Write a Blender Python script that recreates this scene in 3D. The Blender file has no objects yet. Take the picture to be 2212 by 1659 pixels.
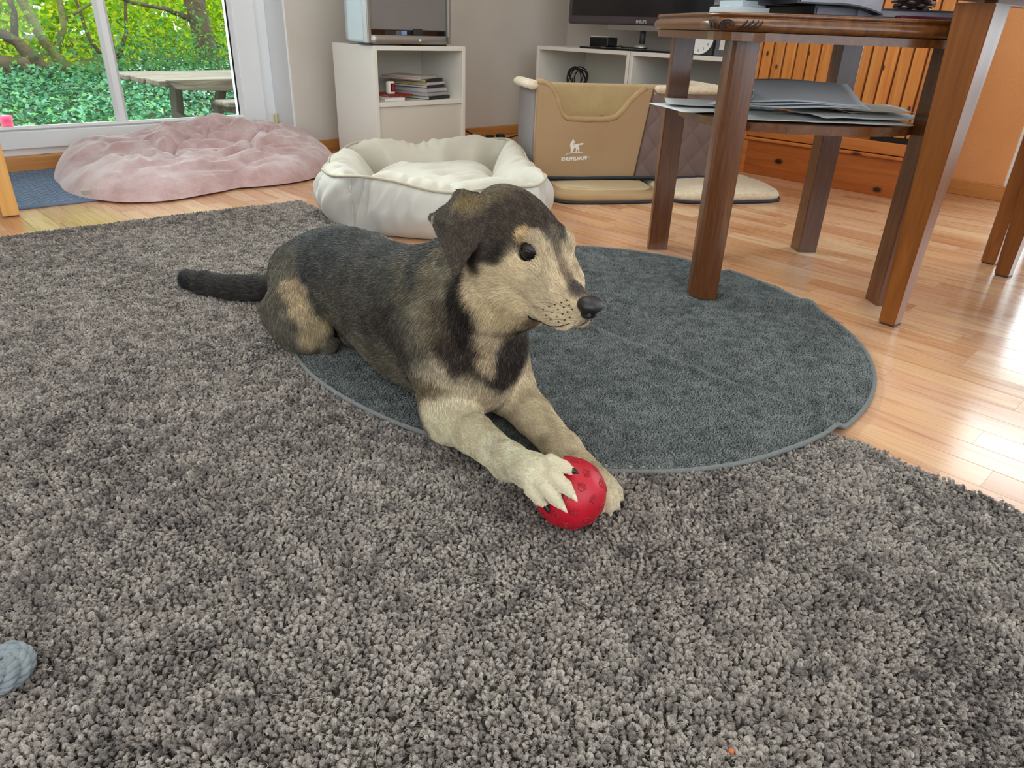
import bpy, bmesh, math, random
import numpy as np
from mathutils import Vector, Matrix, Euler
SC = bpy.context.scene
COL = SC.collection
random.seed(7)
RNG = np.random.default_rng(11)

def lin(h):
    h = h.lstrip('#'); out = []
    for i in (0, 2, 4):
        c = int(h[i:i+2], 16) / 255
        out.append(c / 12.92 if c <= .04045 else ((c + .055) / 1.055) ** 2.4)
    return (*out, 1.0)

# ------------------------------------------------------------------ camera
cd = bpy.data.cameras.new('camera'); cam = bpy.data.objects.new('camera', cd); COL.objects.link(cam)
cd.sensor_fit = 'HORIZONTAL'; cd.sensor_width = 36; cd.lens = 36 * 1530 / 2212; cd.clip_start = .02; cd.clip_end = 200
_p, _r, _y = math.radians(26.82), math.radians(2.2), math.radians(44.25)
# heading: horizontal view direction is (sin 44.25, cos 44.25) in room axes
cam.matrix_world = (Matrix.Translation((0, 0, .587)) @ Matrix.Rotation(-_y, 4, 'Z')
                    @ Matrix.Rotation(math.pi / 2 - _p, 4, 'X') @ Matrix.Rotation(_r, 4, 'Z'))
SC.camera = cam

# ------------------------------------------------------------------ sky, daylight, exposure
wd = bpy.data.worlds.new('sky'); SC.world = wd; wd.use_nodes = True
bg = wd.node_tree.nodes['Background']
bg.inputs[0].default_value = (.80, .91, 1.0, 1); bg.inputs[1].default_value = 3.3

def area(name, loc, aim, sx, sy, power, color):
    l = bpy.data.lights.new(name, 'AREA'); l.shape = 'RECTANGLE'; l.size = sx; l.size_y = sy
    l.energy = power; l.color = color
    o = bpy.data.objects.new(name, l); COL.objects.link(o); o.location = loc
    o.rotation_euler = (Vector(aim) - Vector(loc)).to_track_quat('-Z', 'Y').to_euler()
    return o
# daylight that comes in through the garden door (from the open sky over the garden), through the
# patio window on the right; unseen fill lights are added behind the viewer and under the ceiling
area('daylight_garden_door', (.75, 4.3, 2.7), (.9, 2.2, .1), 2.4, 1.4, 400, (.86, .95, 1.0))
area('daylight_patio', (4.3, -.2, 1.35), (1.6, -.0, .2), 1.9, 2.0, 85, (.84, .93, 1.0))
area('rear_fill_light', (-1.35, -1.15, 1.75), (1.2, 1.3, .1), 2.6, 1.6, 24, (1.0, .95, .87))
area('ceiling_fill_light', (1.3, 1.2, 2.36), (1.3, 1.2, 0), 1.6, 1.6, 21, (1.0, .94, .85))
SC.view_settings.view_transform = 'Standard'; SC.view_settings.look = 'None'
SC.view_settings.exposure = -0.12; SC.view_settings.gamma = 1.0
SC.view_settings.use_curve_mapping = False
SC.cycles.max_bounces = 8; SC.cycles.diffuse_bounces = 4; SC.cycles.glossy_bounces = 3
SC.cycles.transmission_bounces = 4; SC.cycles.transparent_max_bounces = 12
SC.cycles.caustics_reflective = False; SC.cycles.caustics_refractive = False
SC.cycles.sample_clamp_indirect = 6.0
SC.cycles.use_denoising = True

# ------------------------------------------------------------------ naming
def tag(o, label=None, cat=None, group=None, kind=None):
    if label: o['label'] = label
    if cat: o['category'] = cat
    if group: o['group'] = group
    if kind: o['kind'] = kind
    return o
def thing(name, label, cat, loc=(0, 0, 0), rz=0.0, group=None, kind=None):
    o = bpy.data.objects.new(name, None); COL.objects.link(o); o.empty_display_size = .05
    o.location = loc; o.rotation_euler = (0, 0, rz)
    return tag(o, label, cat, group, kind)

# ------------------------------------------------------------------ materials
def new_mat(name):
    m = bpy.data.materials.new(name); m.use_nodes = True
    nt = m.node_tree; return m, nt, nt.nodes['Principled BSDF']
def _coords(nt, scale=(1, 1, 1), rot=(0, 0, 0)):
    tc = nt.nodes.new('ShaderNodeTexCoord'); mp = nt.nodes.new('ShaderNodeMapping')
    mp.inputs['Scale'].default_value = scale; mp.inputs['Rotation'].default_value = rot
    nt.links.new(tc.outputs['Object'], mp.inputs[0]); return mp.outputs[0]
def _noise(nt, vec, scale, detail=3.0, rough=.55, dist=0.0):
    n = nt.nodes.new('ShaderNodeTexNoise'); n.inputs['Scale'].default_value = scale
    n.inputs['Detail'].default_value = detail; n.inputs['Roughness'].default_value = rough
    n.inputs['Distortion'].default_value = dist
    nt.links.new(vec, n.inputs['Vector']); return n.outputs['Fac']
def _ramp(nt, fac, stops):
    r = nt.nodes.new('ShaderNodeValToRGB'); e = r.color_ramp.elements
    while len(e) < len(stops): e.new(.5)
    for k, (p, c) in enumerate(stops): e[k].position = p; e[k].color = lin(c) if isinstance(c, str) else c
    nt.links.new(fac, r.inputs[0]); return r.outputs[0]
def _mix(nt, fac, a, b, mode='MIX'):
    m = nt.nodes.new('ShaderNodeMix'); m.data_type = 'RGBA'; m.blend_type = mode
    for s, v in ((m.inputs[0], fac), (m.inputs[6], a), (m.inputs[7], b)):
        if hasattr(v, 'is_output'): nt.links.new(v, s)
        elif isinstance(v, str): s.default_value = lin(v)
        else: s.default_value = v
    return m.outputs[2]
def _bump(nt, b, h, strength, dist=.002):
    n = nt.nodes.new('ShaderNodeBump'); n.inputs['Strength'].default_value = strength
    n.inputs['Distance'].default_value = dist; nt.links.new(h, n.inputs['Height'])
    nt.links.new(n.outputs[0], b.inputs['Normal'])
def mat(name, c1, c2=None, rough=.5, scale=20, bump=0.0, bscale=None, metal=0.0, spec=.5, sheen=0.0, bdist=.002, stretch=(1, 1, 1), coat=0.0):
    m, nt, b = new_mat(name)
    b.inputs['Roughness'].default_value = rough; b.inputs['Metallic'].default_value = metal
    b.inputs['Specular IOR Level'].default_value = spec
    b.inputs['Sheen Weight'].default_value = sheen; b.inputs['Coat Weight'].default_value = coat
    v = _coords(nt, stretch)
    c = _ramp(nt, _noise(nt, v, scale), [(.3, c1), (.7, c2 or c1)])
    nt.links.new(c, b.inputs['Base Color'])
    if bump: _bump(nt, b, _noise(nt, v, bscale or scale, 4), bump, bdist)
    return m
def wood(name, c1, c2, c3, rough=.35, axis='Z', scale=1.0, knots=None, coat=.0, bump=.15, rand=.35):
    """grain runs along the object's own axis; every object gets its own piece of the grain"""
    m, nt, b = new_mat(name); b.inputs['Roughness'].default_value = rough; b.inputs['Coat Weight'].default_value = coat
    b.inputs['Coat Roughness'].default_value = .2
    st = {'X': (1.6, 22, 22), 'Y': (22, 1.6, 22), 'Z': (22, 22, 1.6)}[axis]
    oi = nt.nodes.new('ShaderNodeObjectInfo')
    tc = nt.nodes.new('ShaderNodeTexCoord'); ad = nt.nodes.new('ShaderNodeVectorMath'); ad.operation = 'MULTIPLY_ADD'
    nt.links.new(oi.outputs['Random'], ad.inputs[0]); ad.inputs[1].default_value = (7, 9, 11); nt.links.new(tc.outputs['Object'], ad.inputs[2])
    mp = nt.nodes.new('ShaderNodeMapping'); mp.inputs['Scale'].default_value = tuple(s * scale for s in st); nt.links.new(ad.outputs[0], mp.inputs[0])
    f = _noise(nt, mp.outputs[0], 1.6, 5, .6, 1.2)
    c = _ramp(nt, f, [(.28, c1), (.5, c2), (.72, c3)])
    if rand:
        hv = nt.nodes.new('ShaderNodeHueSaturation'); mr = nt.nodes.new('ShaderNodeMapRange')
        mr.inputs[3].default_value = 1 - rand; mr.inputs[4].default_value = 1 + rand * .6
        nt.links.new(oi.outputs['Random'], mr.inputs[0]); nt.links.new(mr.outputs[0], hv.inputs['Value']); nt.links.new(c, hv.inputs['Color']); c = hv.outputs[0]
    if knots:
        vo = nt.nodes.new('ShaderNodeTexVoronoi'); vo.inputs['Scale'].default_value = knots[1]
        m2 = nt.nodes.new('ShaderNodeMapping'); m2.inputs['Scale'].default_value = {'X': (.6, 1, 1), 'Y': (1, .6, 1), 'Z': (1, 1, .6)}[axis]
        nt.links.new(ad.outputs[0], m2.inputs[0]); nt.links.new(m2.outputs[0], vo.inputs['Vector'])
        kf = _ramp(nt, vo.outputs['Distance'], [(.0, '#ffffff'), (.085, '#ffffff'), (.15, '#000000')])
        c = _mix(nt, kf, c, knots[0])
    nt.links.new(c, b.inputs['Base Color'])
    if bump: _bump(nt, b, f, bump, .001)
    return m
def glass_mat(name):
    m, nt, b = new_mat(name); nt.nodes.remove(b)
    tr = nt.nodes.new('ShaderNodeBsdfTransparent'); gl = nt.nodes.new('ShaderNodeBsdfGlossy'); gl.inputs['Roughness'].default_value = .02
    fr = nt.nodes.new('ShaderNodeFresnel'); fr.inputs[0].default_value = 1.3; mx = nt.nodes.new('ShaderNodeMixShader')
    tr.inputs[0].default_value = (.96, .98, .97, 1)
    nt.links.new(fr.outputs[0], mx.inputs[0]); nt.links.new(tr.outputs[0], mx.inputs[1]); nt.links.new(gl.outputs[0], mx.inputs[2])
    nt.links.new(mx.outputs[0], nt.nodes['Material Output'].inputs[0]); return m
def attr_mat(name, rough=.9, spec=.2, sheen=0.0, attr='col', trans=0.0, noise=None):
    m, nt, b = new_mat(name); b.inputs['Roughness'].default_value = rough; b.inputs['Specular IOR Level'].default_value = spec
    b.inputs['Sheen Weight'].default_value = sheen
    a = nt.nodes.new('ShaderNodeAttribute'); a.attribute_name = attr; c = a.outputs['Color']
    if noise:
        c = _mix(nt, 1.0, c, _ramp(nt, _noise(nt, _coords(nt), noise[0], 4), [(.3, noise[1]), (.7, noise[2])]), 'MULTIPLY')
    nt.links.new(c, b.inputs['Base Color'])
    if trans:
        t = nt.nodes.new('ShaderNodeBsdfTranslucent'); nt.links.new(c, t.inputs[0]); mx = nt.nodes.new('ShaderNodeMixShader'); mx.inputs[0].default_value = trans
        nt.links.new(b.outputs[0], mx.inputs[1]); nt.links.new(t.outputs[0], mx.inputs[2]); nt.links.new(mx.outputs[0], nt.nodes['Material Output'].inputs[0])
    return m

# ------------------------------------------------------------------ mesh helpers
def obj(name, bm, m, parent=None, smooth=False, loc=None, rot=None):
    me = bpy.data.meshes.new(name); bm.normal_update(); bm.to_mesh(me); bm.free()
    return obj_me(name, me, m, parent, smooth, loc, rot)
def obj_me(name, me, m, parent=None, smooth=False, loc=None, rot=None):
    if m is not None and not me.materials: me.materials.append(m)
    if smooth: me.polygons.foreach_set('use_smooth', [True] * len(me.polygons))
    o = bpy.data.objects.new(name, me); COL.objects.link(o)
    if parent: o.parent = parent
    if loc is not None: o.location = loc
    if rot is not None: o.rotation_euler = rot
    return o
def raw(name, V, F, m, parent=None, smooth=False, loc=None, rot=None):
    me = bpy.data.meshes.new(name); me.from_pydata([tuple(v) for v in V], [], [tuple(f) for f in F]); me.update()
    return obj_me(name, me, m, parent, smooth, loc, rot)
def add_box(bm, c, s, rot=None, bev=0.0, seg=2):
    M = Matrix.Translation(c) @ (Euler(rot).to_matrix().to_4x4() if rot else Matrix()) @ Matrix.Diagonal((*s, 1))
    r = bmesh.ops.create_cube(bm, size=1.0, matrix=M)
    if bev:
        vs = set(r['verts']); es = [e for e in bm.edges if e.verts[0] in vs and e.verts[1] in vs]
        bmesh.ops.bevel(bm, geom=es, offset=bev, segments=seg, affect='EDGES', profile=.5)
def box(name, c, s, m, parent=None, rot=None, bev=.002, seg=2, smooth=False):
    """a box whose object origin sits at its own centre"""
    bm = bmesh.new(); add_box(bm, (0, 0, 0), s, None, bev, seg)
    return obj(name, bm, m, parent, smooth, c, rot)
def box2(name, a, b, m, parent=None, bev=.002, seg=2):
    return box(name, [(a[i] + b[i]) / 2 for i in range(3)], [abs(b[i] - a[i]) for i in range(3)], m, parent, None, bev, seg)
def tube(bm, pts, r, n=10, closed=False, caps=True):
    P = [Vector(p) for p in pts]; N = len(P); R = r if hasattr(r, '__len__') else [r] * N
    rings = []; up = Vector((0, 0, 1)); prev = None
    for i in range(N):
        a = P[(i - 1) % N] if (closed or i) else P[0]; b = P[(i + 1) % N] if (closed or i < N - 1) else P[-1]
        t = (b - a).normalized()
        if prev is None: prev = t.cross(up) if abs(t.dot(up)) < .95 else t.cross(Vector((1, 0, 0)))
        s = (prev - t * prev.dot(t)).normalized(); prev = s; q = t.cross(s)
        rings.append([bm.verts.new(P[i] + (s * math.cos(2 * math.pi * k / n) + q * math.sin(2 * math.pi * k / n)) * R[i]) for k in range(n)])
    for i in range(N if closed else N - 1):
        A, B = rings[i], rings[(i + 1) % N]
        for k in range(n): bm.faces.new((A[k], A[(k + 1) % n], B[(k + 1) % n], B[k]))
    if caps and not closed:
        bm.faces.new(rings[0][::-1]); bm.faces.new(rings[-1])
def lathe(bm, prof, n=32, c=(0, 0, 0)):
    rings = []
    for (r, z) in prof:
        rings.append([bm.verts.new((c[0] + r * math.cos(2 * math.pi * k / n), c[1] + r * math.sin(2 * math.pi * k / n), c[2] + z)) for k in range(n)] if r > 1e-6 else [bm.verts.new((c[0], c[1], c[2] + z))])
    for A, B in zip(rings, rings[1:]):
        for k in range(n):
            q = [A[k % len(A)], A[(k + 1) % len(A)], B[(k + 1) % len(B)], B[k % len(B)]]
            u = []; [u.append(x) for x in q if x not in u]
            if len(u) > 2: bm.faces.new(u)
def prism(bm, pts, z0, z1, bev=0.0):
    lo = [bm.verts.new((x, y, z0)) for x, y in pts]; hi = [bm.verts.new((x, y, z1)) for x, y in pts]; n = len(pts)
    bm.faces.new(lo[::-1]); bm.faces.new(hi)
    for i in range(n): bm.faces.new((lo[i], lo[(i + 1) % n], hi[(i + 1) % n], hi[i]))
    if bev: bmesh.ops.bevel(bm, geom=list(bm.edges), offset=bev, segments=2, affect='EDGES')
def copy_tree(o, parent=None):
    c = o.copy(); COL.objects.link(c)
    if parent: c.parent = parent
    for ch in list(o.children): copy_tree(ch, c)
    return c
def text(name, body, size, m, parent, M, extrude=.0006, align='CENTER', spacing=1.0, bold=0.0):
    cu = bpy.data.curves.new(name, 'FONT'); cu.body = body; cu.size = size; cu.extrude = extrude; cu.align_x = align; cu.resolution_u = 3
    cu.space_character = spacing; cu.offset = bold
    t = bpy.data.objects.new(name, cu); COL.objects.link(t)
    bpy.context.view_layer.update()
    me = bpy.data.meshes.new_from_object(t.evaluated_get(bpy.context.evaluated_depsgraph_get()))
    bpy.data.objects.remove(t); me.name = name; me.transform(M); me.materials.clear()
    return obj_me(name, me, m, parent)
def grid_faces(nu, nv, wrap_u=False):
    F = []
    for i in range(nu if wrap_u else nu - 1):
        for j in range(nv - 1):
            a = i * nv + j; b = ((i + 1) % nu) * nv + j; F.append((a, b, b + 1, a + 1))
    return F

# ------------------------------------------------------------------ numpy noise
_PERM = np.random.default_rng(3).random((64, 64, 64)).astype(np.float32)
def vnoise(P):
    P = np.asarray(P, np.float32); i = np.floor(P).astype(int); f = P - i; f = f * f * (3 - 2 * f)
    out = 0
    for dx in (0, 1):
        for dy in (0, 1):
            for dz in (0, 1):
                w = (f[..., 0] if dx else 1 - f[..., 0]) * (f[..., 1] if dy else 1 - f[..., 1]) * (f[..., 2] if dz else 1 - f[..., 2])
                out = out + w * _PERM[(i[..., 0] + dx) & 63, (i[..., 1] + dy) & 63, (i[..., 2] + dz) & 63]
    return out
def fbm(P, scale=1.0, octv=4, gain=.5):
    P = np.asarray(P, np.float32) * scale; s = 0; a = 1; t = 0
    for k in range(octv): s = s + a * vnoise(P + 17.3 * k); t += a; a *= gain; P = P * 2.03
    return s / t
def smoothstep(a, b, x):
    t = np.clip((x - a) / (b - a), 0, 1); return t * t * (3 - 2 * t)
def hair(name, pts, rad, cols, m, parent, label=None, kind='stuff'):
    """pts (n,k,3) strands as hair curves, rad (k,) or (n,k), cols (n,3)"""
    n, k, _ = pts.shape
    cu = bpy.data.hair_curves.new(name); cu.add_curves([k] * n)
    cu.attributes['position'].data.foreach_set('vector', np.ascontiguousarray(pts, np.float32).ravel())
    r = np.broadcast_to(np.asarray(rad, np.float32), (n, k))
    ra = cu.attributes.get('radius') or cu.attributes.new('radius', 'FLOAT', 'POINT'); ra.data.foreach_set('value', np.ascontiguousarray(r).ravel())
    ca = cu.attributes.new('col', 'FLOAT_COLOR', 'CURVE')
    c4 = np.ones((n, 4), np.float32); c4[:, :3] = cols; ca.data.foreach_set('color', c4.ravel())
    cu.materials.append(m)
    o = bpy.data.objects.new(name, cu); COL.objects.link(o); o.parent = parent
    o['kind'] = kind
    if label: o['label'] = label
    return o
def L3(h): return np.array(lin(h)[:3], np.float32)
# ================================================================== ROOM
M_wall = mat('wall_plaster_grey', '#cfc6bb', '#d6cec4', .9, 3, .25, 160, spec=.2, bdist=.001)
M_orange = mat('wall_plaster_apricot', '#dfa169', '#e4a871', .9, 5, .9, 110, spec=.2, bdist=.003)
M_white = mat('white_plastic_frame', '#e9ecee', '#eef0f1', .35, 4)
M_ceil = mat('ceiling_white', '#eeeae4', '#f2efea', .9, 4)
M_reveal = mat('wall_plaster_white', '#e6e8ea', '#ecedee', .9, 4, .3, 120, spec=.2, bdist=.001)
M_skirt = wood('skirting_beech', '#b87a41', '#c78849', '#d39858', .4, 'X', knots=('#5a2c10', 9), rand=.08)
M_skirtY = wood('skirting_beech_y', '#b87a41', '#c78849', '#d39858', .4, 'Y', knots=('#5a2c10', 9), rand=.08)
M_glass = glass_mat('window_glass')
M_black = mat('black_rubber', '#15161a', '#1d1f24', .6)
M_brass = mat('cream_hinge', '#d8c78f', '#e2d3a0', .4)

def struct(o): o['kind'] = 'structure'; return o
fl = struct(box2('floor', (-2.0, -2.0, -.10), (4.0, 3.75, -.009), mat('floor_underlay', '#6b4a2c', '#7a5634', .8), bev=0))
struct(box2('ceiling', (-2.0, -2.0, 2.45), (4.0, 3.75, 2.55), M_ceil, bev=0))
# garden wall with the glazed door
ww = thing('wall_garden', None, None, (0, 0, 0)); struct(ww)
box2('wall_panel', (1.71, 3.30, 0), (3.90, 3.62, 2.45), M_wall, ww, bev=.004)
box2('wall_panel', (-.25, 3.30, 2.16), (1.71, 3.62, 2.45), M_wall, ww, bev=0)
box2('wall_panel', (-2.0, 3.30, 0), (-.25, 3.62, 2.45), M_wall, ww, bev=.004)
box2('reveal', (1.702, 3.304, 0.0), (1.712, 3.60, 2.16), M_reveal, ww, bev=0)
box2('reveal', (-.252, 3.304, 0.0), (-.242, 3.60, 2.16), M_reveal, ww, bev=0)
# television wall, with a return at the patio window
wt = thing('wall_television', None, None); struct(wt)
box2('wall_panel', (3.57, 1.30, 0), (3.90, 3.302, 2.45), M_wall, wt, bev=0)
wo = thing('wall_apricot', None, None); struct(wo)
box2('wall_panel', (3.57, .775, 0), (3.90, 1.30, 2.45), M_orange, wo, bev=.004)
box2('reveal', (3.576, .765, .0), (3.90, .776, 2.2), M_reveal, wo, bev=0)
box2('wall_panel', (3.57, -1.45, 2.2), (3.90, .775, 2.45), M_orange, wo, bev=0)
box2('wall_panel', (3.57, -2.0, 0), (3.90, -1.45, 2.45), M_orange, wo, bev=0)
# the walls behind the viewer, each with a window opening
wb = thing('wall_rear', None, None); struct(wb)
box2('wall_panel', (-2.0, -2.0, 0), (-.9, -1.8, 2.45), M_wall, wb, bev=0)
box2('wall_panel', (2.1, -2.0, 0), (4.0, -1.8, 2.45), M_wall, wb, bev=0)
box2('wall_panel', (-.9, -2.0, 0), (2.1, -1.8, .3), M_wall, wb, bev=0)
box2('wall_panel', (-.9, -2.0, 2.25), (2.1, -1.8, 2.45), M_wall, wb, bev=0)
wl = thing('wall_left', None, None); struct(wl)
box2('wall_panel', (-2.1, -2.0, 0), (-1.9, -1.2, 2.45), M_wall, wl, bev=0)
box2('wall_panel', (-2.1, 1.5, 0), (-1.9, 3.62, 2.45), M_wall, wl, bev=0)
box2('wall_panel', (-2.1, -1.2, 0), (-1.9, 1.5, .5), M_wall, wl, bev=0)
box2('wall_panel', (-2.1, -1.2, 2.25), (-1.9, 1.5, 2.45), M_wall, wl, bev=0)

# glazed garden door, window_1
w1 = thing('window_1', None, None); struct(w1)
def frame_bar(a, b, par=w1, nm='frame', m=M_white, bev=.004): return box2(nm, a, b, m, par, bev)
frame_bar((1.635, 3.475, .055), (1.702, 3.575, 2.16))              # outer frame, right
frame_bar((-.242, 3.475, .055), (-.175, 3.575, 2.16))
frame_bar((-.175, 3.475, 2.09), (1.635, 3.575, 2.16))
frame_bar((-.175, 3.470, .055), (1.635, 3.575, .105))
SY0, SY1 = 3.452, 3.555
frame_bar((1.536, SY0, .105), (1.640, SY1, 2.10), nm='sash')         # right stile
frame_bar((-.18, SY0, .105), (-.076, SY1, 2.10), nm='sash')
frame_bar((-.076, SY0, .083), (1.536, SY1, .150), nm='sash')
frame_bar((-.076, SY0, 2.0), (1.536, SY1, 2.10), nm='sash')
bm = bmesh.new()                                                    # sloping bead round the glass
add_box(bm, (.73, 3.464, .157), (1.612, .022, .014), (math.radians(-35), 0, 0), .002); add_box(bm, (1.530, 3.464, 1.1), (.014, .022, 1.95), (0, 0, math.radians(35)), .002)
obj('glazing_bead', bm, M_white, w1)
bm = bmesh.new(); add_box(bm, (.73, 3.489, .1605), (1.60, .004, .007)); add_box(bm, (1.5245, 3.489, 1.1), (.009, .004, 1.9)); obj('glass_seal', bm, M_black, w1)
for xm in (1.002, .478):
    bm = bmesh.new()
    prof = [(-.024, 3.496), (-.024, 3.487), (-.011, 3.474), (.011, 3.474), (.024, 3.487), (.024, 3.496)]
    lo = [bm.verts.new((xm + a, b, .154)) for a, b in prof]; hi = [bm.verts.new((xm + a, b, 2.02)) for a, b in prof]
    for i in range(6): bm.faces.new((lo[i], lo[(i + 1) % 6], hi[(i + 1) % 6], hi[i]))
    bm.faces.new(lo[::-1]); bm.faces.new(hi); obj('glazing_bar', bm, M_white, w1)
for x0, x1 in ((1.024, 1.532), (.500, .980), (-.08, .456)):
    box2('pane', (x0, 3.499, .155), (x1, 3.503, 2.0), M_glass, w1, bev=0)
bm = bmesh.new(); tube(bm, [(1.692, 3.462, .095), (1.692, 3.462, .165)], .008, 10); obj('hinge', bm, M_brass, w1)
struct(box2('trim_1', (-.25, 3.428, 0), (1.70, 3.50, .057), M_skirt, None, .003))      # beech step under the door
# patio window on the right, out of the frame
w2 = thing('window_2', None, None); struct(w2)
box2('frame', (3.72, .70, .0), (3.80, .765, 2.2), M_white, w2); box2('frame', (3.72, -1.45, .0), (3.80, -1.38, 2.2), M_white, w2)
box2('frame', (3.72, -1.38, .0), (3.80, .70, .09), M_white, w2); box2('frame', (3.72, -1.38, 2.12), (3.80, .70, 2.2), M_white, w2); box2('frame', (3.72, -.38, .09), (3.80, -.30, 2.12), M_white, w2)
box2('pane', (3.755, -.30, .09), (3.759, .70, 2.12), M_glass, w2, bev=0); box2('pane', (3.755, -1.38, .09), (3.759, -.38, 2.12), M_glass, w2, bev=0)
# skirtings
struct(box2('baseboard_garden', (1.712, 3.285, 0), (3.57, 3.3005, .052), M_skirt, None, .003))
struct(box2('baseboard_television', (3.555, 1.78, 0), (3.5705, 3.285, .052), M_skirtY, None, .003))
struct(box2('baseboard_apricot', (3.552, .757, 0), (3.5705, 1.03, .060), M_skirtY, None, .003))
struct(box2('baseboard_reveal', (3.5705, .757, 0), (3.72, .7655, .060), M_skirt, None, .002))

# ---- laminate: every strip in view is a piece of its own
def lam():
    m, nt, b = new_mat('laminate_beech'); b.inputs['Roughness'].default_value = .24; b.inputs['Specular IOR Level'].default_value = .55
    oi = nt.nodes.new('ShaderNodeObjectInfo'); tc = nt.nodes.new('ShaderNodeTexCoord')
    ad = nt.nodes.new('ShaderNodeVectorMath'); ad.operation = 'MULTIPLY_ADD'; ad.inputs[1].default_value = (5, 9, 3)
    nt.links.new(oi.outputs['Random'], ad.inputs[0]); nt.links.new(tc.outputs['Object'], ad.inputs[2])
    mp = nt.nodes.new('ShaderNodeMapping'); mp.inputs['Scale'].default_value = (38, 2.6, 1); nt.links.new(ad.outputs[0], mp.inputs[0])
    f = _noise(nt, mp.outputs[0], 1.5, 5, .62, .8)
    base = _ramp(nt, oi.outputs['Random'], [(0, '#c28d66'), (.25, '#cf9f77'), (.5, '#dbb28a'), (.75, '#cf9d7e'), (1, '#e1bf99')])
    c = _mix(nt, 1.0, base, _ramp(nt, f, [(.3, '#d9cbc0'), (.55, '#ffffff'), (.75, '#efe6da')]), 'MULTIPLY')
    nt.links.new(c, b.inputs['Base Color'])
    r = _ramp(nt, f, [(.3, (.15, .15, .15, 1)), (.7, (.24, .24, .24, 1))]); nt.links.new(r, b.inputs['Roughness'])
    _bump(nt, b, f, .06, .0006); return m
M_lam = lam()
_strip_cache = {}
def strip_mesh(w, l):
    k = (round(w, 4), round(l, 3))
    if k not in _strip_cache:
        bm = bmesh.new(); x, y = w / 2, l / 2; bv = .0004
        a = [bm.verts.new((sx * x, sy * y, -.009)) for sx, sy in ((-1, -1), (1, -1), (1, 1), (-1, 1))]
        b_ = [bm.verts.new((sx * x, sy * y, -bv)) for sx, sy in ((-1, -1), (1, -1), (1, 1), (-1, 1))]
        c = [bm.verts.new((sx * (x - bv), sy * y, 0)) for sx, sy in ((-1, -1), (1, -1), (1, 1), (-1, 1))]
        for lo, hi in ((a, b_), (b_, c)):
            for i in range(4): bm.faces.new((lo[i], lo[(i + 1) % 4], hi[(i + 1) % 4], hi[i]))
        bm.faces.new(c); me = bpy.data.meshes.new('plank'); bm.to_mesh(me); bm.free(); me.materials.append(M_lam); _strip_cache[k] = me
    return _strip_cache[k]
_cs, _sn = math.sin(_y), math.cos(_y)
def px(p):
    d = cam.matrix_world.inverted() @ Vector(p)
    return None if d.z > -.05 else (1106 - 1530 * d.x / d.z, 829.5 + 1530 * d.y / d.z)
def in_view(x, y, m=30):
    q = px((x, y, 0)); return q is not None and -m < q[0] < 2212 + m and -m < q[1] < 1659 + m
def covered(x, y):
    if x < 1.03 and y < 2.30: return True
    if (x - 1.125) ** 2 + (y - .955) ** 2 < .53 ** 2: return True
    if x < .95 and y > 2.80: return True                      # door mat
    if ((x - 1.30) / .45) ** 2 + ((y - 3.12) / .26) ** 2 < 1: return True   # floor cushion
    if 1.32 < x < 1.9 and abs(y - 2.05) < .28: return True    # dog bed
    if x > 3.2 and y > 1.0: return True                       # pine cupboard
    if x > 3.12 and y > 1.8 or (x > 2.45 and y > 2.1): return True
    if 1.85 < x < 2.33 and y > 2.8: return True
    return y > 3.30
rest = bmesh.new(); n_pl = 0; W_S = .0643; rs = random.Random(5)
for ix in range(-6, 60):
    x = .25 + ix * W_S + .0; board = ix // 3
    y = -1.0 - rs.random() * .4
    if x > 3.70 or x < .10: continue
    while y < 3.42:
        l = rs.choice((.26, .32, .38, .44))
        ys = [y + l * t for t in (.02, .5, .98)]; xs = (x - .028, x + .028)
        vis = any(in_view(a, b, 5) for a in xs for b in ys) and not all(covered(a, b) for a in xs for b in ys)
        g = .0012 if ix % 3 == 0 else .0005
        if vis and y + l < 3.44 and n_pl < 300:
            o = bpy.data.objects.new('plank', strip_mesh(W_S - g, l - .0003)); COL.objects.link(o); o.parent = fl; o.location = (x, y + l / 2, 0); n_pl += 1
            o.matrix_parent_inverse = fl.matrix_basis.inverted()
        elif any(in_view(a, b, 260) for a in xs for b in ys):
            add_box(rest, (x, y + l / 2, -.0046), (W_S - g, l - .0006, .009))
        y += l
ro = obj('plank_field', rest, M_lam, fl); ro['kind'] = 'stuff'; ro.matrix_parent_inverse = fl.matrix_basis.inverted()
print('planks', n_pl)
# ================================================================== FURNITURE
M_lacq = mat('white_lacquer', '#e6e1d6', '#e9e5db', .35, 3)
M_lacq_in = mat('white_lacquer_back', '#d9d3c6', '#ddd8cc', .45, 3)
M_dark = mat('dark_fitting', '#2a2a2c', '#333336', .5)
M_dark_glass = mat('black_glass', '#0b0d10', '#101216', .06, 3, spec=.8)
M_cable = mat('black_cable', '#141414', '#1d1d1d', .5)
M_silver = mat('brushed_silver', '#a9a6a1', '#b4b1ab', .35, 30, metal=.65, stretch=(1, 30, 30))
M_tv_bezel = mat('television_bezel_mauve', '#4a4147', '#51474d', .28, 10)
M_screen = mat('television_screen', '#17161a', '#1b1a1f', .12, 3, spec=.6)

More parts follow.
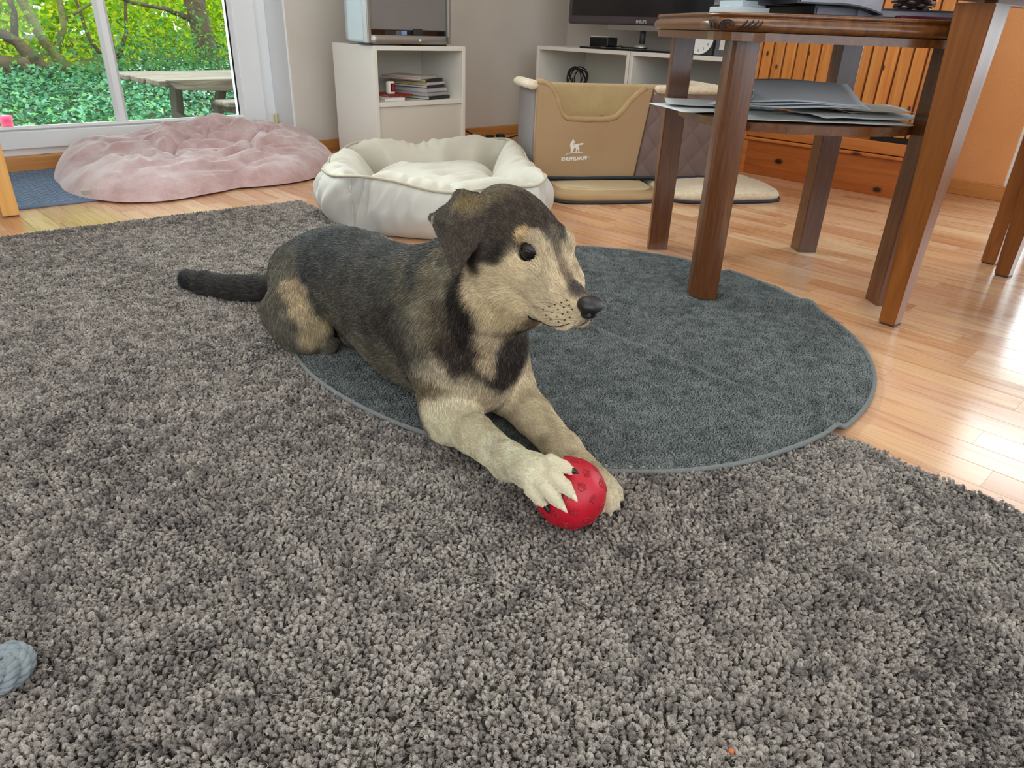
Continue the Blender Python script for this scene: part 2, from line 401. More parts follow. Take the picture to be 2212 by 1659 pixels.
def open_cabinet(name, label, loc, w, d, h, shelf, group=None, axis='-Y'):
    """front looks to local -Y; origin = middle of the front edge on the floor"""
    t = thing(name, label, 'cabinet', loc, 0 if axis == '-Y' else -math.pi / 2, group)
    th = .019
    box2('side_panel', (-w / 2, 0, 0), (-w / 2 + th, d, h), M_lacq, t); box2('side_panel', (w / 2 - th, 0, 0), (w / 2, d, h), M_lacq, t)
    box2('top_panel', (-w / 2 + th, 0, h - th), (w / 2 - th, d, h), M_lacq, t); box2('bottom_panel', (-w / 2 + th, 0, .0), (w / 2 - th, d, .02), M_lacq, t)
    box2('back_panel', (-w / 2 + th, d - .014, .02), (w / 2 - th, d - .006, h - th), M_lacq_in, t)
    if shelf:
        box2('shelf', (-w / 2 + th, .004, shelf - .02), (w / 2 - th, d - .014, shelf), M_lacq, t)
        bm = bmesh.new(); tube(bm, [(w / 2 - th - .006, .06, shelf - .033), (w / 2 - th, .06, shelf - .033)], .005, 10); obj('shelf_pin', bm, M_dark, t)
    return t
CX, CY, CW, CH = 2.0825, 2.79, .505, .493
cab = open_cabinet('open_cabinet', 'white open cabinet with one shelf under the silver television by the garden wall', (CX, CY, 0), CW, .33, CH, .268)
box2('drawer_front', (-CW / 2 + .0195, .012, .021), (CW / 2 - .0195, .030, .2475), M_lacq_in, cab)
tc1 = open_cabinet('open_cabinet', 'white low cabinet behind the tan scooped front of the dog car bed', (3.10, 2.76, 0), .655, .40, .493, .268, 'low television cabinets', '-X')
tc2 = open_cabinet('open_cabinet', 'white low cabinet carrying the clock and photo frame, beside the pine cupboard', (3.10, 2.108, 0), .64, .40, .493, .268, 'low television cabinets', '-X')

# ---- silver television on the small cabinet
t = thing('television', 'silver television with grey screen and pale blue side on the small white cabinet', 'television', (2.035, 2.935, CH), math.radians(3))
def panel(name, x0, x1, z0, z1, y0, y1, m, lean=.06, bev=.004, par=t):
    bm = bmesh.new(); add_box(bm, ((x0 + x1) / 2, (y0 + y1) / 2, (z0 + z1) / 2), (x1 - x0, y1 - y0, z1 - z0), None, bev)
    return obj(name, bm, m, par)
M_tvside = mat('pale_blue_side', '#cfe0e6', '#d6e6ea', .4, 3)
bm = bmesh.new()      # back shell tapers
fr = [(-.225, -.10), (.225, -.10), (.225, .02), (.17, .12), (-.17, .12), (-.225, .02)]
prism(bm, fr, .012, .41, .006); obj('shell', bm, M_tvside, t)
box2('bezel', (-.231, -.128, .008), (-.212, -.094, .42), M_silver, t, .004); box2('bezel', (.212, -.128, .008), (.231, -.094, .42), M_silver, t, .004)
box2('bezel', (-.212, -.128, .402), (.212, -.094, .42), M_silver, t, .004)
bm = bmesh.new()      # bowed lower bar
arc = [(x, -.128 - .016 * (1 - (x / .215) ** 2)) for x in np.linspace(-.215, .215, 17)]
prism(bm, [(-.215, -.094)] + arc[:] + [(.215, -.094)], .006, .040); obj('lower_bar', bm, M_silver, t, True)
panel('screen', -.212, .212, .060, .402, -.116, -.10, mat('grey_screen', '#7d7a78', '#858180', .25, 4))
panel('lamp_strip', -.212, .212, .040, .060, -.114, -.10, M_dark_glass, bev=.001)
for x0, x1, c in ((-.135, -.075, '#40312f'), (-.075, -.045, '#5c6470'), (-.045, -.016, '#86a2dc')):
    panel('control', x0, x1, .042, .058, -.1165, -.112, mat('control_' + c[1:], c, c, .3), bev=.001)
panel('sensor_hood', .018, .068, .041, .067, -.126, -.112, M_dark, bev=.004)
bm = bmesh.new(); bmesh.ops.create_uvsphere(bm, u_segments=12, v_segments=8, radius=.0045, matrix=Matrix.Translation((.035, -.1445, .022)) @ Matrix.Diagonal((1.6, .4, 1, 1))); obj('logo', bm, mat('logo_white', '#f2f5f5', None, .3), t, True)
panel('foot', -.22, -.06, 0, .008, -.13, -.04, M_dark, bev=.001); panel('foot', .06, .21, 0, .008, -.12, .06, M_dark, bev=.001)

# ---- books and small things on the shelf (front edge y = CY, shelf top z = .268)
def book(c, s, rz, cover, pages='#d9d4c8', label='', group='books lying on the cabinet shelf', tilt=0.0):
    b = thing('book', label, 'book', c, rz, group); b.rotation_euler = (0, tilt, rz)
    mc = mat('book_cover_' + cover[1:], cover, cover, .45, 12); w, d, h = s
    bm = bmesh.new(); add_box(bm, (0, 0, .0012), (w, d, .0024)); add_box(bm, (0, 0, h - .0012), (w, d, .0024)); add_box(bm, (0, -d / 2 + .0012, h / 2), (w, .0024, h))
    obj('cover', bm, mc, b)
    box('pages', (0, .001, h / 2), (w - .006, d - .006, h - .005), mat('pages_' + pages[1:], pages, pages, .8, 200, stretch=(1, 1, 40)), b, bev=0)
    return b
zs = .268; bx0, by0 = 2.155, CY + .135
book((bx0 + .03, by0, zs), (.155, .20, .014), .25, '#1f2a2b', label='dark green book lying at the bottom of the stack on the cabinet shelf')
book((bx0 + .022, by0, zs + .014), (.15, .19, .017), .27, '#a9a7a8', '#b9b6b4', label='pale grey book second from the bottom of the shelf stack')
book((bx0 + .018, by0, zs + .031), (.15, .195, .018), .26, '#b9b3b3', '#c2bcb8', label='light grey book third from the bottom of the shelf stack')
book((bx0 + .012, by0 + .004, zs + .049), (.145, .19, .012), .33, '#23244a', label='navy blue book in the middle of the shelf stack')
book((bx0 + .008, by0 + .004, zs + .061), (.145, .195, .013), .34, '#cfc4bd', '#b8a548', label='cream book with yellowish pages near the top of the shelf stack')
book((bx0 + .002, by0 + .006, zs + .074), (.145, .19, .012), .36, '#22222e', label='black book second from the top of the shelf stack')
book((bx0 - .040, by0 + .012, zs + .086), (.16, .20, .014), .45, '#c9c2bb', '#b79c92', label='pinkish white book lying askew on top of the shelf stack')
book((1.945, CY + .085, zs), (.11, .12, .016), .05, '#e6e3e2', '#dcd8d2', label='small white book lying at the front left of the cabinet shelf')
book((1.99, CY + .12, zs + .0165), (.14, .15, .008), .10, '#a5332c', '#d8ccc0', label='thin red book lying under the little white timer')
tm = thing('timer', 'small white box with a red display on the thin red book', 'timer', (1.960, CY + .075, zs + .025), .12)
box('case', (0, 0, .0275), (.038, .026, .055), mat('timer_white', '#ebe8e2', None, .35), tm, bev=.008, seg=3)
box('bezel', (0.002, -.0133, .029), (.024, .003, .034), mat('timer_bezel', '#2b0f12', None, .3), tm, bev=.002)
box('display', (0.003, -.0152, .029), (.015, .002, .024), mat('timer_red', '#b4202c', None, .35), tm, bev=.001)
fg = thing('figurine', 'small brown pottery figure behind the white timer on the shelf', 'figurine', (1.915, CY + .17, zs), 0)
bm = bmesh.new(); lathe(bm, [(0, 0), (.022, 0), (.024, .01), (.014, .035), (.018, .05), (.024, .062), (.020, .08), (.008, .09), (0, .092)], 20); obj('body', bm, mat('brown_pottery', '#84654c', '#b0937a', .5, 60), fg, True)
bm = bmesh.new(); tube(bm, [(-.02, 0, .03), (-.034, 0, .045), (-.033, 0, .06), (-.022, 0, .066)], .004, 8); obj('handle', bm, mat('brown_pottery_handle', '#6d5340', None, .5), fg, True)

# ---- television (black) with its stand on the low cabinets; looks to -X
tv = thing('television', 'large black flat television with mauve bezel on the two low white cabinets', 'television', (3.27, 2.50, .493), -math.pi / 2)
W2, Z0, Z1 = .505, .115, .69   # local x runs to the viewer's right
bm = bmesh.new(); add_box(bm, (0, .0, (Z0 + Z1) / 2), (2 * W2, .045, Z1 - Z0), None, .014, 3); obj('housing', bm, M_tv_bezel, tv, False)
box('screen', (0, -.0225, (Z0 + .042 + Z1 - .03) / 2), (2 * W2 - .066, .004, Z1 - .03 - Z0 - .042), M_screen, tv, bev=.001)
bm = bmesh.new(); prism(bm, [(x, -.012 - .008 * math.cos(x / .22 * math.pi / 2)) for x in np.linspace(-.22, .22, 13)] + [(.22, .012), (-.22, .012)], Z0 - .022, Z0 + .002); obj('lower_trim', bm, mat('silver_trim', '#9a9692', None, .3, metal=.5), tv)
text('lettering', 'PHILIPS', .021, mat('silver_letters', '#d9d4cf', None, .3), tv, Matrix.Translation((.005, -.0228, Z0 + .012)) @ Matrix.Rotation(math.pi / 2, 4, 'X'))
bm = bmesh.new(); tube(bm, [(0, .01, .008), (0, .01, Z0)], [.016, .014], 14); obj('neck', bm, M_dark, tv, True)
bm = bmesh.new(); bmesh.ops.create_uvsphere(bm, u_segments=16, v_segments=8, radius=.036, matrix=Matrix.Translation((0, .0, .014)) @ Matrix.Diagonal((1.1, 1, .55, 1))); obj('neck_cover', bm, M_silver, tv, True)
bm = bmesh.new(); prism(bm, [(-.30, -.135), (.30, -.135), (.32, -.115), (.32, .115), (.30, .135), (-.30, .135), (-.32, .115), (-.32, -.115)], 0, .009, .002); obj('stand_plate', bm, M_dark_glass, tv)
sb = thing('set_top_box', 'small black box with white top standing on the television stand plate', 'box', (3.215, 2.705, .5025), -math.pi / 2 + .08)
box('case', (0, 0, .0245), (.118, .09, .045), M_dark_glass, sb, bev=.005, seg=3); box('lid', (0, 0, .049), (.112, .086, .005), mat('box_lid', '#c4bfbb', None, .4), sb, bev=.002)
for k in (-1, 1): box('foot', (.05 * k, 0, .0015), (.012, .08, .003), M_dark, sb, bev=0)
bm = bmesh.new(); cp = [(3.24, 2.64, .5065), (3.235, 2.60, .512), (3.20, 2.57, .508), (3.18, 2.53, .507), (3.165, 2.47, .508), (3.16, 2.42, .507), (3.19, 2.40, .507)]
tube(bm, cp, .003, 8); tag(obj('cable', bm, M_cable, None, True), 'thin black cable curling on the television stand plate', 'cable')
# clock
ck = thing('clock', 'round white clock face with black numerals in a black square case on the low cabinet', 'clock', (3.165, 2.065, .493), -math.pi / 2 + .06)
box('case', (0, 0, .071), (.135, .04, .142), M_dark, ck, bev=.006)
bm = bmesh.new(); bmesh.ops.create_cone(bm, cap_ends=True, segments=48, radius1=.067, radius2=.066, depth=.006, matrix=Matrix.Translation((0, -.023, .074)) @ Matrix.Rotation(math.pi / 2, 4, 'X')); obj('dial', bm, mat('dial_white', '#e9eae8', None, .4), ck)
bm = bmesh.new(); tube(bm, [(.067 * math.cos(a), -.024, .074 + .067 * math.sin(a)) for a in np.linspace(0, 2 * math.pi, 49)[:-1]], .0035, 8, True); obj('rim', bm, mat('rim_white', '#f0f0ee', None, .3), ck, True)
for h in range(1, 13):
    a = math.pi / 2 - h * math.pi / 6
    text('numeral', str(h), .017, M_dark, ck, Matrix.Translation((.052 * math.cos(a), -.0262, .074 + .052 * math.sin(a) - .006)) @ Matrix.Rotation(math.pi / 2, 4, 'X'), .0003)
bm = bmesh.new(); add_box(bm, (.018, -.0275, .074), (.05, .001, .004)); add_box(bm, (.019, -.0285, .0755), (.042, .001, .003), (0, .1, 0)); obj('hand', bm, M_dark, ck)
pf = thing('framed_photo', 'grey photo frame with a pale picture leaning beside the clock', 'photo frame', (3.175, 1.935, .493), -math.pi / 2 + .3)
R_ = Euler((math.radians(-12), 0, 0))
bm = bmesh.new(); add_box(bm, (0, .018, .075), (.115, .012, .155), R_[:], .003); obj('frame', bm, mat('frame_grey', '#4a4a50', None, .4), pf)
bm = bmesh.new(); add_box(bm, (0, .0115, .078), (.072, .004, .105), R_[:]); obj('picture', bm, mat('picture_pale', '#cfcac6', '#c2bcb6', .5, 30), pf)
bm = bmesh.new(); add_box(bm, (0, .047, .055), (.03, .004, .115), (math.radians(22), 0, 0)); obj('strut', bm, M_dark, pf)
# inside the low cabinets
bm = bmesh.new(); pts = []
for k in range(360):
    a = k * .105; r = .052 + .008 * math.sin(k * .061); pts.append((3.27 + .03 * math.sin(k * .077), 2.925 + r * math.cos(a), .335 + r * math.sin(a) * .95 + .004 * math.sin(k * .19)))
tube(bm, pts, .0035, 7)
co = obj('cable_coil', bm, M_cable, None, True); tag(co, 'coil of black cable standing on the shelf of the left low cabinet', 'cable')
for k, (y0, w, h, c, lb) in enumerate([(2.30, .16, .055, '#23344a', 'dark blue box at the left on the shelf of the right low cabinet'), (2.10, .20, .035, '#232326', 'flat black box in the middle of the right low cabinet shelf'), (1.90, .12, .045, '#8a8b8c', 'grey box at the right on the shelf of the right low cabinet')]):
    s_ = thing('storage_box', lb, 'box', (3.27, y0, .2685), 0); box('body', (0, 0, h / 2), (.20, w, h), mat('storage_' + c[1:], c, None, .6), s_, bev=.004); box('lid', (0, 0, h + .005), (.204, w + .004, .010), mat('storage_lid_' + c[1:], c, None, .4), s_, bev=.003)
# cable from cabinet to wall behind the dog bed
bm = bmesh.new()
tube(bm, [(2.36, 3.10, .17), (2.45, 3.06, .13), (2.55, 3.02, .075), (2.65, 3.0, .03), (2.8, 3.02, .022), (2.95, 3.06, .03), (3.06, 3.11, .03), (3.2, 3.16, .02)], .004, 8)
tag(obj('power_cable', bm, M_cable, None, True), 'black power cable hanging beside the small cabinet down to the floor', 'cable')
pb = thing('socket_strip', 'dark power strip on the floor behind the white dog bed', 'power strip', (2.62, 2.93, 0), .15)
box('body', (0, 0, .017), (.30, .055, .034), M_dark, pb, bev=.006)
for k in range(3): box('plug', (-.09 + .09 * k, 0, .05), (.04, .04, .034), M_black, pb, bev=.008)

# ---- pine cupboard
M_pineZ = wood('pine_boards', '#b96d2c', '#ca803a', '#d8954e', .38, 'Z', knots=('#4a2a1e', 18), rand=.12)
M_pineY = wood('pine_rails', '#b0622a', '#c47534', '#d28644', .38, 'Y', knots=('#4a2213', 8), rand=.10)
M_pinebase = wood('pine_plinth', '#98501d', '#a85c25', '#b66a2f', .38, 'Y', knots=('#2c110a', 9), rand=.06)
pc = thing('pine_cupboard', 'knotty pine cupboard with boarded doors and a deep plinth behind the side table', 'cupboard', (3.20, 1.40, 0), 0)
PX, Y0, Y1, HT = 0.0, -.385, .385, .98
box2('carcass', (.022, Y0, .0), (.345, Y1, HT), M_pineZ, pc)
box2('plinth', (.006, Y0 + .02, .0), (.024, Y1 - .02, .150), M_pinebase, pc); box2('plinth_moulding', (-.006, Y0, .150), (.024, Y1, .164), M_pineY, pc, .004)
box2('stile', (.0, Y1 - .022, 0), (.024, Y1, .150), M_pineY, pc); box2('stile', (.0, Y0, 0), (.024, Y0 + .022, .150), M_pineY, pc)
box2('stile', (-.002, Y1 - .012, .164), (.022, Y1, HT), M_pineZ, pc); box2('stile', (-.002, Y0, .164), (.022, Y0 + .012, HT), M_pineZ, pc)
box2('gap_shade_bar', (-.0045, Y0 + .02, .217), (.006, Y0 + .20, .233), mat('slot_shade', '#140b06', None, .9), pc, 0)  # solid dark bar set into the gap, its shade put into the colour
box2('top_board', (-.02, Y0 - .01, HT), (.345, Y1 + .01, HT + .025), M_pineY, pc)
bmesh_cache = {}
for k, (a, b) in enumerate(((-.002, Y1 - .014), (Y0 + .014, -.004))):
    d = thing('door', None, None); d.parent = pc
    box2('rail', (-.004, a, .168), (.018, b, .215), M_pineY, d); box2('rail', (-.004, a, HT - .05), (.018, b, HT - .004), M_pineY, d)
    n = 7; w = (b - a) / n
    for i in range(n): box2('board', (-.002, a + i * w + .0034, .235), (.015, a + (i + 1) * w - .0034, HT - .05), M_pineZ, d, .0045)
    box2('groove_back', (.010, a, .236), (.0205, b, HT - .05), mat('pine_groove_shade', '#5a3013', '#693a18', .7), d, 0)  # backing darker than the boards: shade of the grooves put into its colour
    yh = a + .022 if k == 0 else b - .022
    bm = bmesh.new(); add_box(bm, (-.014, yh, .560), (.018, .017, .075), None, .006, 3); obj('handle', bm, M_pineY, d)

# ---- side table with a shelf and a carved rim
def stain(axis): return wood('walnut_stain_' + axis, '#522e17', '#61371c', '#714522', .25, axis, scale=2.6, rand=.12, coat=.35)
M_stZ, M_stX, M_stY = stain('Z'), stain('X'), stain('Y')
M_edge = wood('walnut_worn_rim', '#532e15', '#653b1b', '#764a24', .25, 'X', scale=1.0, rand=.05, coat=.35)
TBX, TBY = 1.812, .900; TRZ = math.radians(50.2)
tb = thing('side_table', 'dark stained square side table with carved rim, four legs and a round lower shelf', 'table', (TBX, TBY, 0), TRZ)
def rsq(h, r, n=8, bulge=.0):
    out = []
    for q, (sx, sy) in enumerate(((1, 1), (-1, 1), (-1, -1), (1, -1))):
        for k in range(n + 1):
            a = q * math.pi / 2 + k * math.pi / 2 / n; out.append((sx * (h - r) + r * math.cos(a), sy * (h - r) + r * math.sin(a)))
    return out
def loft(name, rings, m, par):
    bm = bmesh.new(); rr_ = [[bm.verts.new((x, y, z)) for x, y in rsq(h, r)] for h, r, z in rings]; n = len(rr_[0])
    for A, B in zip(rr_, rr_[1:]):
        for k in range(n): bm.faces.new((A[k], A[(k + 1) % n], B[(k + 1) % n], B[k]))
    bm.faces.new(rr_[0][::-1]); bm.faces.new(rr_[-1]); return obj(name, bm, m, par)
loft('table_apron', [(.306, .115, .575), (.306, .115, .591), (.302, .115, .592)], M_edge, tb)
prof = [(h_ + .018, z_ + .015) for h_, z_ in [(.284, .577), (.293, .5775), (.299, .581), (.302, .587), (.301, .593), (.297, .599), (.290, .602), (.290, .6035), (.2935, .605), (.2945, .608), (.292, .6115), (.284, .612)]]
bm = bmesh.new(); rr_ = [[bm.verts.new((x, y, z)) for x, y in rsq(h, .115 + (h - .302), 10)] for h, z in prof]; n = len(rr_[0])
for A, B in zip(rr_, rr_[1:]):
    for k in range(n): bm.faces.new((A[k], A[(k + 1) % n], B[(k + 1) % n], B[k]))
bm.faces.new(rr_[0][::-1]); bm.faces.new(rr_[-1]); top = obj('table_top', bm, M_edge, tb, True)
top.data.polygons[len(top.data.polygons) - 1].use_smooth = False
M_groove = mat('carved_shadow_stain', '#241006', '#2d1609', .6)
for q in range(4):      # carved fan on every corner
    bm = bmesh.new(); a0 = math.pi / 4 + q * math.pi / 2; cx = (.187) * (1 if q in (0, 3) else -1); cy = .187 * (1 if q in (0, 1) else -1)
    def onrim(s, z):    # s = arc offset along the corner (m), follow the ogee
        rr = .115 + .0185 - 1.1 * max(0, abs(z - .6035) - .006) - .0 ; a = a0 + s / .135
        return (cx + rr * math.cos(a), cy + rr * math.sin(a), z)
    for k, (s0, s1) in enumerate([(-.060, -.047), (-.052, -.036), (-.044, -.026), (.014, .034), (.024, .046), (.036, .056), (.048, .064)]):
        sg = 1 if k < 3 else -1
        tube(bm, [onrim(s0 + (s1 - s0) * u + .004 * math.sin(u * 3.1), .613 - .017 * u if sg > 0 else .596 + .017 * u) for u in np.linspace(0, 1, 6)], [.0008, .0018, .0022, .0022, .0018, .0008], 6)
    for r in (.0105, .0065, .003):
        tube(bm, [onrim(-.008 + 1.5 * r * math.cos(u), .6045 + r * .8 * math.sin(u)) for u in np.linspace(-.5, 4.6, 12)], .0014, 6)
    obj('carving', bm, M_groove, tb, True)
LG = .232
for q, (sx, sy) in enumerate(((1, 1), (-1, 1), (-1, -1), (1, -1))):
    bm = bmesh.new(); h = .029; r = .040; out = []
    for (ax, ay, rad, a1) in ((1, 1, r, 0), (-1, 1, .003, 1), (-1, -1, .003, 2), (1, -1, .003, 3)):
        for k in range(7):
            a = a1 * math.pi / 2 + k * math.pi / 12; out.append((ax * (h - rad) + rad * math.cos(a), ay * (h - rad) + rad * math.sin(a)))
    prism(bm, out, 0, .5765); o = obj('leg', bm, M_stZ, tb, False, (sx * LG, sy * LG, .0115 if q == 1 else 0), (0, 0, q * math.pi / 2))
bm = bmesh.new(); nS = 64
def shelf_r(a): return .292 - .028 * abs(math.cos(2 * a)) ** 1.5
lathe_pts = [(shelf_r(2 * math.pi * k / nS) * math.cos(2 * math.pi * k / nS), shelf_r(2 * math.pi * k / nS) * math.sin(2 * math.pi * k / nS)) for k in range(nS)]
prism(bm, lathe_pts, .395, .414, .0025); obj('lower_shelf', bm, M_edge, tb)

# ---- papers on the lower shelf: every sheet lies on its own
M_paper = mat('paper_grey', '#b4b5b2', '#bdbebb', .8, 12); M_paper2 = mat('paper_pale', '#c9ccca', '#d0d3d1', .8, 12); M_paper3 = mat('paper_beige', '#b9ae9c', '#c4baa9', .8, 14)
def sheet(name, label, c, w, d, rz, m, warp=.004, group='sheets of paper on the lower shelf', cat='paper', seed=0, th=.0012, lift=0.0):
    nu, nv = 15, 11; U, Vv = np.meshgrid(np.linspace(-1, 1, nu), np.linspace(-1, 1, nv), indexing='ij')
    z = warp * (fbm(np.stack([U * 1.2 + seed * 3.7, Vv * 1.2, 0 * U + seed], -1), 1.3, 3)) + lift * np.clip(np.abs(U) - .6, 0, 1) ** 2
    V = np.concatenate([np.stack([U * w / 2, Vv * d / 2, z + th], -1).reshape(-1, 3), np.stack([U * w / 2, Vv * d / 2, z], -1).reshape(-1, 3)])
    N = nu * nv; F = grid_faces(nu, nv); F = F + [(N + a, N + d_, N + c_, N + b) for a, b, c_, d_ in F]
    ring = [i * nv for i in range(nu)] + [(nu - 1) * nv + j for j in range(1, nv)] + [i * nv + nv - 1 for i in range(nu - 2, -1, -1)] + [j for j in range(nv - 2, 0, -1)]
    for k in range(len(ring)): a, b = ring[k], ring[(k + 1) % len(ring)]; F.append((a, N + a, N + b, b))
    o = raw(name, V, F, m, None, True, c, (0, 0, rz)); return tag(o, label, cat, group)
zs2 = .4142
sheet('paper_sheet', 'pale grey sheet poking out over the left edge of the lower shelf', (1.70, 1.03, zs2 + .002), .20, .30, 1.05, M_paper2, .006, seed=1)
sheet('paper_sheet', 'grey sheet lying crosswise on the left of the lower shelf', (1.73, 1.06, zs2 + .009), .18, .26, .65, M_paper, .005, seed=2)
sheet('paper_sheet', 'small pale note on top of the left sheets of the lower shelf', (1.70, .985, zs2 + .0155), .07, .12, .3, M_paper2, .003, seed=3)
sheet('paper_sheet', 'wide grey sheet under the folded newspaper, its edge over the shelf front', (1.73, .80, zs2 + .001), .38, .20, -.75, M_paper, .006, seed=4)
sheet('paper_sheet', 'crumpled grey sheet lying right of the folded newspaper', (1.83, .76, zs2 + .008), .28, .24, -.55, M_paper, .012, seed=5)
sheet('paper_sheet', 'grey sheet bent up behind the crumpled one on the lower shelf', (1.86, .775, zs2 + .021), .24, .20, -.95, M_paper3, .010, seed=6)
sheet('paper_sheet', 'beige sheet at the right rear of the lower shelf', (1.93, .80, zs2 + .012), .20, .22, -.4, M_paper3, .010, seed=7)
nwp = thing('newspaper', 'folded grey newspaper with a rolled left edge on the lower shelf', 'newspaper', (1.735, .845, zs2 + .040), -.80)
M_news = mat('newsprint_grey', '#b2b4b8', '#bdbfc2', .75, 9, .08, 60)
for k in range(3):
    nu, nv = 19, 13; U, Vv = np.meshgrid(np.linspace(-1, 1, nu), np.linspace(-1, 1, nv), indexing='ij')
    z = .006 * k + .004 * (fbm(np.stack([U + k, Vv, 0 * U], -1), 1.5, 3) - .5) + .012 * smoothstep(-.5, .9, Vv)
    o = sheet('fold', None, (0, 0, .0), .285 - .012 * k, .15, 0, M_news, 0, cat=None, group=None); me = o.data
    co_ = np.empty(len(me.vertices) * 3); me.vertices.foreach_get('co', co_); co_ = co_.reshape(-1, 3)
    co_[:, 2] += .0062 * k + .003 * np.sin(co_[:, 0] * 22 + k) + .010 * smoothstep(-.05, .075, co_[:, 1]); me.vertices.foreach_set('co', co_.ravel()); o.parent = nwp; o.rotation_euler = (.15 + .02 * k, 0, 0)
bm = bmesh.new()
spir = []
for k in range(26):
    a = k * .42; r = .006 + .0007 * k; spir.append((-.145 + r * math.cos(a), r * math.sin(a) * .9 + .012))
vs = [[bm.verts.new((x, y0, z)) for x, z in spir] for y0 in (-.078, .0, .075)]
for A, B in zip(vs, vs[1:]):
    for i in range(len(A) - 1): bm.faces.new((A[i], A[i + 1], B[i + 1], B[i]))
o = obj('rolled_edge', bm, mat('rolled_foil_grey', '#a3a8a0', '#b3b7b0', .6, 40, .3, 50), nwp, True); md = o.modifiers.new('s', 'SOLIDIFY'); md.thickness = .0012
# ---- things on the table top (z = .612)
TT = .6272; ex, ey = math.cos(TRZ), math.sin(TRZ)
def onT(a, b, z=0): return (TBX + a * ex - b * ey, TBY + a * ey + b * ex, TT + z)
M_album = mat('album_black', '#17181d', '#1d1e24', .35, 20); M_pages = mat('album_pages', '#8b8893', '#a7a4ac', .5, 160, .4, 300, stretch=(.2, .2, 12))
def album(name, label, a, b, z, w, d, h, rz, bend=.0, cat='album'):
    t_ = thing(name, label, cat, onT(a, b, z), TRZ + rz, 'albums lying on the side table')
    bm = bmesh.new(); n_ = 13
    for z0, z1 in ((0, .003), (h - .003, h)):
        lo = [[bm.verts.new((x, y, zz + bend * (max(0, x / (w / 2)) ** 2) * -1)) for x in np.linspace(-w / 2, w / 2, n_)] for y in (-d / 2, d / 2) for zz in (z0, z1)]
        for i in range(n_ - 1):
            for A, B in ((0, 1), (1, 3), (3, 2), (2, 0)): bm.faces.new((lo[A][i], lo[A][i + 1], lo[B][i + 1], lo[B][i]))
        for i in (0, n_ - 1): bm.faces.new((lo[0][i], lo[1][i], lo[3][i], lo[2][i]))
    add_box(bm, (-w / 2, 0, h / 2), (.004, d, h)); obj('cover', bm, M_album, t_)
    bm = bmesh.new(); lo = [[bm.verts.new((x, y, zz - bend * (max(0, x / (w / 2)) ** 2))) for x in np.linspace(-w / 2 + .006, w / 2 - .004, n_)] for y in (-d / 2 + .004, d / 2 - .004) for zz in (.003, h - .003)]
    for i in range(n_ - 1):
        for A, B in ((0, 1), (1, 3), (3, 2), (2, 0)): bm.faces.new((lo[A][i], lo[A][i + 1], lo[B][i + 1], lo[B][i]))
    for i in (0, n_ - 1): bm.faces.new((lo[0][i], lo[1][i], lo[3][i], lo[2][i]))
    obj('pages', bm, M_pages, t_); return t_
album('photo_album', 'flat black album lying left on the side table', -.115, -.11, 0, .22, .26, .018, -1.56 + 3.1)
album('photo_album', 'thick black album in the middle of the side table', -.03, .10, .0185, .22, .22, .03, .02, .0)
album('photo_album', 'open black album with fanned pages sloping towards the pine cone', -.11, .0, .0, .20, .24, .0185, -1.5, .0)
album('photo_album', 'thick album whose pages slope down beside the pine cone', -.135, .055, .020, .18, .28, .034, -1.58, .016)
bd = box('drawing_board', onT(.02, .12, .0525), (.42, .24, .006), mat('board_pale_green', '#b9c3b6', '#c5cdbf', .6, 5), None, (0, 0, TRZ + .15), .001); tag(bd, 'thin pale board lying on the albums over the left edge of the table', 'board')
for k, (a, b, w, d, rz, lb) in enumerate([(-.13, .245, .08, .10, .2, 'stack of white note slips at the left edge of the side table'), (-.12, .235, .065, .075, .5, 'pale blue pad on the white note slips'), ]):
    o = box('note_pad', onT(a, b - .03, .0 + .0125 * k), (w, d, .012), mat('notes_%d' % k, '#c9d0d3' if k == 0 else '#b5c1c8', None, .7, 100, .5, 400, stretch=(.1, .1, 8)), None, (0, 0, TRZ + rz), .001); o.location.z += .0062; tag(o, lb, 'note pad')
# pine cone on its dark red tile
cb = onT(-.200, -.135)
tl = box('coaster', (cb[0], cb[1], TT + .003), (.13, .11, .006), mat('wine_red_tile', '#4a0f1f', '#551325', .35), None, (0, 0, TRZ), .0015); tag(tl, 'dark wine red coaster under the pine cone', 'coaster')
pn = thing('pine_cone', 'wine brown pine cone with pale scale tips on a dark red coaster', 'pine cone', (cb[0], cb[1], TT + .006), .3)
bm = bmesh.new(); lathe(bm, [(0, 0), (.018, .002), (.030, .02), (.032, .045), (.026, .075), (.014, .10), (0, .11)], 18); obj('core', bm, mat('cone_core', '#200c10', None, .6), pn, True)
M_scale = mat('cone_scale', '#3d171d', '#4d2026', .35, 30); M_tip = mat('cone_tip', '#a9958c', '#c2b0a4', .5)
sb_ = bmesh.new(); prism(sb_, [(-.006, 0), (-.009, .008), (-.0075, .014), (0, .0165), (.0075, .014), (.009, .008), (.006, 0)], -.0018, .0022, .0008); sme = bpy.data.meshes.new('scale'); sb_.to_mesh(sme); sb_.free(); sme.materials.append(M_scale)
tb_ = bmesh.new(); prism(tb_, [(-.0045, .0115), (-.004, .0148), (0, .0168), (.004, .0148), (.0045, .0115)], .0018, .0034, .0005); tme = bpy.data.meshes.new('scale_tip'); tb_.to_mesh(tme); tb_.free(); tme.materials.append(M_tip)
for k in range(95):
    f = k / 95; z = .008 + .095 * f; a = k * 2.39996; rad = .028 * math.sin(math.pi * (.12 + .80 * f)) ** .6 + .003
    s_ = bpy.data.objects.new('scale', sme); COL.objects.link(s_); s_.parent = pn; s_.location = (rad * math.cos(a), rad * math.sin(a), z)
    s_.rotation_euler = (math.radians(-12 + 60 * f), 0, a - math.pi / 2); s_.scale = (1, 1, 1)
    q_ = bpy.data.objects.new('scale_tip', tme); COL.objects.link(q_); q_.parent = s_

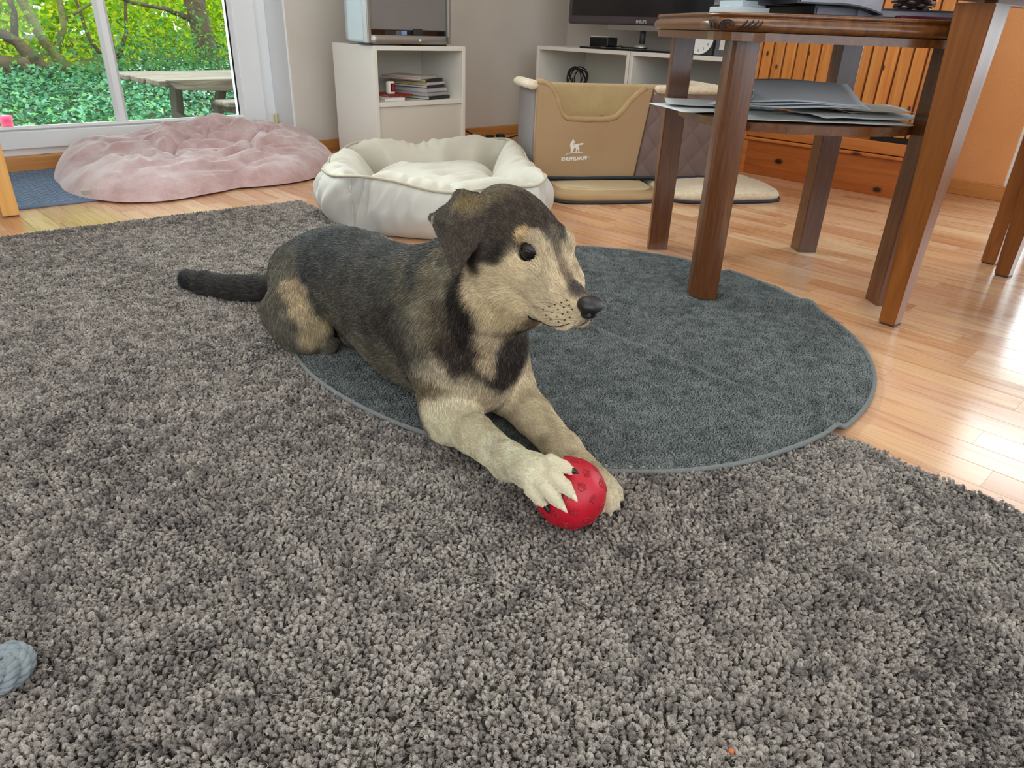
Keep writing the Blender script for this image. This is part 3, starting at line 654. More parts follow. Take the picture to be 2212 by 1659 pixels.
# ---- dining table at the right edge, the chair under it, the chair at the left edge
M_oakZ = wood('reddish_beech', '#6f3d14', '#814a1b', '#965a26', .32, 'Z', rand=.08, coat=.2)
M_oakX = wood('reddish_beech_x', '#6f3d14', '#814a1b', '#965a26', .32, 'X', rand=.08, coat=.2)
dt = thing('dining_table', 'reddish wooden table whose tapered leg stands right of the side table', 'table', (1.70, .50, 0), -.09)
def tleg(x, y, par, b0=.036, b1=.072, h=.655, m=M_oakZ, pad=True):
    bm = bmesh.new(); lo = [bm.verts.new((sx * b0 / 2, sy * b0 / 2, .004)) for sx, sy in ((-1, -1), (1, -1), (1, 1), (-1, 1))]; hi = [bm.verts.new((sx * b1 / 2, sy * b1 / 2, h)) for sx, sy in ((-1, -1), (1, -1), (1, 1), (-1, 1))]
    for i in range(4): bm.faces.new((lo[i], lo[(i + 1) % 4], hi[(i + 1) % 4], hi[i]))
    bm.faces.new(lo[::-1]); bm.faces.new(hi); bmesh.ops.bevel(bm, geom=list(bm.edges), offset=.002, segments=2, affect='EDGES')
    o = obj('leg', bm, m, par, False, (x, y, 0))
    if pad: box('felt_pad', (0.001, -.001, .0022), (b0 - .001, b0 - .001, .0044), M_dark, o, bev=.001)
    return o
for x, y in ((0, 0), (.665, 0), (0, -.665), (.665, -.665)): tleg(x, y, dt)
for a, b in (((.03, -.012), (.635, .012)), ((.03, -.677), (.635, -.653))): box2('apron', (a[0], a[1], .655), (b[0], b[1], .69), M_oakX, dt)
box2('tabletop', (-.05, -.72, .69), (.70, .05, .712), M_oakX, dt, .004)
cl = thing('tablecloth', 'dark red cloth with a white hem on the table at the right edge', 'tablecloth', (1.70, .50, 0), -.09)
M_red = mat('cloth_dark_red', '#5a1420', '#661824', .9, 40); bm = bmesh.new(); add_box(bm, (.325, -.335, .7145), (.782, .80, .004))
for c_, s_ in (((.325, .064, .690), (.786, .003, .05)), ((.325, -.734, .690), (.786, .003, .05)), ((-.066, -.335, .690), (.003, .80, .05)), ((.716, -.335, .690), (.003, .80, .05))): add_box(bm, c_, s_)
obj('cloth', bm, M_red, cl); bm = bmesh.new()
for c_, s_ in (((.325, .064, .6655), (.788, .0036, .006)), ((-.066, -.335, .6655), (.0036, .80, .006))): add_box(bm, c_, s_)
obj('hem', bm, mat('cloth_hem', '#d8cfc6', None, .9), cl)
def chair(label, loc, rz, m_z, m_x, W, Dp, sq=.04):
    c_ = thing('dining_chair', label, 'chair', loc, rz)
    for x, y in ((0, 0), (W, 0), (0, -Dp), (W, -Dp)):
        bm = bmesh.new(); add_box(bm, (0, 0, .226), (sq, sq, .446), None, .003); o = obj('leg', bm, m_z, c_, False, (x, y, 0)); box('felt_pad', (0, 0, .002), (sq - .008, sq - .008, .004), M_dark, o, bev=0)
    for x in (0, W): box2('post', (x - sq / 2, -Dp - sq / 2, .45), (x + sq / 2, -Dp + sq / 2, .92), m_z, c_, .003)
    for z in (.62, .74, .86): box2('slat', (sq / 2, -Dp - .01, z), (W - sq / 2, -Dp + .01, z + .05), m_x, c_, .004)
    for y in (0, -Dp): box2('rail', (sq / 2, y - .01, .39), (W - sq / 2, y + .01, .445), m_x, c_)
    box2('seat', (-.02, -Dp + .01, .45), (W + .02, .02, .472), m_x, c_, .006); return c_
chair('reddish wooden chair whose single leg shows beyond the tapered table legs', (2.475, .505, 0), -.08, M_oakZ, M_oakX, .40, .40)
M_lightZ = wood('light_beech', '#d09a52', '#dba65e', '#e3b26c', .38, 'Z', rand=.03); M_lightX = wood('light_beech_x', '#d09a52', '#dba65e', '#e3b26c', .38, 'X', rand=.03)
chair('light beech chair whose leg stands on the blue mat by the garden door', (.392, 2.690, 0), math.pi - .05, M_lightZ, M_lightX, .42, .42, .046)
# ================================================================== RUGS AND DOG BEDS
def inside(poly, X, Y):
    r = np.zeros(X.shape, bool); n = len(poly)
    for i in range(n):
        (x1, y1), (x2, y2) = poly[i], poly[(i + 1) % n]
        c = ((y1 > Y) != (y2 > Y)) & (X < (x2 - x1) * (Y - y1) / (y2 - y1 + 1e-12) + x1); r ^= c
    return r
CM = np.array(cam.matrix_world.inverted())
def np_px(P):
    d = P @ CM[:3, :3].T + CM[:3, 3]; z = -d[:, 2]
    return 1106 + 1530 * d[:, 0] / z, 829.5 - 1530 * d[:, 1] / z, z
def seen(P, m=60):
    u, v, z = np_px(P); return (z > .1) & (u > -m) & (u < 2212 + m) & (v > -m) & (v < 1659 + m)
RUGP = [(-1.2, 2.44), (.305, 2.368), (.67, 2.349), (1.185, 2.318), (1.155, 1.7), (1.095, .95), (1.078, .40), (1.066, .05), (1.06, -.6), (-1.2, -.6)]
RC = np.array([1.125, .953]); RR = .604
def round_r(th): return RR * (1 + .010 * np.sin(3 * th + 1.0) + .008 * np.sin(5 * th + .4) - .050 * np.exp(-((th - .02) / .13) ** 2) + .022 * np.exp(-((th + .27) / .13) ** 2))
def rug_edge_x(y): return np.interp(y, [p[1] for p in RUGP[3:9]][::-1], [p[0] for p in RUGP[3:9]][::-1])
def round_z(X, Y):
    """height of the round rug's backing: lies on the big rug on the left, drops to the floor on the right"""
    on = 1 - smoothstep(-.004, .045, X - rug_edge_x(Y))
    bumps = .010 * np.exp(-((X - 1.09) / .022) ** 2) * (fbm(np.stack([X * 4, Y * 4, 0 * X], -1), 1, 2))
    t_ = np.clip(((X - 1.52) * .17 + (Y - .82) * -.20) / (.17 ** 2 + .20 ** 2), 0, 1); ds = np.hypot(X - 1.52 - .17 * t_, Y - .82 + .20 * t_)
    return .003 + .0115 * on + .011 * np.exp(-(ds / .028) ** 2) + bumps + .006 * (fbm(np.stack([X, Y, 0 * X + 3], -1), 5.0, 3) - .45).clip(0)

# ---- the big rug: woven backing plus about a hundred thousand curled tufts
rug = thing('large_rug', 'large mottled grey and taupe tufted rug covering the foreground floor', 'rug', (0, 0, 0))
bm = bmesh.new(); prism(bm, RUGP[::-1], .0005, .006); obj('backing', bm, mat('rug_backing', '#4f4a45', '#5d5851', .95, 40), rug)
sp = .0047
gx, gy = np.meshgrid(np.arange(-.70, 1.22, sp), np.arange(-.30, 2.45, sp), indexing='ij')
P = np.stack([gx.ravel(), gy.ravel()], 1) + RNG.uniform(-.42, .42, (gx.size, 2)) * sp; near = seen(np.c_[P, 0 * P[:, 0] + .01], 130); P = P[near]
gx, gy = np.meshgrid(np.arange(-1.2, 1.22, .0078), np.arange(-.6, 2.45, .0078), indexing='ij'); P2 = np.stack([gx.ravel(), gy.ravel()], 1) + RNG.uniform(-.42, .42, (gx.size, 2)) * .0078
P2 = P2[~seen(np.c_[P2, 0 * P2[:, 0] + .01], 130)]; wide = np.r_[np.ones(len(P)), np.full(len(P2), 1.65)]; P = np.r_[P, P2]      # coarser tufts where the rug runs out of the picture
ok = inside(RUGP, P[:, 0], P[:, 1])
dd = np.hypot(*(P - RC).T); th_ = np.arctan2(P[:, 1] - RC[1], P[:, 0] - RC[0])
ok &= dd > round_r(th_) - .010
P = P[ok]; wide = wide[ok]; n = len(P); print('tufts', n)
P3 = np.c_[P, np.zeros(n)]
blot = fbm(P3 * np.array([1, .8, 1]), 9, 3); fine = fbm(P3 + 9, 72, 3); big = fbm(P3 + 5, 2.6, 2)
tone = .61 + .40 * (blot - .5) + 1.45 * (fine - .5) + .30 * (big - .5) + RNG.normal(0, .15, n)
tone = np.clip(tone, 0, 1)[:, None]
cD, cM, cL = L3('#686360'), L3('#998f88'), L3('#beb4aa')
col = np.where(tone < .5, cD + (cM - cD) * tone * 2, cM + (cL - cM) * (tone * 2 - 1)) * RNG.uniform(.86, 1.12, (n, 1))
lean = 6.28 * fbm(P3, 7, 2) * 2 + RNG.normal(0, 1.1, n); hgt = (.0115 + .004 * (fbm(P3 + 2, 30, 2) - .5)) * RNG.uniform(.8, 1.2, n)
k = 6; s = np.linspace(0, 1, k); curl = RNG.uniform(2.2, 4.2, n)[:, None] * np.where(RNG.random(n) < .5, 1, -1)[:, None]
ang = lean[:, None] + curl * s
rad_ = .0034 * np.sin(s * 2.4) ** .8
pts = np.zeros((n, k, 3), np.float32)
pts[:, :, 0] = P[:, :1] + rad_ * np.cos(ang) + .0028 * s * np.cos(lean)[:, None]
pts[:, :, 1] = P[:, 1:] + rad_ * np.sin(ang) + .0028 * s * np.sin(lean)[:, None]
pts[:, :, 2] = .004 + hgt[:, None] * (np.sin(s * 2.1) / .9)
M_yarn = attr_mat('rug_yarn', .95, .1, noise=(900, '#a8a8a8', '#ffffff'))
hair('pile', pts, np.array([.0019, .0021, .0021, .0020, .0018, .0011])[None, :] * RNG.uniform(.72, 1.12, (n, 1)) * wide[:, None], col, M_yarn, rug)
# fine fibres standing off the yarn
nf = 300000; id_ = RNG.integers(0, n, nf); k2 = 4; s2 = np.linspace(0, 1, k2)
a0 = RNG.uniform(0, 6.28, nf); b0 = pts[id_, RNG.integers(2, 6, nf)] + RNG.normal(0, .0013, (nf, 3)); ln = RNG.uniform(.0025, .0075, nf)
fp = np.zeros((nf, k2, 3), np.float32)
fp[:, :, 0] = b0[:, :1] + ln[:, None] * s2 * np.cos(a0[:, None] + s2 * 2); fp[:, :, 1] = b0[:, 1:2] + ln[:, None] * s2 * np.sin(a0[:, None] + s2 * 2)
fp[:, :, 2] = b0[:, 2:] + .0015 * np.sin(s2 * 3)
hair('fuzz', fp, np.array([.00016, .00016, .00014, .00006]), np.clip(col[id_] * 1.15, 0, 1), M_yarn, rug)

# ---- round rug
M_rr = attr_mat('round_rug_pile', .95, .1)
rr = thing('round_rug', 'round grey blue short pile rug under the dog and the side table leg', 'rug', (0, 0, 0))
nt_, nr_ = 160, 60; th = np.linspace(0, 2 * np.pi, nt_, endpoint=False); q = np.linspace(0.001, 1, nr_)
TH, Q = np.meshgrid(th, q, indexing='ij'); Rr = round_r(TH) * Q; X_, Y_ = RC[0] + Rr * np.cos(TH), RC[1] + Rr * np.sin(TH)
V = np.stack([X_, Y_, round_z(X_, Y_) + .002], -1).reshape(-1, 3)
raw('backing', V, grid_faces(nt_, nr_, True), mat('round_rug_backing', '#4c5456', '#565f61', .95, 60), rr, True)
bm = bmesh.new(); ths = np.linspace(0, 2 * np.pi, 400, endpoint=False); rx = RC[0] + (round_r(ths) - .001) * np.cos(ths); ry = RC[1] + (round_r(ths) - .001) * np.sin(ths)
hz = round_z(rx, ry) + .0035 + .0035 * (fbm(np.stack([rx * 6, ry * 6, 0 * rx], -1), 1, 2) - .4).clip(0) * (rx < 1.08)
tube(bm, list(zip(rx, ry, hz)), .0042 + .0004 * np.sin(ths * 260), 8, True); obj('edge_binding', bm, mat('round_rug_binding', '#686b6a', '#757876', .9, 220, .6, 400), rr, True)
sp = .0025
gx, gy = np.meshgrid(np.arange(.5, 1.75, sp), np.arange(.33, 1.58, sp), indexing='ij')
P = np.stack([gx.ravel(), gy.ravel()], 1) + RNG.uniform(-.5, .5, (gx.size, 2)) * sp
dd = np.hypot(*(P - RC).T); ok = (dd < round_r(np.arctan2(P[:, 1] - RC[1], P[:, 0] - RC[0])) - .003); P = P[ok]; n = len(P); print('short pile', n)
P3 = np.c_[P, np.zeros(n)]; z0 = round_z(P[:, 0], P[:, 1])
br = fbm(P3, 9, 3); lean = 2.3 + 1.0 * (fbm(P3 + 4, 5, 3) - .5) * 2 + RNG.normal(0, 1.0, n); fine = fbm(P3 + 7, 60, 2)
tone = np.clip(.5 + .55 * (br - .5) + 1.1 * (fine - .5) + RNG.normal(0, .14, n), 0, 1)[:, None]
col = L3('#5a5f5e') + (L3('#838785') - L3('#5a5f5e')) * tone
k = 4; s = np.linspace(0, 1, k); hg = RNG.uniform(.0042, .0066, n); ll = .0032; cu_r = RNG.uniform(-2.5, 2.5, n)[:, None] * s
pts = np.zeros((n, k, 3), np.float32)
pts[:, :, 0] = P[:, :1] + ll * s ** 1.6 * np.cos(lean[:, None] + cu_r); pts[:, :, 1] = P[:, 1:] + ll * s ** 1.6 * np.sin(lean[:, None] + cu_r)
pts[:, :, 2] = z0[:, None] + .001 + hg[:, None] * (s - .18 * s * s)
hair('pile', pts, np.array([.00085, .00095, .0009, .0005]), col, M_rr, rr)

# ---- loose dog hairs on the rug
nh = 420; u_ = RNG.uniform(.0, 1, nh) ** 1.0; cx_ = np.where(RNG.random(nh) < .75, RNG.normal(.42, .20, nh), RNG.uniform(-.1, 1.0, nh)); cy_ = np.where(cx_ < 2, RNG.normal(.50, .28, nh), 0)
ok = inside(RUGP, cx_, cy_) & (np.hypot(cx_ - RC[0], cy_ - RC[1]) > RR + .01); cx_, cy_ = cx_[ok], cy_[ok]; nh = len(cx_)
k = 9; s = np.linspace(0, 1, k); a0 = RNG.uniform(0, 6.28, nh); kk = RNG.normal(0, 1.6, nh); ln = RNG.uniform(.015, .05, nh)
A = a0[:, None] + kk[:, None] * s; dx_ = np.cumsum(np.cos(A), 1) / k; dy_ = np.cumsum(np.sin(A), 1) / k
pts = np.zeros((nh, k, 3), np.float32); pts[:, :, 0] = cx_[:, None] + ln[:, None] * dx_; pts[:, :, 1] = cy_[:, None] + ln[:, None] * dy_
pts[:, :, 2] = .0175 + .003 * np.sin(s * 5 + a0[:, None])
lh = thing('loose_hair', 'fine pale dog hairs scattered over the front of the big rug', 'hair', kind='stuff')
hair('strands', pts, np.array([.00011] * k), np.broadcast_to(L3('#d0c9ba'), (nh, 3)), attr_mat('dog_hair', .6, .3), lh)

# ---- blue door mat
dm = thing('door_mat', 'blue grey ribbed door mat under the pink floor cushion by the garden door', 'door mat', (0, 0, 0))
bm = bmesh.new(); add_box(bm, (.33, 3.088, .003), (1.24, .672, .006), None, .002); obj('mat_base', bm, mat('mat_blue', '#5d6f87', '#6a7c94', .9, 30, .5, 500), dm)
bm = bmesh.new()
for i in range(36):
    for j in range(38): add_box(bm, (.06 + .025 * i + (.0125 if j % 2 else 0), 2.79 + .0165 * j, .0066), (.015, .006, .002), (0, 0, .5 if (i + j) % 2 else -.5))
o = obj('ribs', bm, mat('mat_blue_ribs', '#7f93ad', '#8fa2ba', .9, 30), dm); o['kind'] = 'stuff'

# ---- pink floor cushion, leaning on the step of the door at the back
cush = thing('floor_cushion', 'wrinkled dusty pink velvet floor cushion lying before the garden door', 'cushion', (0, 0, 0))
cb = np.array([(.665, 3.30), (.628, 3.08), (.612, 2.92), (.640, 2.78), (.715, 2.655), (.83, 2.60), (.99, 2.635), (1.12, 2.675), (1.235, 2.648), (1.36, 2.655), (1.50, 2.715), (1.63, 2.83), (1.74, 3.00), (1.79, 3.14), (1.775, 3.245), (1.69, 3.285), (1.60, 3.40), (1.46, 3.422), (1.25, 3.42), (1.05, 3.41), (.88, 3.40), (.74, 3.38)])
cc = np.array([1.20, 3.05]); an = np.arctan2(*(cb - cc).T[::-1]); rd = np.hypot(*(cb - cc).T); o_ = np.argsort(an); an, rd = an[o_], rd[o_]
nt_, nr_ = 300, 110; th = np.linspace(-np.pi, np.pi, nt_, endpoint=False)
rb = np.interp(th, np.r_[an - 2 * np.pi, an, an + 2 * np.pi], np.r_[rd, rd, rd])
for _ in range(6): rb = (np.roll(rb, 1) + 2 * rb + np.roll(rb, -1)) / 4
q = np.linspace(0, 1, nr_); q = 1 - (1 - q) ** 1.5; q[0] = .002
TH, Q = np.meshgrid(th, q, indexing='ij'); RB = rb[:, None] * Q
X_, Y_ = cc[0] + RB * np.cos(TH), cc[1] + RB * np.sin(TH); P3 = np.stack([X_, Y_, 0 * X_], -1)
def ridged(P, sc, o): return 1 - np.abs(2 * fbm(P + o, sc, 2) - 1) * 2.2
wx = fbm(P3, 3, 2) - .5; wy = fbm(P3 + 8, 3, 2) - .5
PW = np.stack([X_ * .75 + .30 * wx, Y_ * 1.45 + .35 * wy, 0 * X_], -1)
g1 = np.array([(1.02, 3.02), (1.30, 2.90), (1.46, 3.10), (1.22, 3.18)])     # places where the cover is gathered
star = 0
for gi, (gx_, gy_) in enumerate(g1):
    dx_, dy_ = X_ - gx_, (Y_ - gy_) * 1.5; r_ = np.hypot(dx_, dy_); a_ = np.arctan2(dy_, dx_)
    w_ = np.exp(-(r_ / .26) ** 2); star = star + w_ * (np.abs(np.sin(a_ * 3.5 + 1.7 * gi + 5 * (fbm(P3 + gi, 5, 2) - .5))) ** .6 - .6) * smoothstep(.0, .05, r_) - .55 * np.exp(-(r_ / .045) ** 2)
fold = ridged(PW, 4.4, 0).clip(-.6, 1); fold2 = ridged(PW, 9.5, 3).clip(-.6, 1); lump = fbm(P3 + 4, 4.2, 2)
prof = (1 - Q ** 5) ** .5
mid = smoothstep(0, .75, 1 - Q)
base = .064 * smoothstep(3.02, 3.34, Y_) * (X_ < 1.9) + .010
thick = (.062 + .075 * (lump - .38) + .028 * smoothstep(2.9, 3.4, Y_) * smoothstep(1.0, 1.35, X_)) * prof
z = base * (1 - .5 * Q ** 8) + thick + (.030 * fold + .021 * fold2 + .040 * star) * prof ** .8 * (.35 + .65 * mid)
z = .0066 + (z.clip(.012, None) - .0066) * (1 - Q ** 18) ** .5
edge = smoothstep(.90, 1.0, Q); X_ = X_ + .012 * edge * 0; pass
Vt = np.stack([X_, Y_, z], -1).reshape(-1, 3)
# rounded underside
q2 = np.linspace(1, .80, 5); T2, Q2 = np.meshgrid(th, q2, indexing='ij'); R2 = rb[:, None] * Q2 * (1 - .0)
zb = np.array([.55, .30, .14, .06, .0]); zed = z[:, -1:]
Vb = np.stack([cc[0] + R2 * np.cos(T2), cc[1] + R2 * np.sin(T2), np.full_like(T2, .0066)], -1)
Vb[:, 0] = Vt.reshape(nt_, nr_, 3)[:, -1]
F = grid_faces(nt_, nr_, True); off = len(Vt); F2 = [tuple(off + i for i in f) for f in grid_faces(nt_, 5, True)]
m_, nt, b = new_mat('dusty_pink_velvet'); b.inputs['Roughness'].default_value = .75; b.inputs['Sheen Weight'].default_value = 1.0; b.inputs['Sheen Roughness'].default_value = .4; b.inputs['Sheen Tint'].default_value = (1, .93, .93, 1)
v = _coords(nt); nt.links.new(_ramp(nt, _noise(nt, v, 9, 5, .7), [(.25, '#a98784'), (.45, '#bf9f9d'), (.62, '#cfb9b9'), (.8, '#ddd0d1')]), b.inputs['Base Color']); _bump(nt, b, _noise(nt, v, 420, 3), .35, .0015)
raw('cover', np.concatenate([Vt, Vb.reshape(-1, 3)]), F + F2, m_, cush, True)
bm = bmesh.new(); add_box(bm, (.640, 2.795, .026), (.028, .006, .018), (.4, 0, -.35), .001); obj('care_label', bm, mat('label_cream', '#cdc3b0', '#b9ae9b', .8, 200), cush)
bm = bmesh.new()
for i in range(0, nt_ - 1):
    pass
bm.free()

# ---- white bolster bed
bed = thing('dog_bed', 'cream white bolster dog bed with piped rim behind the dog', 'dog bed', (0, 0, 0))
rim = np.array([(1.135, 2.00), (1.137, 1.88), (1.21, 1.77), (1.30, 1.660), (1.44, 1.585), (1.575, 1.545), (1.67, 1.600), (1.79, 1.775), (1.915, 1.94), (2.02, 2.10), (2.07, 2.25), (2.03, 2.34), (1.87, 2.375), (1.71, 2.49), (1.55, 2.515), (1.43, 2.43), (1.28, 2.255), (1.165, 2.09)])
bc = np.array([1.61, 2.03]); an = np.arctan2(*(rim - bc).T[::-1]); rd = np.hypot(*(rim - bc).T); o_ = np.argsort(an); an, rd = an[o_], rd[o_]
nt_ = 360; th = np.linspace(-np.pi, np.pi, nt_, endpoint=False)
rb = np.interp(th, np.r_[an - 2 * np.pi, an, an + 2 * np.pi], np.r_[rd, rd, rd])
for _ in range(5): rb = (np.roll(rb, 1) + 2 * rb + np.roll(rb, -1)) / 4
corner = [math.atan2(y - bc[1], x - bc[0]) for x, y in ((1.139, 1.885), (1.64, 1.57), (2.11, 2.24), (1.50, 2.49))]
corner = sorted(corner)
def cdist(t): return np.min([np.abs((t - c + np.pi) % (2 * np.pi) - np.pi) for c in corner], axis=0)
cd_ = cdist(th); puff = smoothstep(0, .24, cd_)
hrim = .150 + .010 * np.sin(th * 2 + .5) + .014 * np.exp(-(cd_ / .20) ** 2) - .012 * smoothstep(.2, .8, cd_) + .006 * np.sin(th * 9)
M_bed = mat('bed_white_cotton', '#b9b4ab', '#c3beb5', .85, 7, .25, 160, sheen=.2, bdist=.001); M_bedin = mat('bed_cream_cotton', '#bfb9aa', '#c9c3b4', .85, 7, .25, 160, sheen=.2, bdist=.001)
M_pipe = mat('bed_piping_beige', '#b5a993', '#bfb39e', .8, 40)
def bed_ring(offs, zs, wr, seed, ramp=None):
    nq = len(offs); T, Q = np.meshgrid(th, np.arange(nq), indexing='ij')
    R_ = rb[:, None] + np.array(offs)[None, :] * (.05 + .95 * puff[:, None]); zz = np.array(zs)[None, :] * np.ones((nt_, 1))
    return T, R_, zz
def finish(name, T, R_, Z, m, wr, seed, lo=0, hi=None, dirr='rad'):
    X = bc[0] + R_ * np.cos(T); Y = bc[1] + R_ * np.sin(T); P = np.stack([T * 3.0, R_ * 3.0, Z * 4], -1)
    d = wr * (ridged(np.stack([T * 7.5 + 1.6 * fbm(P, 1.3, 2), R_ * 3 + Z * 6, 0 * T + seed], -1), 1.5, seed).clip(-.5, 1) - .3)
    w = np.sin(np.linspace(0, 1, R_.shape[1]) * np.pi)[None, :] ** .6
    V = np.stack([X + d * w * np.cos(T) * .7, Y + d * w * np.sin(T) * .7, Z + d * w * .6], -1)
    return raw(name, V.reshape(-1, 3), grid_faces(nt_, R_.shape[1], True), m, bed, True)
u = np.linspace(0, 1, 16)
T, R_, Z = bed_ring(.034 * np.sin(u * np.pi) ** .7 - .004 * (1 - u), u, 0, 0); Z = .004 + (hrim[:, None] - .004) * u[None, :]
finish('side_wall', T, R_, Z, M_bed, .016, 3)
u = np.linspace(0, 1, 20)
T, R_, Z = bed_ring(-.17 * u, u, 0, 0); Z = hrim[:, None] * (1 - u[None, :] ** 1.6 * .72) + .040 * np.sin(u * np.pi)[None, :] ** .8 * (-.15 + 1.15 * puff[:, None])
finish('bolster', T, R_, Z, M_bedin, .020, 8)
rp = [(bc[0] + (rb[i] + .002) * math.cos(th[i]), bc[1] + (rb[i] + .002) * math.sin(th[i]), hrim[i] + .003) for i in range(0, nt_, 3)]
bm = bmesh.new(); tube(bm, rp, .0042, 8, True); obj('piping', bm, M_pipe, bed, True)
for c in corner:        # upright seams in the side wall
    i = int((c + np.pi) / (2 * np.pi) * nt_) % nt_; bm = bmesh.new()
    tube(bm, [(bc[0] + (rb[i] + .003 * math.sin(t * 3.14)) * math.cos(th[i]), bc[1] + (rb[i] + .003 * math.sin(t * 3.14)) * math.sin(th[i]), .006 + (hrim[i] - .006) * t) for t in np.linspace(0, 1, 8)], .0012, 6); obj('seam', bm, M_bed, bed, True)
nq = 40; q = np.linspace(.002, 1, nq); T, Q = np.meshgrid(th, q, indexing='ij'); R_ = (rb[:, None] - .125) * Q
X = bc[0] + R_ * np.cos(T); Y = bc[1] + R_ * np.sin(T); P = np.stack([X, Y, 0 * X], -1)
Z = .045 + .072 * (1 - Q ** 3) ** .6 + .020 * (ridged(np.stack([X * 1.0 + .35 * fbm(P, 3, 2), Y * 2.6, 0 * X], -1), 3.6, 2).clip(-.4, 1)) * (1 - Q ** 4) + .010 * (fbm(P, 5, 2) - .5)
raw('cushion', np.stack([X, Y, Z], -1).reshape(-1, 3), grid_faces(nt_, nq, True), M_bedin, bed, True)
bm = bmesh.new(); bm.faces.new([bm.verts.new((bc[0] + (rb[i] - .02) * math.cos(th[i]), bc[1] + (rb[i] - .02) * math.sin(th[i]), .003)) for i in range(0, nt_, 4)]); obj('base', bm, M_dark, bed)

# ---- dog car bed on two folded mats
CB = math.atan2(-.39, .64); CO = (2.03, 2.01)
M_tan = mat('tan_canvas', '#a98c68', '#b09370', .8, 5, .3, 260, bdist=.001); M_fleece = mat('tan_fleece', '#bda374', '#c9b083', .95, 14, .7, 110, sheen=.4)
M_brownq = mat('quilted_brown', '#6f5c57', '#7c6862', .75, 8, .3, 200, sheen=.3); M_greyv = mat('side_grey_mauve', '#6f6462', '#7a6e6b', .8, 9, .3, 160, sheen=.3)
M_sherpa = mat('sherpa_cream', '#d9c6a3', '#e8dac0', .95, 60, 1.0, 90, sheen=.4, bdist=.006)
M_navy = mat('navy_binding', '#2b3038', '#343a43', .8)
mt = thing('dog_mat', 'tan padded dog mat lying under the left of the brown car bed', 'dog mat', (*CO, 0), CB)
def pad(name, x0, x1, y0, y1, h, m, par, rc=.10, seed=0, wr=.004, z0=.004):
    nt2 = 96; a = np.linspace(0, 2 * np.pi, nt2, endpoint=False); cx, cy, hx, hy = (x0 + x1) / 2, (y0 + y1) / 2, (x1 - x0) / 2, (y1 - y0) / 2
    ca, sa = np.cos(a), np.sin(a); e = .42; bx = np.sign(ca) * np.abs(ca) ** e * hx; by = np.sign(sa) * np.abs(sa) ** e * hy
    q = np.r_[np.linspace(.01, .9, 14), .94, .97, .99, 1, .985, .94]; zf = np.r_[(1 - np.linspace(.01, .9, 14) ** 6) ** .5, .80, .66, .5, .36, .12, 0.0]
    X = cx + bx[:, None] * q; Y = cy + by[:, None] * q; P = np.stack([X, Y, 0 * X + seed], -1)
    Z = z0 + h * zf[None, :] + wr * (fbm(P, 14, 3) - .5) * zf[None, :]
    return raw(name, np.stack([X, Y, Z], -1).reshape(-1, 3), grid_faces(nt2, len(q), True), m, par, True), (cx, cy, bx, by)
pad('padding', .03, .475, -.225, .22, .040, mat('mat_tan', '#a78a63', '#b39770', .85, 8, .4, 150), mt, seed=1)
_, (cx, cy, bx, by) = pad('top_pad', .07, .455, -.17, .20, .012, mat('mat_tan_light', '#b9a783', '#c3b290', .85, 8, .4, 150), mt, seed=5, z0=.034)
bm = bmesh.new(); tube(bm, [(.2525 + (.223) * a, -.0025 + .2235 * b, .006) for a, b in [(np.sign(math.cos(t)) * abs(math.cos(t)) ** .42, np.sign(math.sin(t)) * abs(math.sin(t)) ** .42) for t in np.linspace(0, 2 * math.pi, 97)[:-1]]], .005, 6, True); obj('binding', bm, M_navy, mt, True)
ms = thing('dog_mat', 'cream sherpa dog mat with black binding sticking out right of the car bed', 'dog mat', (*CO, 0), CB)
pad('sherpa_pad', .490, .985, -.245, .20, .048, M_sherpa, ms, seed=9, wr=.012)
bm = bmesh.new(); tube(bm, [(.7375 + .2475 * a, -.0225 + .2225 * b, .006) for a, b in [(np.sign(math.cos(t)) * abs(math.cos(t)) ** .42, np.sign(math.sin(t)) * abs(math.sin(t)) ** .42) for t in np.linspace(0, 2 * math.pi, 97)[:-1]]], .006, 6, True); obj('binding', bm, M_navy, ms, True)

cbd = thing('dog_car_bed', 'tan and quilted brown dog car bed with a scooped front panel, on two mats', 'dog bed', (*CO, .052), CB)
WB, DB, HB = .76, .30, .345
fp_ = [(.0, 0), (.42, 0)] + [(.42 + .045 * t, HB * t) for t in (.35, .7, 1.0)]
scoop = [(.435, HB - .012), (.405, HB - .032), (.375, HB - .062), (.35, HB - .095), (.325, HB - .118), (.29, HB - .128), (.20, HB - .130), (.125, HB - .126), (.105, HB - .112), (.088, HB - .075), (.070, HB - .035), (.050, HB - .010), (.03, HB), (.0, HB + .002)]
def upright(name, outline, y0, y1, m, par, bev=.004):
    bm = bmesh.new(); lo = [bm.verts.new((x, y0, z)) for x, z in outline]; hi = [bm.verts.new((x, y1, z)) for x, z in outline]; n = len(outline)
    f1 = bm.faces.new(lo); f2 = bm.faces.new(hi[::-1])
    for i in range(n): bm.faces.new((hi[i], hi[(i + 1) % n], lo[(i + 1) % n], lo[i]))
    bmesh.ops.recalc_face_normals(bm, faces=list(bm.faces))
    if bev: bmesh.ops.bevel(bm, geom=[e for e in bm.edges if len(e.link_faces) == 2 and e.calc_face_angle(0) > .6], offset=bev, segments=2, affect='EDGES')
    return obj(name, bm, m, par)
fpan = upright('front_panel', fp_ + scoop, 0, .022, M_tan, cbd)
bm = bmesh.new(); tube(bm, [(x, .011, z + .004) for x, z in scoop[::1]], .0125, 8); obj('panel_hem', bm, mat('tan_hem', '#a58762', '#b3966f', .85, 30), cbd, True)
box2('side_panel', (-.002, .022, 0), (.02, DB, HB - .01), M_greyv, cbd, .008); box2('side_panel', (WB - .02, .02, 0), (WB, DB, HB - .01), M_brownq, cbd, .008)
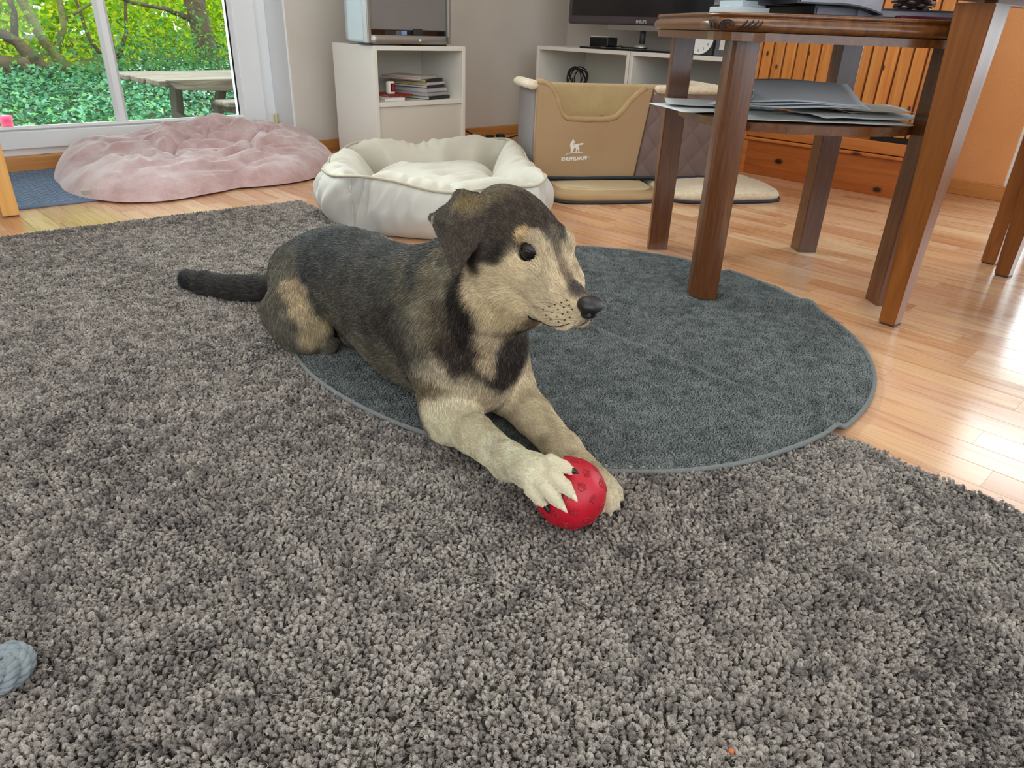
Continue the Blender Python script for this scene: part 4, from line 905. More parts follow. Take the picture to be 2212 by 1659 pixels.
box2('back_panel', (.02, DB - .03, 0), (WB - .02, DB, HB - .012), M_fleece, cbd, .010, 3); box2('base', (.02, .022, 0), (WB - .02, DB - .03, .12), M_fleece, cbd, .02)
pad('inner_cushion', .04, WB - .05, .035, DB - .045, .07, M_fleece, cbd, seed=3, z0=.12)
# quilted right part of the front: every diamond is a raised field
nx, nz = 120, 110; X = np.linspace(.422, WB, nx); Zz = np.linspace(0, HB - .028, nz); XX, ZZ = np.meshgrid(X, Zz, indexing='ij'); XX = XX + .045 * (ZZ / HB) * (1 - (XX - .422) / (WB - .422))
a = (XX * .98 + ZZ * .82) / .098; b_ = (XX * .98 - ZZ * .82) / .098
qd = np.minimum(np.abs((a % 1) - .5), np.abs((b_ % 1) - .5)) * 0 + (np.sin(np.pi * (a % 1)) * np.sin(np.pi * (b_ % 1))) ** .30
top_band = smoothstep(.255, .262, ZZ); YY = .006 - .008 * qd
raw('quilted_panel', np.stack([XX, YY, ZZ], -1).reshape(-1, 3), [f[::-1] for f in grid_faces(nx, nz)][::1], M_brownq, cbd, True)
box2('quilt_lining', (.422, .012, 0), (WB - .01, .03, HB - .04), M_brownq, cbd, .004)
def sherpa_roll(name, a, b, r, seed, ribs=26):
    nu, nv = 120, 18; t = np.linspace(0, 1, nu); ph = np.linspace(0, 2 * np.pi, nv, endpoint=False); T, PH = np.meshgrid(t, ph, indexing='ij')
    a, b = np.array(a), np.array(b); ax = b - a; L = np.linalg.norm(ax); ax = ax / L; s1 = np.cross(ax, [0, 0, 1]); s2 = np.cross(s1, ax)
    rr_ = r * (1 + .13 * np.abs(np.sin(T * ribs * np.pi + PH * .6)) + .22 * (fbm(np.stack([T * 20, np.cos(PH) * 2, np.sin(PH) * 2 + seed], -1), 1.5, 3) - .5)); rr_ = rr_ * np.minimum(1, np.sqrt(np.clip(np.minimum(T, 1 - T) * L / (r * .7), 0.02, 1)))
    V = a + ax * L * T[..., None] + s1 * (rr_ * np.cos(PH))[..., None] * 1.15 + s2 * (rr_ * np.sin(PH))[..., None] * .85
    F = []
    for i in range(nu - 1):
        for j in range(nv): F.append((i * nv + j, i * nv + (j + 1) % nv, (i + 1) * nv + (j + 1) % nv, (i + 1) * nv + j))
    F += [tuple(range(nv))[::-1], tuple((nu - 1) * nv + j for j in range(nv))]
    return raw(name, V.reshape(-1, 3), F, M_sherpa, cbd, True)
sherpa_roll('sherpa_rim', (.47, .010, HB - .012), (WB + .01, .012, HB - .012), .017, 2, 60)
sherpa_roll('sherpa_rim', (-.012, -.004, HB - .004), (-.010, DB - .02, HB - .008), .018, 5, 20)
sherpa_roll('sherpa_rim', (WB - .008, .02, HB - .014), (WB - .008, DB, HB - .014), .022, 6, 14)
bm = bmesh.new(); tube(bm, [(-.01, .0, .004), (.2, -.006, .002), (.42, -.004, .004), (.6, -.006, .002), (WB + .004, .0, .004)], .006, 8); obj('base_binding', bm, M_navy, cbd, True)
bm = bmesh.new(); tube(bm, [(.42 + .045 * t, -.001, HB * t) for t in np.linspace(0, .97, 8)], .0022, 6); obj('panel_seam', bm, mat('seam_dark', '#5b4a3c', None, .8), cbd, True)
bm = bmesh.new(); add_box(bm, (.66, -.001, HB - .055), (.05, .003, .014), (.2, 0, .02)); obj('care_label', bm, mat('label_lilac', '#d9d6ea', None, .7), cbd)
bm = bmesh.new(); tube(bm, [(.24, .06, .205), (.26, .055, .222), (.285, .06, .226), (.31, .07, .208)], .007, 8); obj('safety_strap', bm, mat('strap_olive', '#5c5a40', None, .8), cbd, True)
M_logo = mat('print_white', '#ece8e2', None, .7)
# printed emblem: a standing dog on an arc, word below
dogp = [(930, 520), (945, 460), (985, 410), (1020, 345), (1055, 335), (1085, 400), (1140, 440), (1125, 480), (1060, 490), (1045, 520), (1150, 525), (1260, 515), (1330, 510), (1430, 500), (1450, 525), (1425, 570), (1350, 580), (1275, 575), (1290, 640), (1310, 720), (1310, 810), (1265, 815), (1262, 750), (1235, 705), (1215, 750), (1215, 815), (1165, 815), (1185, 720), (1165, 660), (1110, 660), (1065, 690), (1045, 760), (1050, 825), (965, 825), (975, 720), (955, 630), (935, 580)]
def lp(px_, py_): return (.108 + (px_ - 600) / 1160 * .120, .075 + (1050 - py_) / 1160 * .120 + .012 * (px_ - 600) / 1160 - .004)
bm = bmesh.new(); vs = [bm.verts.new((lp(*p)[0], -.0012, lp(*p)[1])) for p in dogp]; f = bm.faces.new(vs); bmesh.ops.triangulate(bm, faces=[f])
for p in (0,): pass
arc = [(740, 880), (820, 840), (920, 815), (1060, 808), (1250, 815), (1400, 845), (1540, 885)]; arc2 = [(1540, 892), (1400, 868), (1250, 842), (1060, 834), (920, 842), (820, 862), (745, 890)]
vs = [bm.verts.new((lp(*p)[0], -.0012, lp(*p)[1])) for p in arc + arc2]; f = bm.faces.new(vs); bmesh.ops.triangulate(bm, faces=[f]); bmesh.ops.recalc_face_normals(bm, faces=list(bm.faces)); obj('emblem', bm, M_logo, cbd)
tx = text('lettering', 'KNUFFELWUFF', .0185, M_logo, cbd, Matrix.Translation((.163, -.0012, lp(0, 1035)[1] + .004)) @ Matrix.Rotation(-.05, 4, 'Y') @ Matrix.Rotation(math.pi / 2, 4, 'X') @ Matrix.Diagonal((.84, 1, 1, 1)), .0004, bold=.0009)
tx2 = text('lettering', '™', .010, M_logo, cbd, Matrix.Translation((.224, -.0012, lp(0, 1035)[1] + .011)) @ Matrix.Rotation(math.pi / 2, 4, 'X'), .0003)

# ---- rope toy at the left edge, orange crumb
rt = thing('rope_toy', 'blue grey braided rope toy knot lying at the left edge of the big rug', 'rope toy', (-.010, .662, .030), .6)
rt.scale = (.72, .72, .72)
M_rope = mat('rope_blue_grey', '#747c80', '#90979a', .9, 30, .8, 260, stretch=(1, 1, 1), bdist=.002)
for k in range(3):          # three strands, each laid from three twisted yarns
    nn = 150; t = np.linspace(0, 2 * np.pi, nn, endpoint=False) + k * 2 * np.pi / 3; rr_ = .0165 + .0095 * np.cos(3 * t + k * 2.1)
    Pk = np.stack([rr_ * np.cos(t) * 1.15, rr_ * np.sin(t), .0135 * np.sin(3 * t + k * 2.1)], 1); tg = np.roll(Pk, -1, 0) - np.roll(Pk, 1, 0); tg /= np.linalg.norm(tg, axis=1, keepdims=True)
    n1 = np.cross(tg, [0, 0, 1.0]); n1 /= np.linalg.norm(n1, axis=1, keepdims=True); n2 = np.cross(tg, n1)
    for j in range(3):
        a = 9 * t + j * 2 * np.pi / 3; bm = bmesh.new(); tube(bm, (Pk + .0044 * (n1 * np.cos(a)[:, None] + n2 * np.sin(a)[:, None])).tolist(), .0052, 8, True); obj('strand', bm, M_rope, rt, True)
cr = thing('crumb', 'tiny orange crumb on the big rug near the bottom edge', 'crumb', (.441, .155, .018))
bm = bmesh.new(); bmesh.ops.create_icosphere(bm, subdivisions=2, radius=.0022)
for v in bm.verts: v.co *= 1 + .35 * math.sin(v.co.x * 2600 + v.co.y * 1900)
obj('body', bm, mat('crumb_orange', '#d2703a', None, .7), cr, True)
# ================================================================== GARDEN BEYOND THE DOOR
struct(box2('sill_outside', (-.25, 3.575, .09), (1.70, 3.72, .138), mat('sill_stone', '#b9b8b2', '#c6c5be', .7, 30), None, .004))
cu_ = thing('cup', 'small pink cup standing on the outer sill at the left of the door', 'cup', (.606, 3.635, .138))
bm = bmesh.new(); lathe(bm, [(0, 0), (.020, 0), (.0235, .052), (.0215, .052), (.0185, .006), (0, .006)], 28); obj('body', bm, mat('cup_pink', '#d2395f', '#dc456b', .45), cu_, True)
def bank_z(x, y): return np.interp(y, [3.6, 4.9, 5.6, 6.5, 8.0, 10, 16], [-.36, -.34, -.20, -.10, .02, .10, .2])
nx, ny = 60, 60; X, Y = np.meshgrid(np.linspace(-3, 9, nx), np.linspace(3.62, 16, ny), indexing='ij')
Z = bank_z(X, Y) + .12 * (fbm(np.stack([X, Y, 0 * X], -1), .8, 3) - .5) - .04
gr = raw('ground_garden', np.stack([X, Y, Z], -1).reshape(-1, 3), grid_faces(nx, ny), mat('garden_soil', '#4d4a2c', '#5f6a35', .95, 3, .6, 20), None, True); gr['kind'] = 'structure'
LEAF = np.array([(0, 0, 0), (.30, .35, .06), (0, 1, 0), (-.30, .35, .06)]); LEAF_F = [(0, 1, 2), (0, 2, 3)]
_iv = [(0, 0, 0), (.28, -.10, .02), (.50, .18, .05), (.26, .32, .03), (.30, .62, .05), (0, 1.0, 0), (-.30, .62, .05), (-.26, .32, .03), (-.50, .18, .05), (-.28, -.10, .02)]
IVY = np.array(_iv); IVY_F = [(0, i, i + 1) for i in range(1, 9)] + [(0, 9, 1)]
def leaves(name, P, size, colors, m, par, shape=LEAF, faces=LEAF_F, up=.5, rng=None, kind='stuff', tilt=None):
    rng = rng or RNG; n = len(P); nv = len(shape)
    nrm = rng.normal(0, 1, (n, 3)); nrm[:, 2] = np.abs(nrm[:, 2]) + up; nrm[:, 1] -= .35
    nrm /= np.linalg.norm(nrm, axis=1, keepdims=True); t = np.cross(nrm, rng.normal(0, 1, (n, 3))); t /= np.linalg.norm(t, axis=1, keepdims=True); b = np.cross(nrm, t)
    V = P[:, None] + size[:, None, None] * (t[:, None] * shape[None, :, 0:1] + b[:, None] * shape[None, :, 1:2] + nrm[:, None] * shape[None, :, 2:3])
    F = (np.array(faces)[None] + (np.arange(n) * nv)[:, None, None]).reshape(-1, 3)
    me = bpy.data.meshes.new(name); me.vertices.add(n * nv); me.vertices.foreach_set('co', V.astype(np.float32).ravel()); nf = len(F)
    me.loops.add(nf * 3); me.loops.foreach_set('vertex_index', F.astype(np.int32).ravel()); me.polygons.add(nf); me.polygons.foreach_set('loop_start', np.arange(0, nf * 3, 3, dtype=np.int32)); me.update()
    c4 = np.ones((n * nv, 4), np.float32); c4[:, :3] = np.repeat(colors, nv, 0); me.attributes.new('col', 'FLOAT_COLOR', 'POINT').data.foreach_set('color', c4.ravel())
    o = obj_me(name, me, m, par)
    if kind: o['kind'] = kind
    return o
M_leaf = attr_mat('leaf_translucent', .5, .4, trans=.55); M_ivy = attr_mat('ivy_leaf', .32, .5, trans=.2)
def pick(cols, n): c = np.array([L3(h) for h in cols]); return c[RNG.integers(0, len(cols), n)] * RNG.uniform(.75, 1.2, (n, 1))
# ivy bank: front leaves big, one object
n = 23000; x_ = RNG.uniform(.7, 4.6, n); y_ = 5.15 + 2.7 * RNG.random(n) ** 1.0; z_ = bank_z(x_, y_) + .16 * fbm(np.stack([x_, y_, 0 * x_], -1), 2.2, 3) + RNG.uniform(-.04, .10, n)
iv = leaves('ivy_bank', np.stack([x_, y_, z_], -1), RNG.uniform(.018, .042, n), pick(['#3b7a52', '#3c7f52', '#4c9060', '#63a274', '#2a5c3e', '#5f9a4a'], n), M_ivy, None, IVY, IVY_F, 1.1)
tag(iv, 'low bank of ivy and ground leaves outside the door', 'ivy')
n = 900; x_ = RNG.uniform(2.0, 4.2, n); y_ = RNG.uniform(5.3, 7.2, n); z_ = bank_z(x_, y_) + RNG.uniform(.10, .30, n)
fw = leaves('white_flowers', np.stack([x_, y_, z_], -1), RNG.uniform(.012, .03, n), pick(['#e8ecec', '#dfe6ea'], n), M_leaf, None, up=1.5); tag(fw, 'small white blossoms scattered among the leaves behind the picnic table', 'flowers')
# bright beech foliage behind
n = 60000; x_ = RNG.uniform(-1.2, 8.5, n); y_ = RNG.uniform(9.0, 12.5, n); z_ = RNG.uniform(-.15, 3.8, n)
keep = fbm(np.stack([x_, y_ * .4, z_], -1), 1.1, 3) + RNG.uniform(-.22, .22, n) > .40; x_, y_, z_ = x_[keep], y_[keep], z_[keep]; n = len(x_)
hb = leaves('foliage_bright', np.stack([x_, y_, z_], -1), RNG.uniform(.035, .09, n), pick(['#c4e018', '#c8de1a', '#9cc81a', '#d6e022', '#86bb1c', '#e2e23a'], n), M_leaf, None, up=.2)
tag(hb, 'bright yellow green leaves filling the view behind the trunks', 'foliage')
n = 9000; x_ = RNG.uniform(-1.5, 9.5, n); y_ = RNG.uniform(12.8, 14, n); z_ = RNG.uniform(-.2, 5.0, n)
hb2 = leaves('foliage_far', np.stack([x_, y_, z_], -1), RNG.uniform(.20, .42, n), pick(['#c9dc2a', '#b5d020', '#dbe448', '#a3c926'], n), M_leaf, None, up=.1); tag(hb2, 'farthest yellow green leaves closing the garden view', 'foliage')
M_bark = mat('bark_brown', '#4a3c2c', '#6e5d45', .9, 9, .9, 40, bdist=.02); M_moss = mat('bark_mossy', '#5b5a2e', '#8a8350', .9, 7, .9, 40, bdist=.02)
def tree(label, path, radii, m, nl, leafc, spread, size=(.025, .055), y0=8.0, branches=()):
    b0 = path[0]; t = thing('tree', label, 'tree', b0, 0, 'trees beyond the ivy bank'); rel = [tuple(np.array(p) - np.array(b0)) for p in path]
    tt = np.linspace(0, 1, len(rel)); t2 = np.linspace(0, 1, 14); R_ = [np.interp(t2, tt, [p[i] for p in rel]) for i in range(3)]; rad = np.interp(t2, tt, radii) * (1 + .10 * np.sin(t2 * 31))
    bm = bmesh.new(); tube(bm, list(zip(*R_)), list(rad), 12); obj('trunk', bm, m, t, True)
    for bp, br in branches:
        bm = bmesh.new(); tube(bm, [tuple(np.array(p) - np.array(b0)) for p in bp], br, 8); obj('branch', bm, m, t, True)
    nl = int(nl * .7); c = np.array([np.interp(RNG.random(nl) ** .6, tt, [p[i] for p in rel]) for i in range(3)]).T + RNG.normal(0, 1, (nl, 3)) * np.array(spread); c = c[c[:, 2] > .25]
    leaves('foliage', c, RNG.uniform(*size, len(c)), pick(leafc, len(c)), M_leaf, t, up=.3); return t
GREENS = ['#9ccb28', '#b4da24', '#6aa63a', '#c4e02a', '#56934a']
tree('dark curved trunk bending left over the ivy, left of the mullion', [(1.73, 7.7, -.05), (1.62, 7.7, .16), (1.50, 7.7, .34), (1.28, 7.7, .44), (.9, 7.7, .56), (.5, 7.7, .62)], [.085, .066, .046, .032, .026, .02], M_bark, 420, GREENS, (.35, .3, .30), branches=[([(1.50, 7.7, .34), (1.55, 7.72, .55), (1.50, 7.7, .9), (1.45, 7.7, 1.4)], [.03, .024, .02, .012])])
tree('mossy slanting trunk left of the white mullion', [(1.93, 7.9, -.02), (1.86, 7.9, .14), (1.76, 7.9, .32), (1.66, 7.9, .62), (1.55, 7.9, 1.3), (1.45, 7.9, 2.2)], [.055, .046, .042, .040, .036, .026], M_moss, 700, GREENS, (.5, .3, .5), branches=[([(1.82, 7.9, .22), (1.95, 7.92, .45), (1.98, 7.95, .9), (2.0, 7.95, 1.6)], [.035, .03, .026, .015]), ([(1.98, 7.95, .5), (2.2, 8.0, .62), (2.45, 8.05, .70)], [.015, .012, .006])])
tree('broad upright trunk in the right pane behind the picnic table', [(3.25, 8.0, -.05), (3.22, 8.0, .35), (3.17, 8.0, .8), (3.10, 8.0, 1.6), (3.05, 8.0, 2.6)], [.125, .105, .095, .085, .07], M_bark, 1700, GREENS, (.7, .25, .45), branches=[([(3.20, 8.0, .5), (2.9, 8.02, .62), (2.6, 8.05, .66), (2.3, 8.1, .78)], [.03, .022, .016, .008])])
tree('thin leaning stem at the far left of the garden view', [(1.30, 7.8, .0), (1.26, 7.8, .35), (1.16, 7.8, .8), (1.10, 7.8, 1.6)], [.045, .03, .024, .014], M_bark, 300, GREENS, (.35, .3, .4))
tree('group of thin bare stems right beside the mullion', [(2.35, 8.1, .0), (2.36, 8.1, .3), (2.30, 8.1, .7), (2.28, 8.1, 1.5)], [.05, .032, .024, .014], M_bark, 600, GREENS, (.5, .3, .4), branches=[([(2.36, 8.1, .1), (2.52, 8.1, .4), (2.6, 8.1, .9)], [.025, .018, .01]), ([(2.33, 8.1, .05), (2.18, 8.1, .35), (2.12, 8.1, .8)], [.025, .018, .01])])
for k, (x0, y0, h, r, lb) in enumerate([(1.33, 7.35, .28, .05, 'short dark tree stump at the left edge of the garden view'), (1.47, 7.4, .26, .055, 'short dark stump second from the left in the garden view'), (1.16, 7.45, .26, .05, 'dark post like stump almost hidden by the chair side of the view')]):
    s_ = thing('tree_stump', lb, 'stump', (x0, y0, -.05)); bm = bmesh.new(); tube(bm, [(.02, 0, 0), (.01, 0, h * .4), (-.005, 0, h * .8), (-.01, 0, h)], [r * 1.15, r, r * .92, r * .7], 12); obj('trunk', bm, M_bark, s_, True)
n = 3600; x_ = RNG.normal(2.75, .55, n); y_ = RNG.uniform(6.9, 7.7, n); z_ = bank_z(x_, y_) + np.abs(RNG.normal(0, .26, n)) + .02
sh = leaves('shrub', np.stack([x_, y_, z_], -1), RNG.uniform(.022, .05, n), pick(['#3f7a3a', '#5b9440', '#4b8a55', '#7aa83e', '#6fa25e'], n), M_leaf, None, up=.5); tag(sh, 'mid green shrub behind the weathered picnic table', 'shrub')
# weathered picnic table
M_wz = wood('weathered_wood', '#4c4338', '#675d50', '#837969', .8, 'X', rand=.12); M_wy = wood('weathered_wood_z', '#423a30', '#5a5145', '#6f6557', .8, 'Z', rand=.08)
pt = thing('picnic_table', 'weathered wooden picnic table with planked top seen through the right pane', 'picnic table', (1.47, 4.36, -.36), .06)
for k in range(7): box2('plank', (.01 + .012 * (k % 2), .012 + .108 * k, .582), (1.3, .112 + .108 * k, .612), M_wz, pt, .006)
bm = bmesh.new(); prism(bm, [(.05, -.003), (.09, -.045), (.13, -.05), (.26, -.05), (.30, -.062), (1.28, -.062), (1.28, .0), (.05, 0)], 0, .035, .006); o = obj('front_rail', bm, M_wz, pt); o.rotation_euler = (math.pi / 2, 0, 0); o.location = (0, .035, .612)
def slab(name, a, b, w, d, m): 
    a, b = Vector(a), Vector(b); o = box(name, (a + b) / 2, (w, d, (b - a).length), m, pt, None, .006); o.rotation_euler = (b - a).to_track_quat('Z', 'Y').to_euler(); return o
slab('leg', (.27, .16, .0), (.42, .12, .58), .095, .045, M_wy); slab('leg', (.31, .62, .0), (.36, .62, .58), .095, .045, M_wy); slab('leg', (1.1, .10, .0), (1.06, .10, .58), .095, .045, M_wy); slab('leg', (1.1, .62, .0), (1.06, .62, .58), .095, .045, M_wy)
slab('stretcher', (.33, .60, .36), (.35, .16, .30), .03, .05, M_wy)
box2('bench_plank', (.30, -.16, .475), (1.3, .06, .505), M_wz, pt, .010); box2('bench_support', (.37, -.14, .435), (.41, .20, .475), M_wy, pt, .004)
# ================================================================== THE DOG
# one continuous body: rounded cones, ellipsoids and ear flaps blended into a field, then meshed
#@@PRIMS@@
CLAWS = [((0.5551, 0.463, 0.1096), (0.5578, 0.4551, 0.1111), '#141214'), ((0.5417, 0.448, 0.0899), (0.5422, 0.4407, 0.0869), '#d8c9ad'), ((0.5311, 0.4542, 0.0752), (0.5332, 0.4459, 0.0707), '#d8c9ad'), ((0.5255, 0.4747, 0.0677), (0.5246, 0.468, 0.0637), '#141214'), ((0.6133, 0.4553, 0.029), (0.6153, 0.4554, 0.022), '#d8c9ad'), ((0.6209, 0.4475, 0.029), (0.622, 0.4445, 0.022), '#d8c9ad'), ((0.6313, 0.4452, 0.029), (0.6274, 0.4372, 0.022), '#141214'), ((0.6495, 0.4537, 0.029), (0.6488, 0.4461, 0.023), '#141214')]
HEAD_O = (0.6375, 0.607, 0.333)
HEAD_M = ((-0.1151, -0.9209, -0.3724), (0.9915, -0.0838, -0.0992), (0.0601, -0.3806, 0.9228))
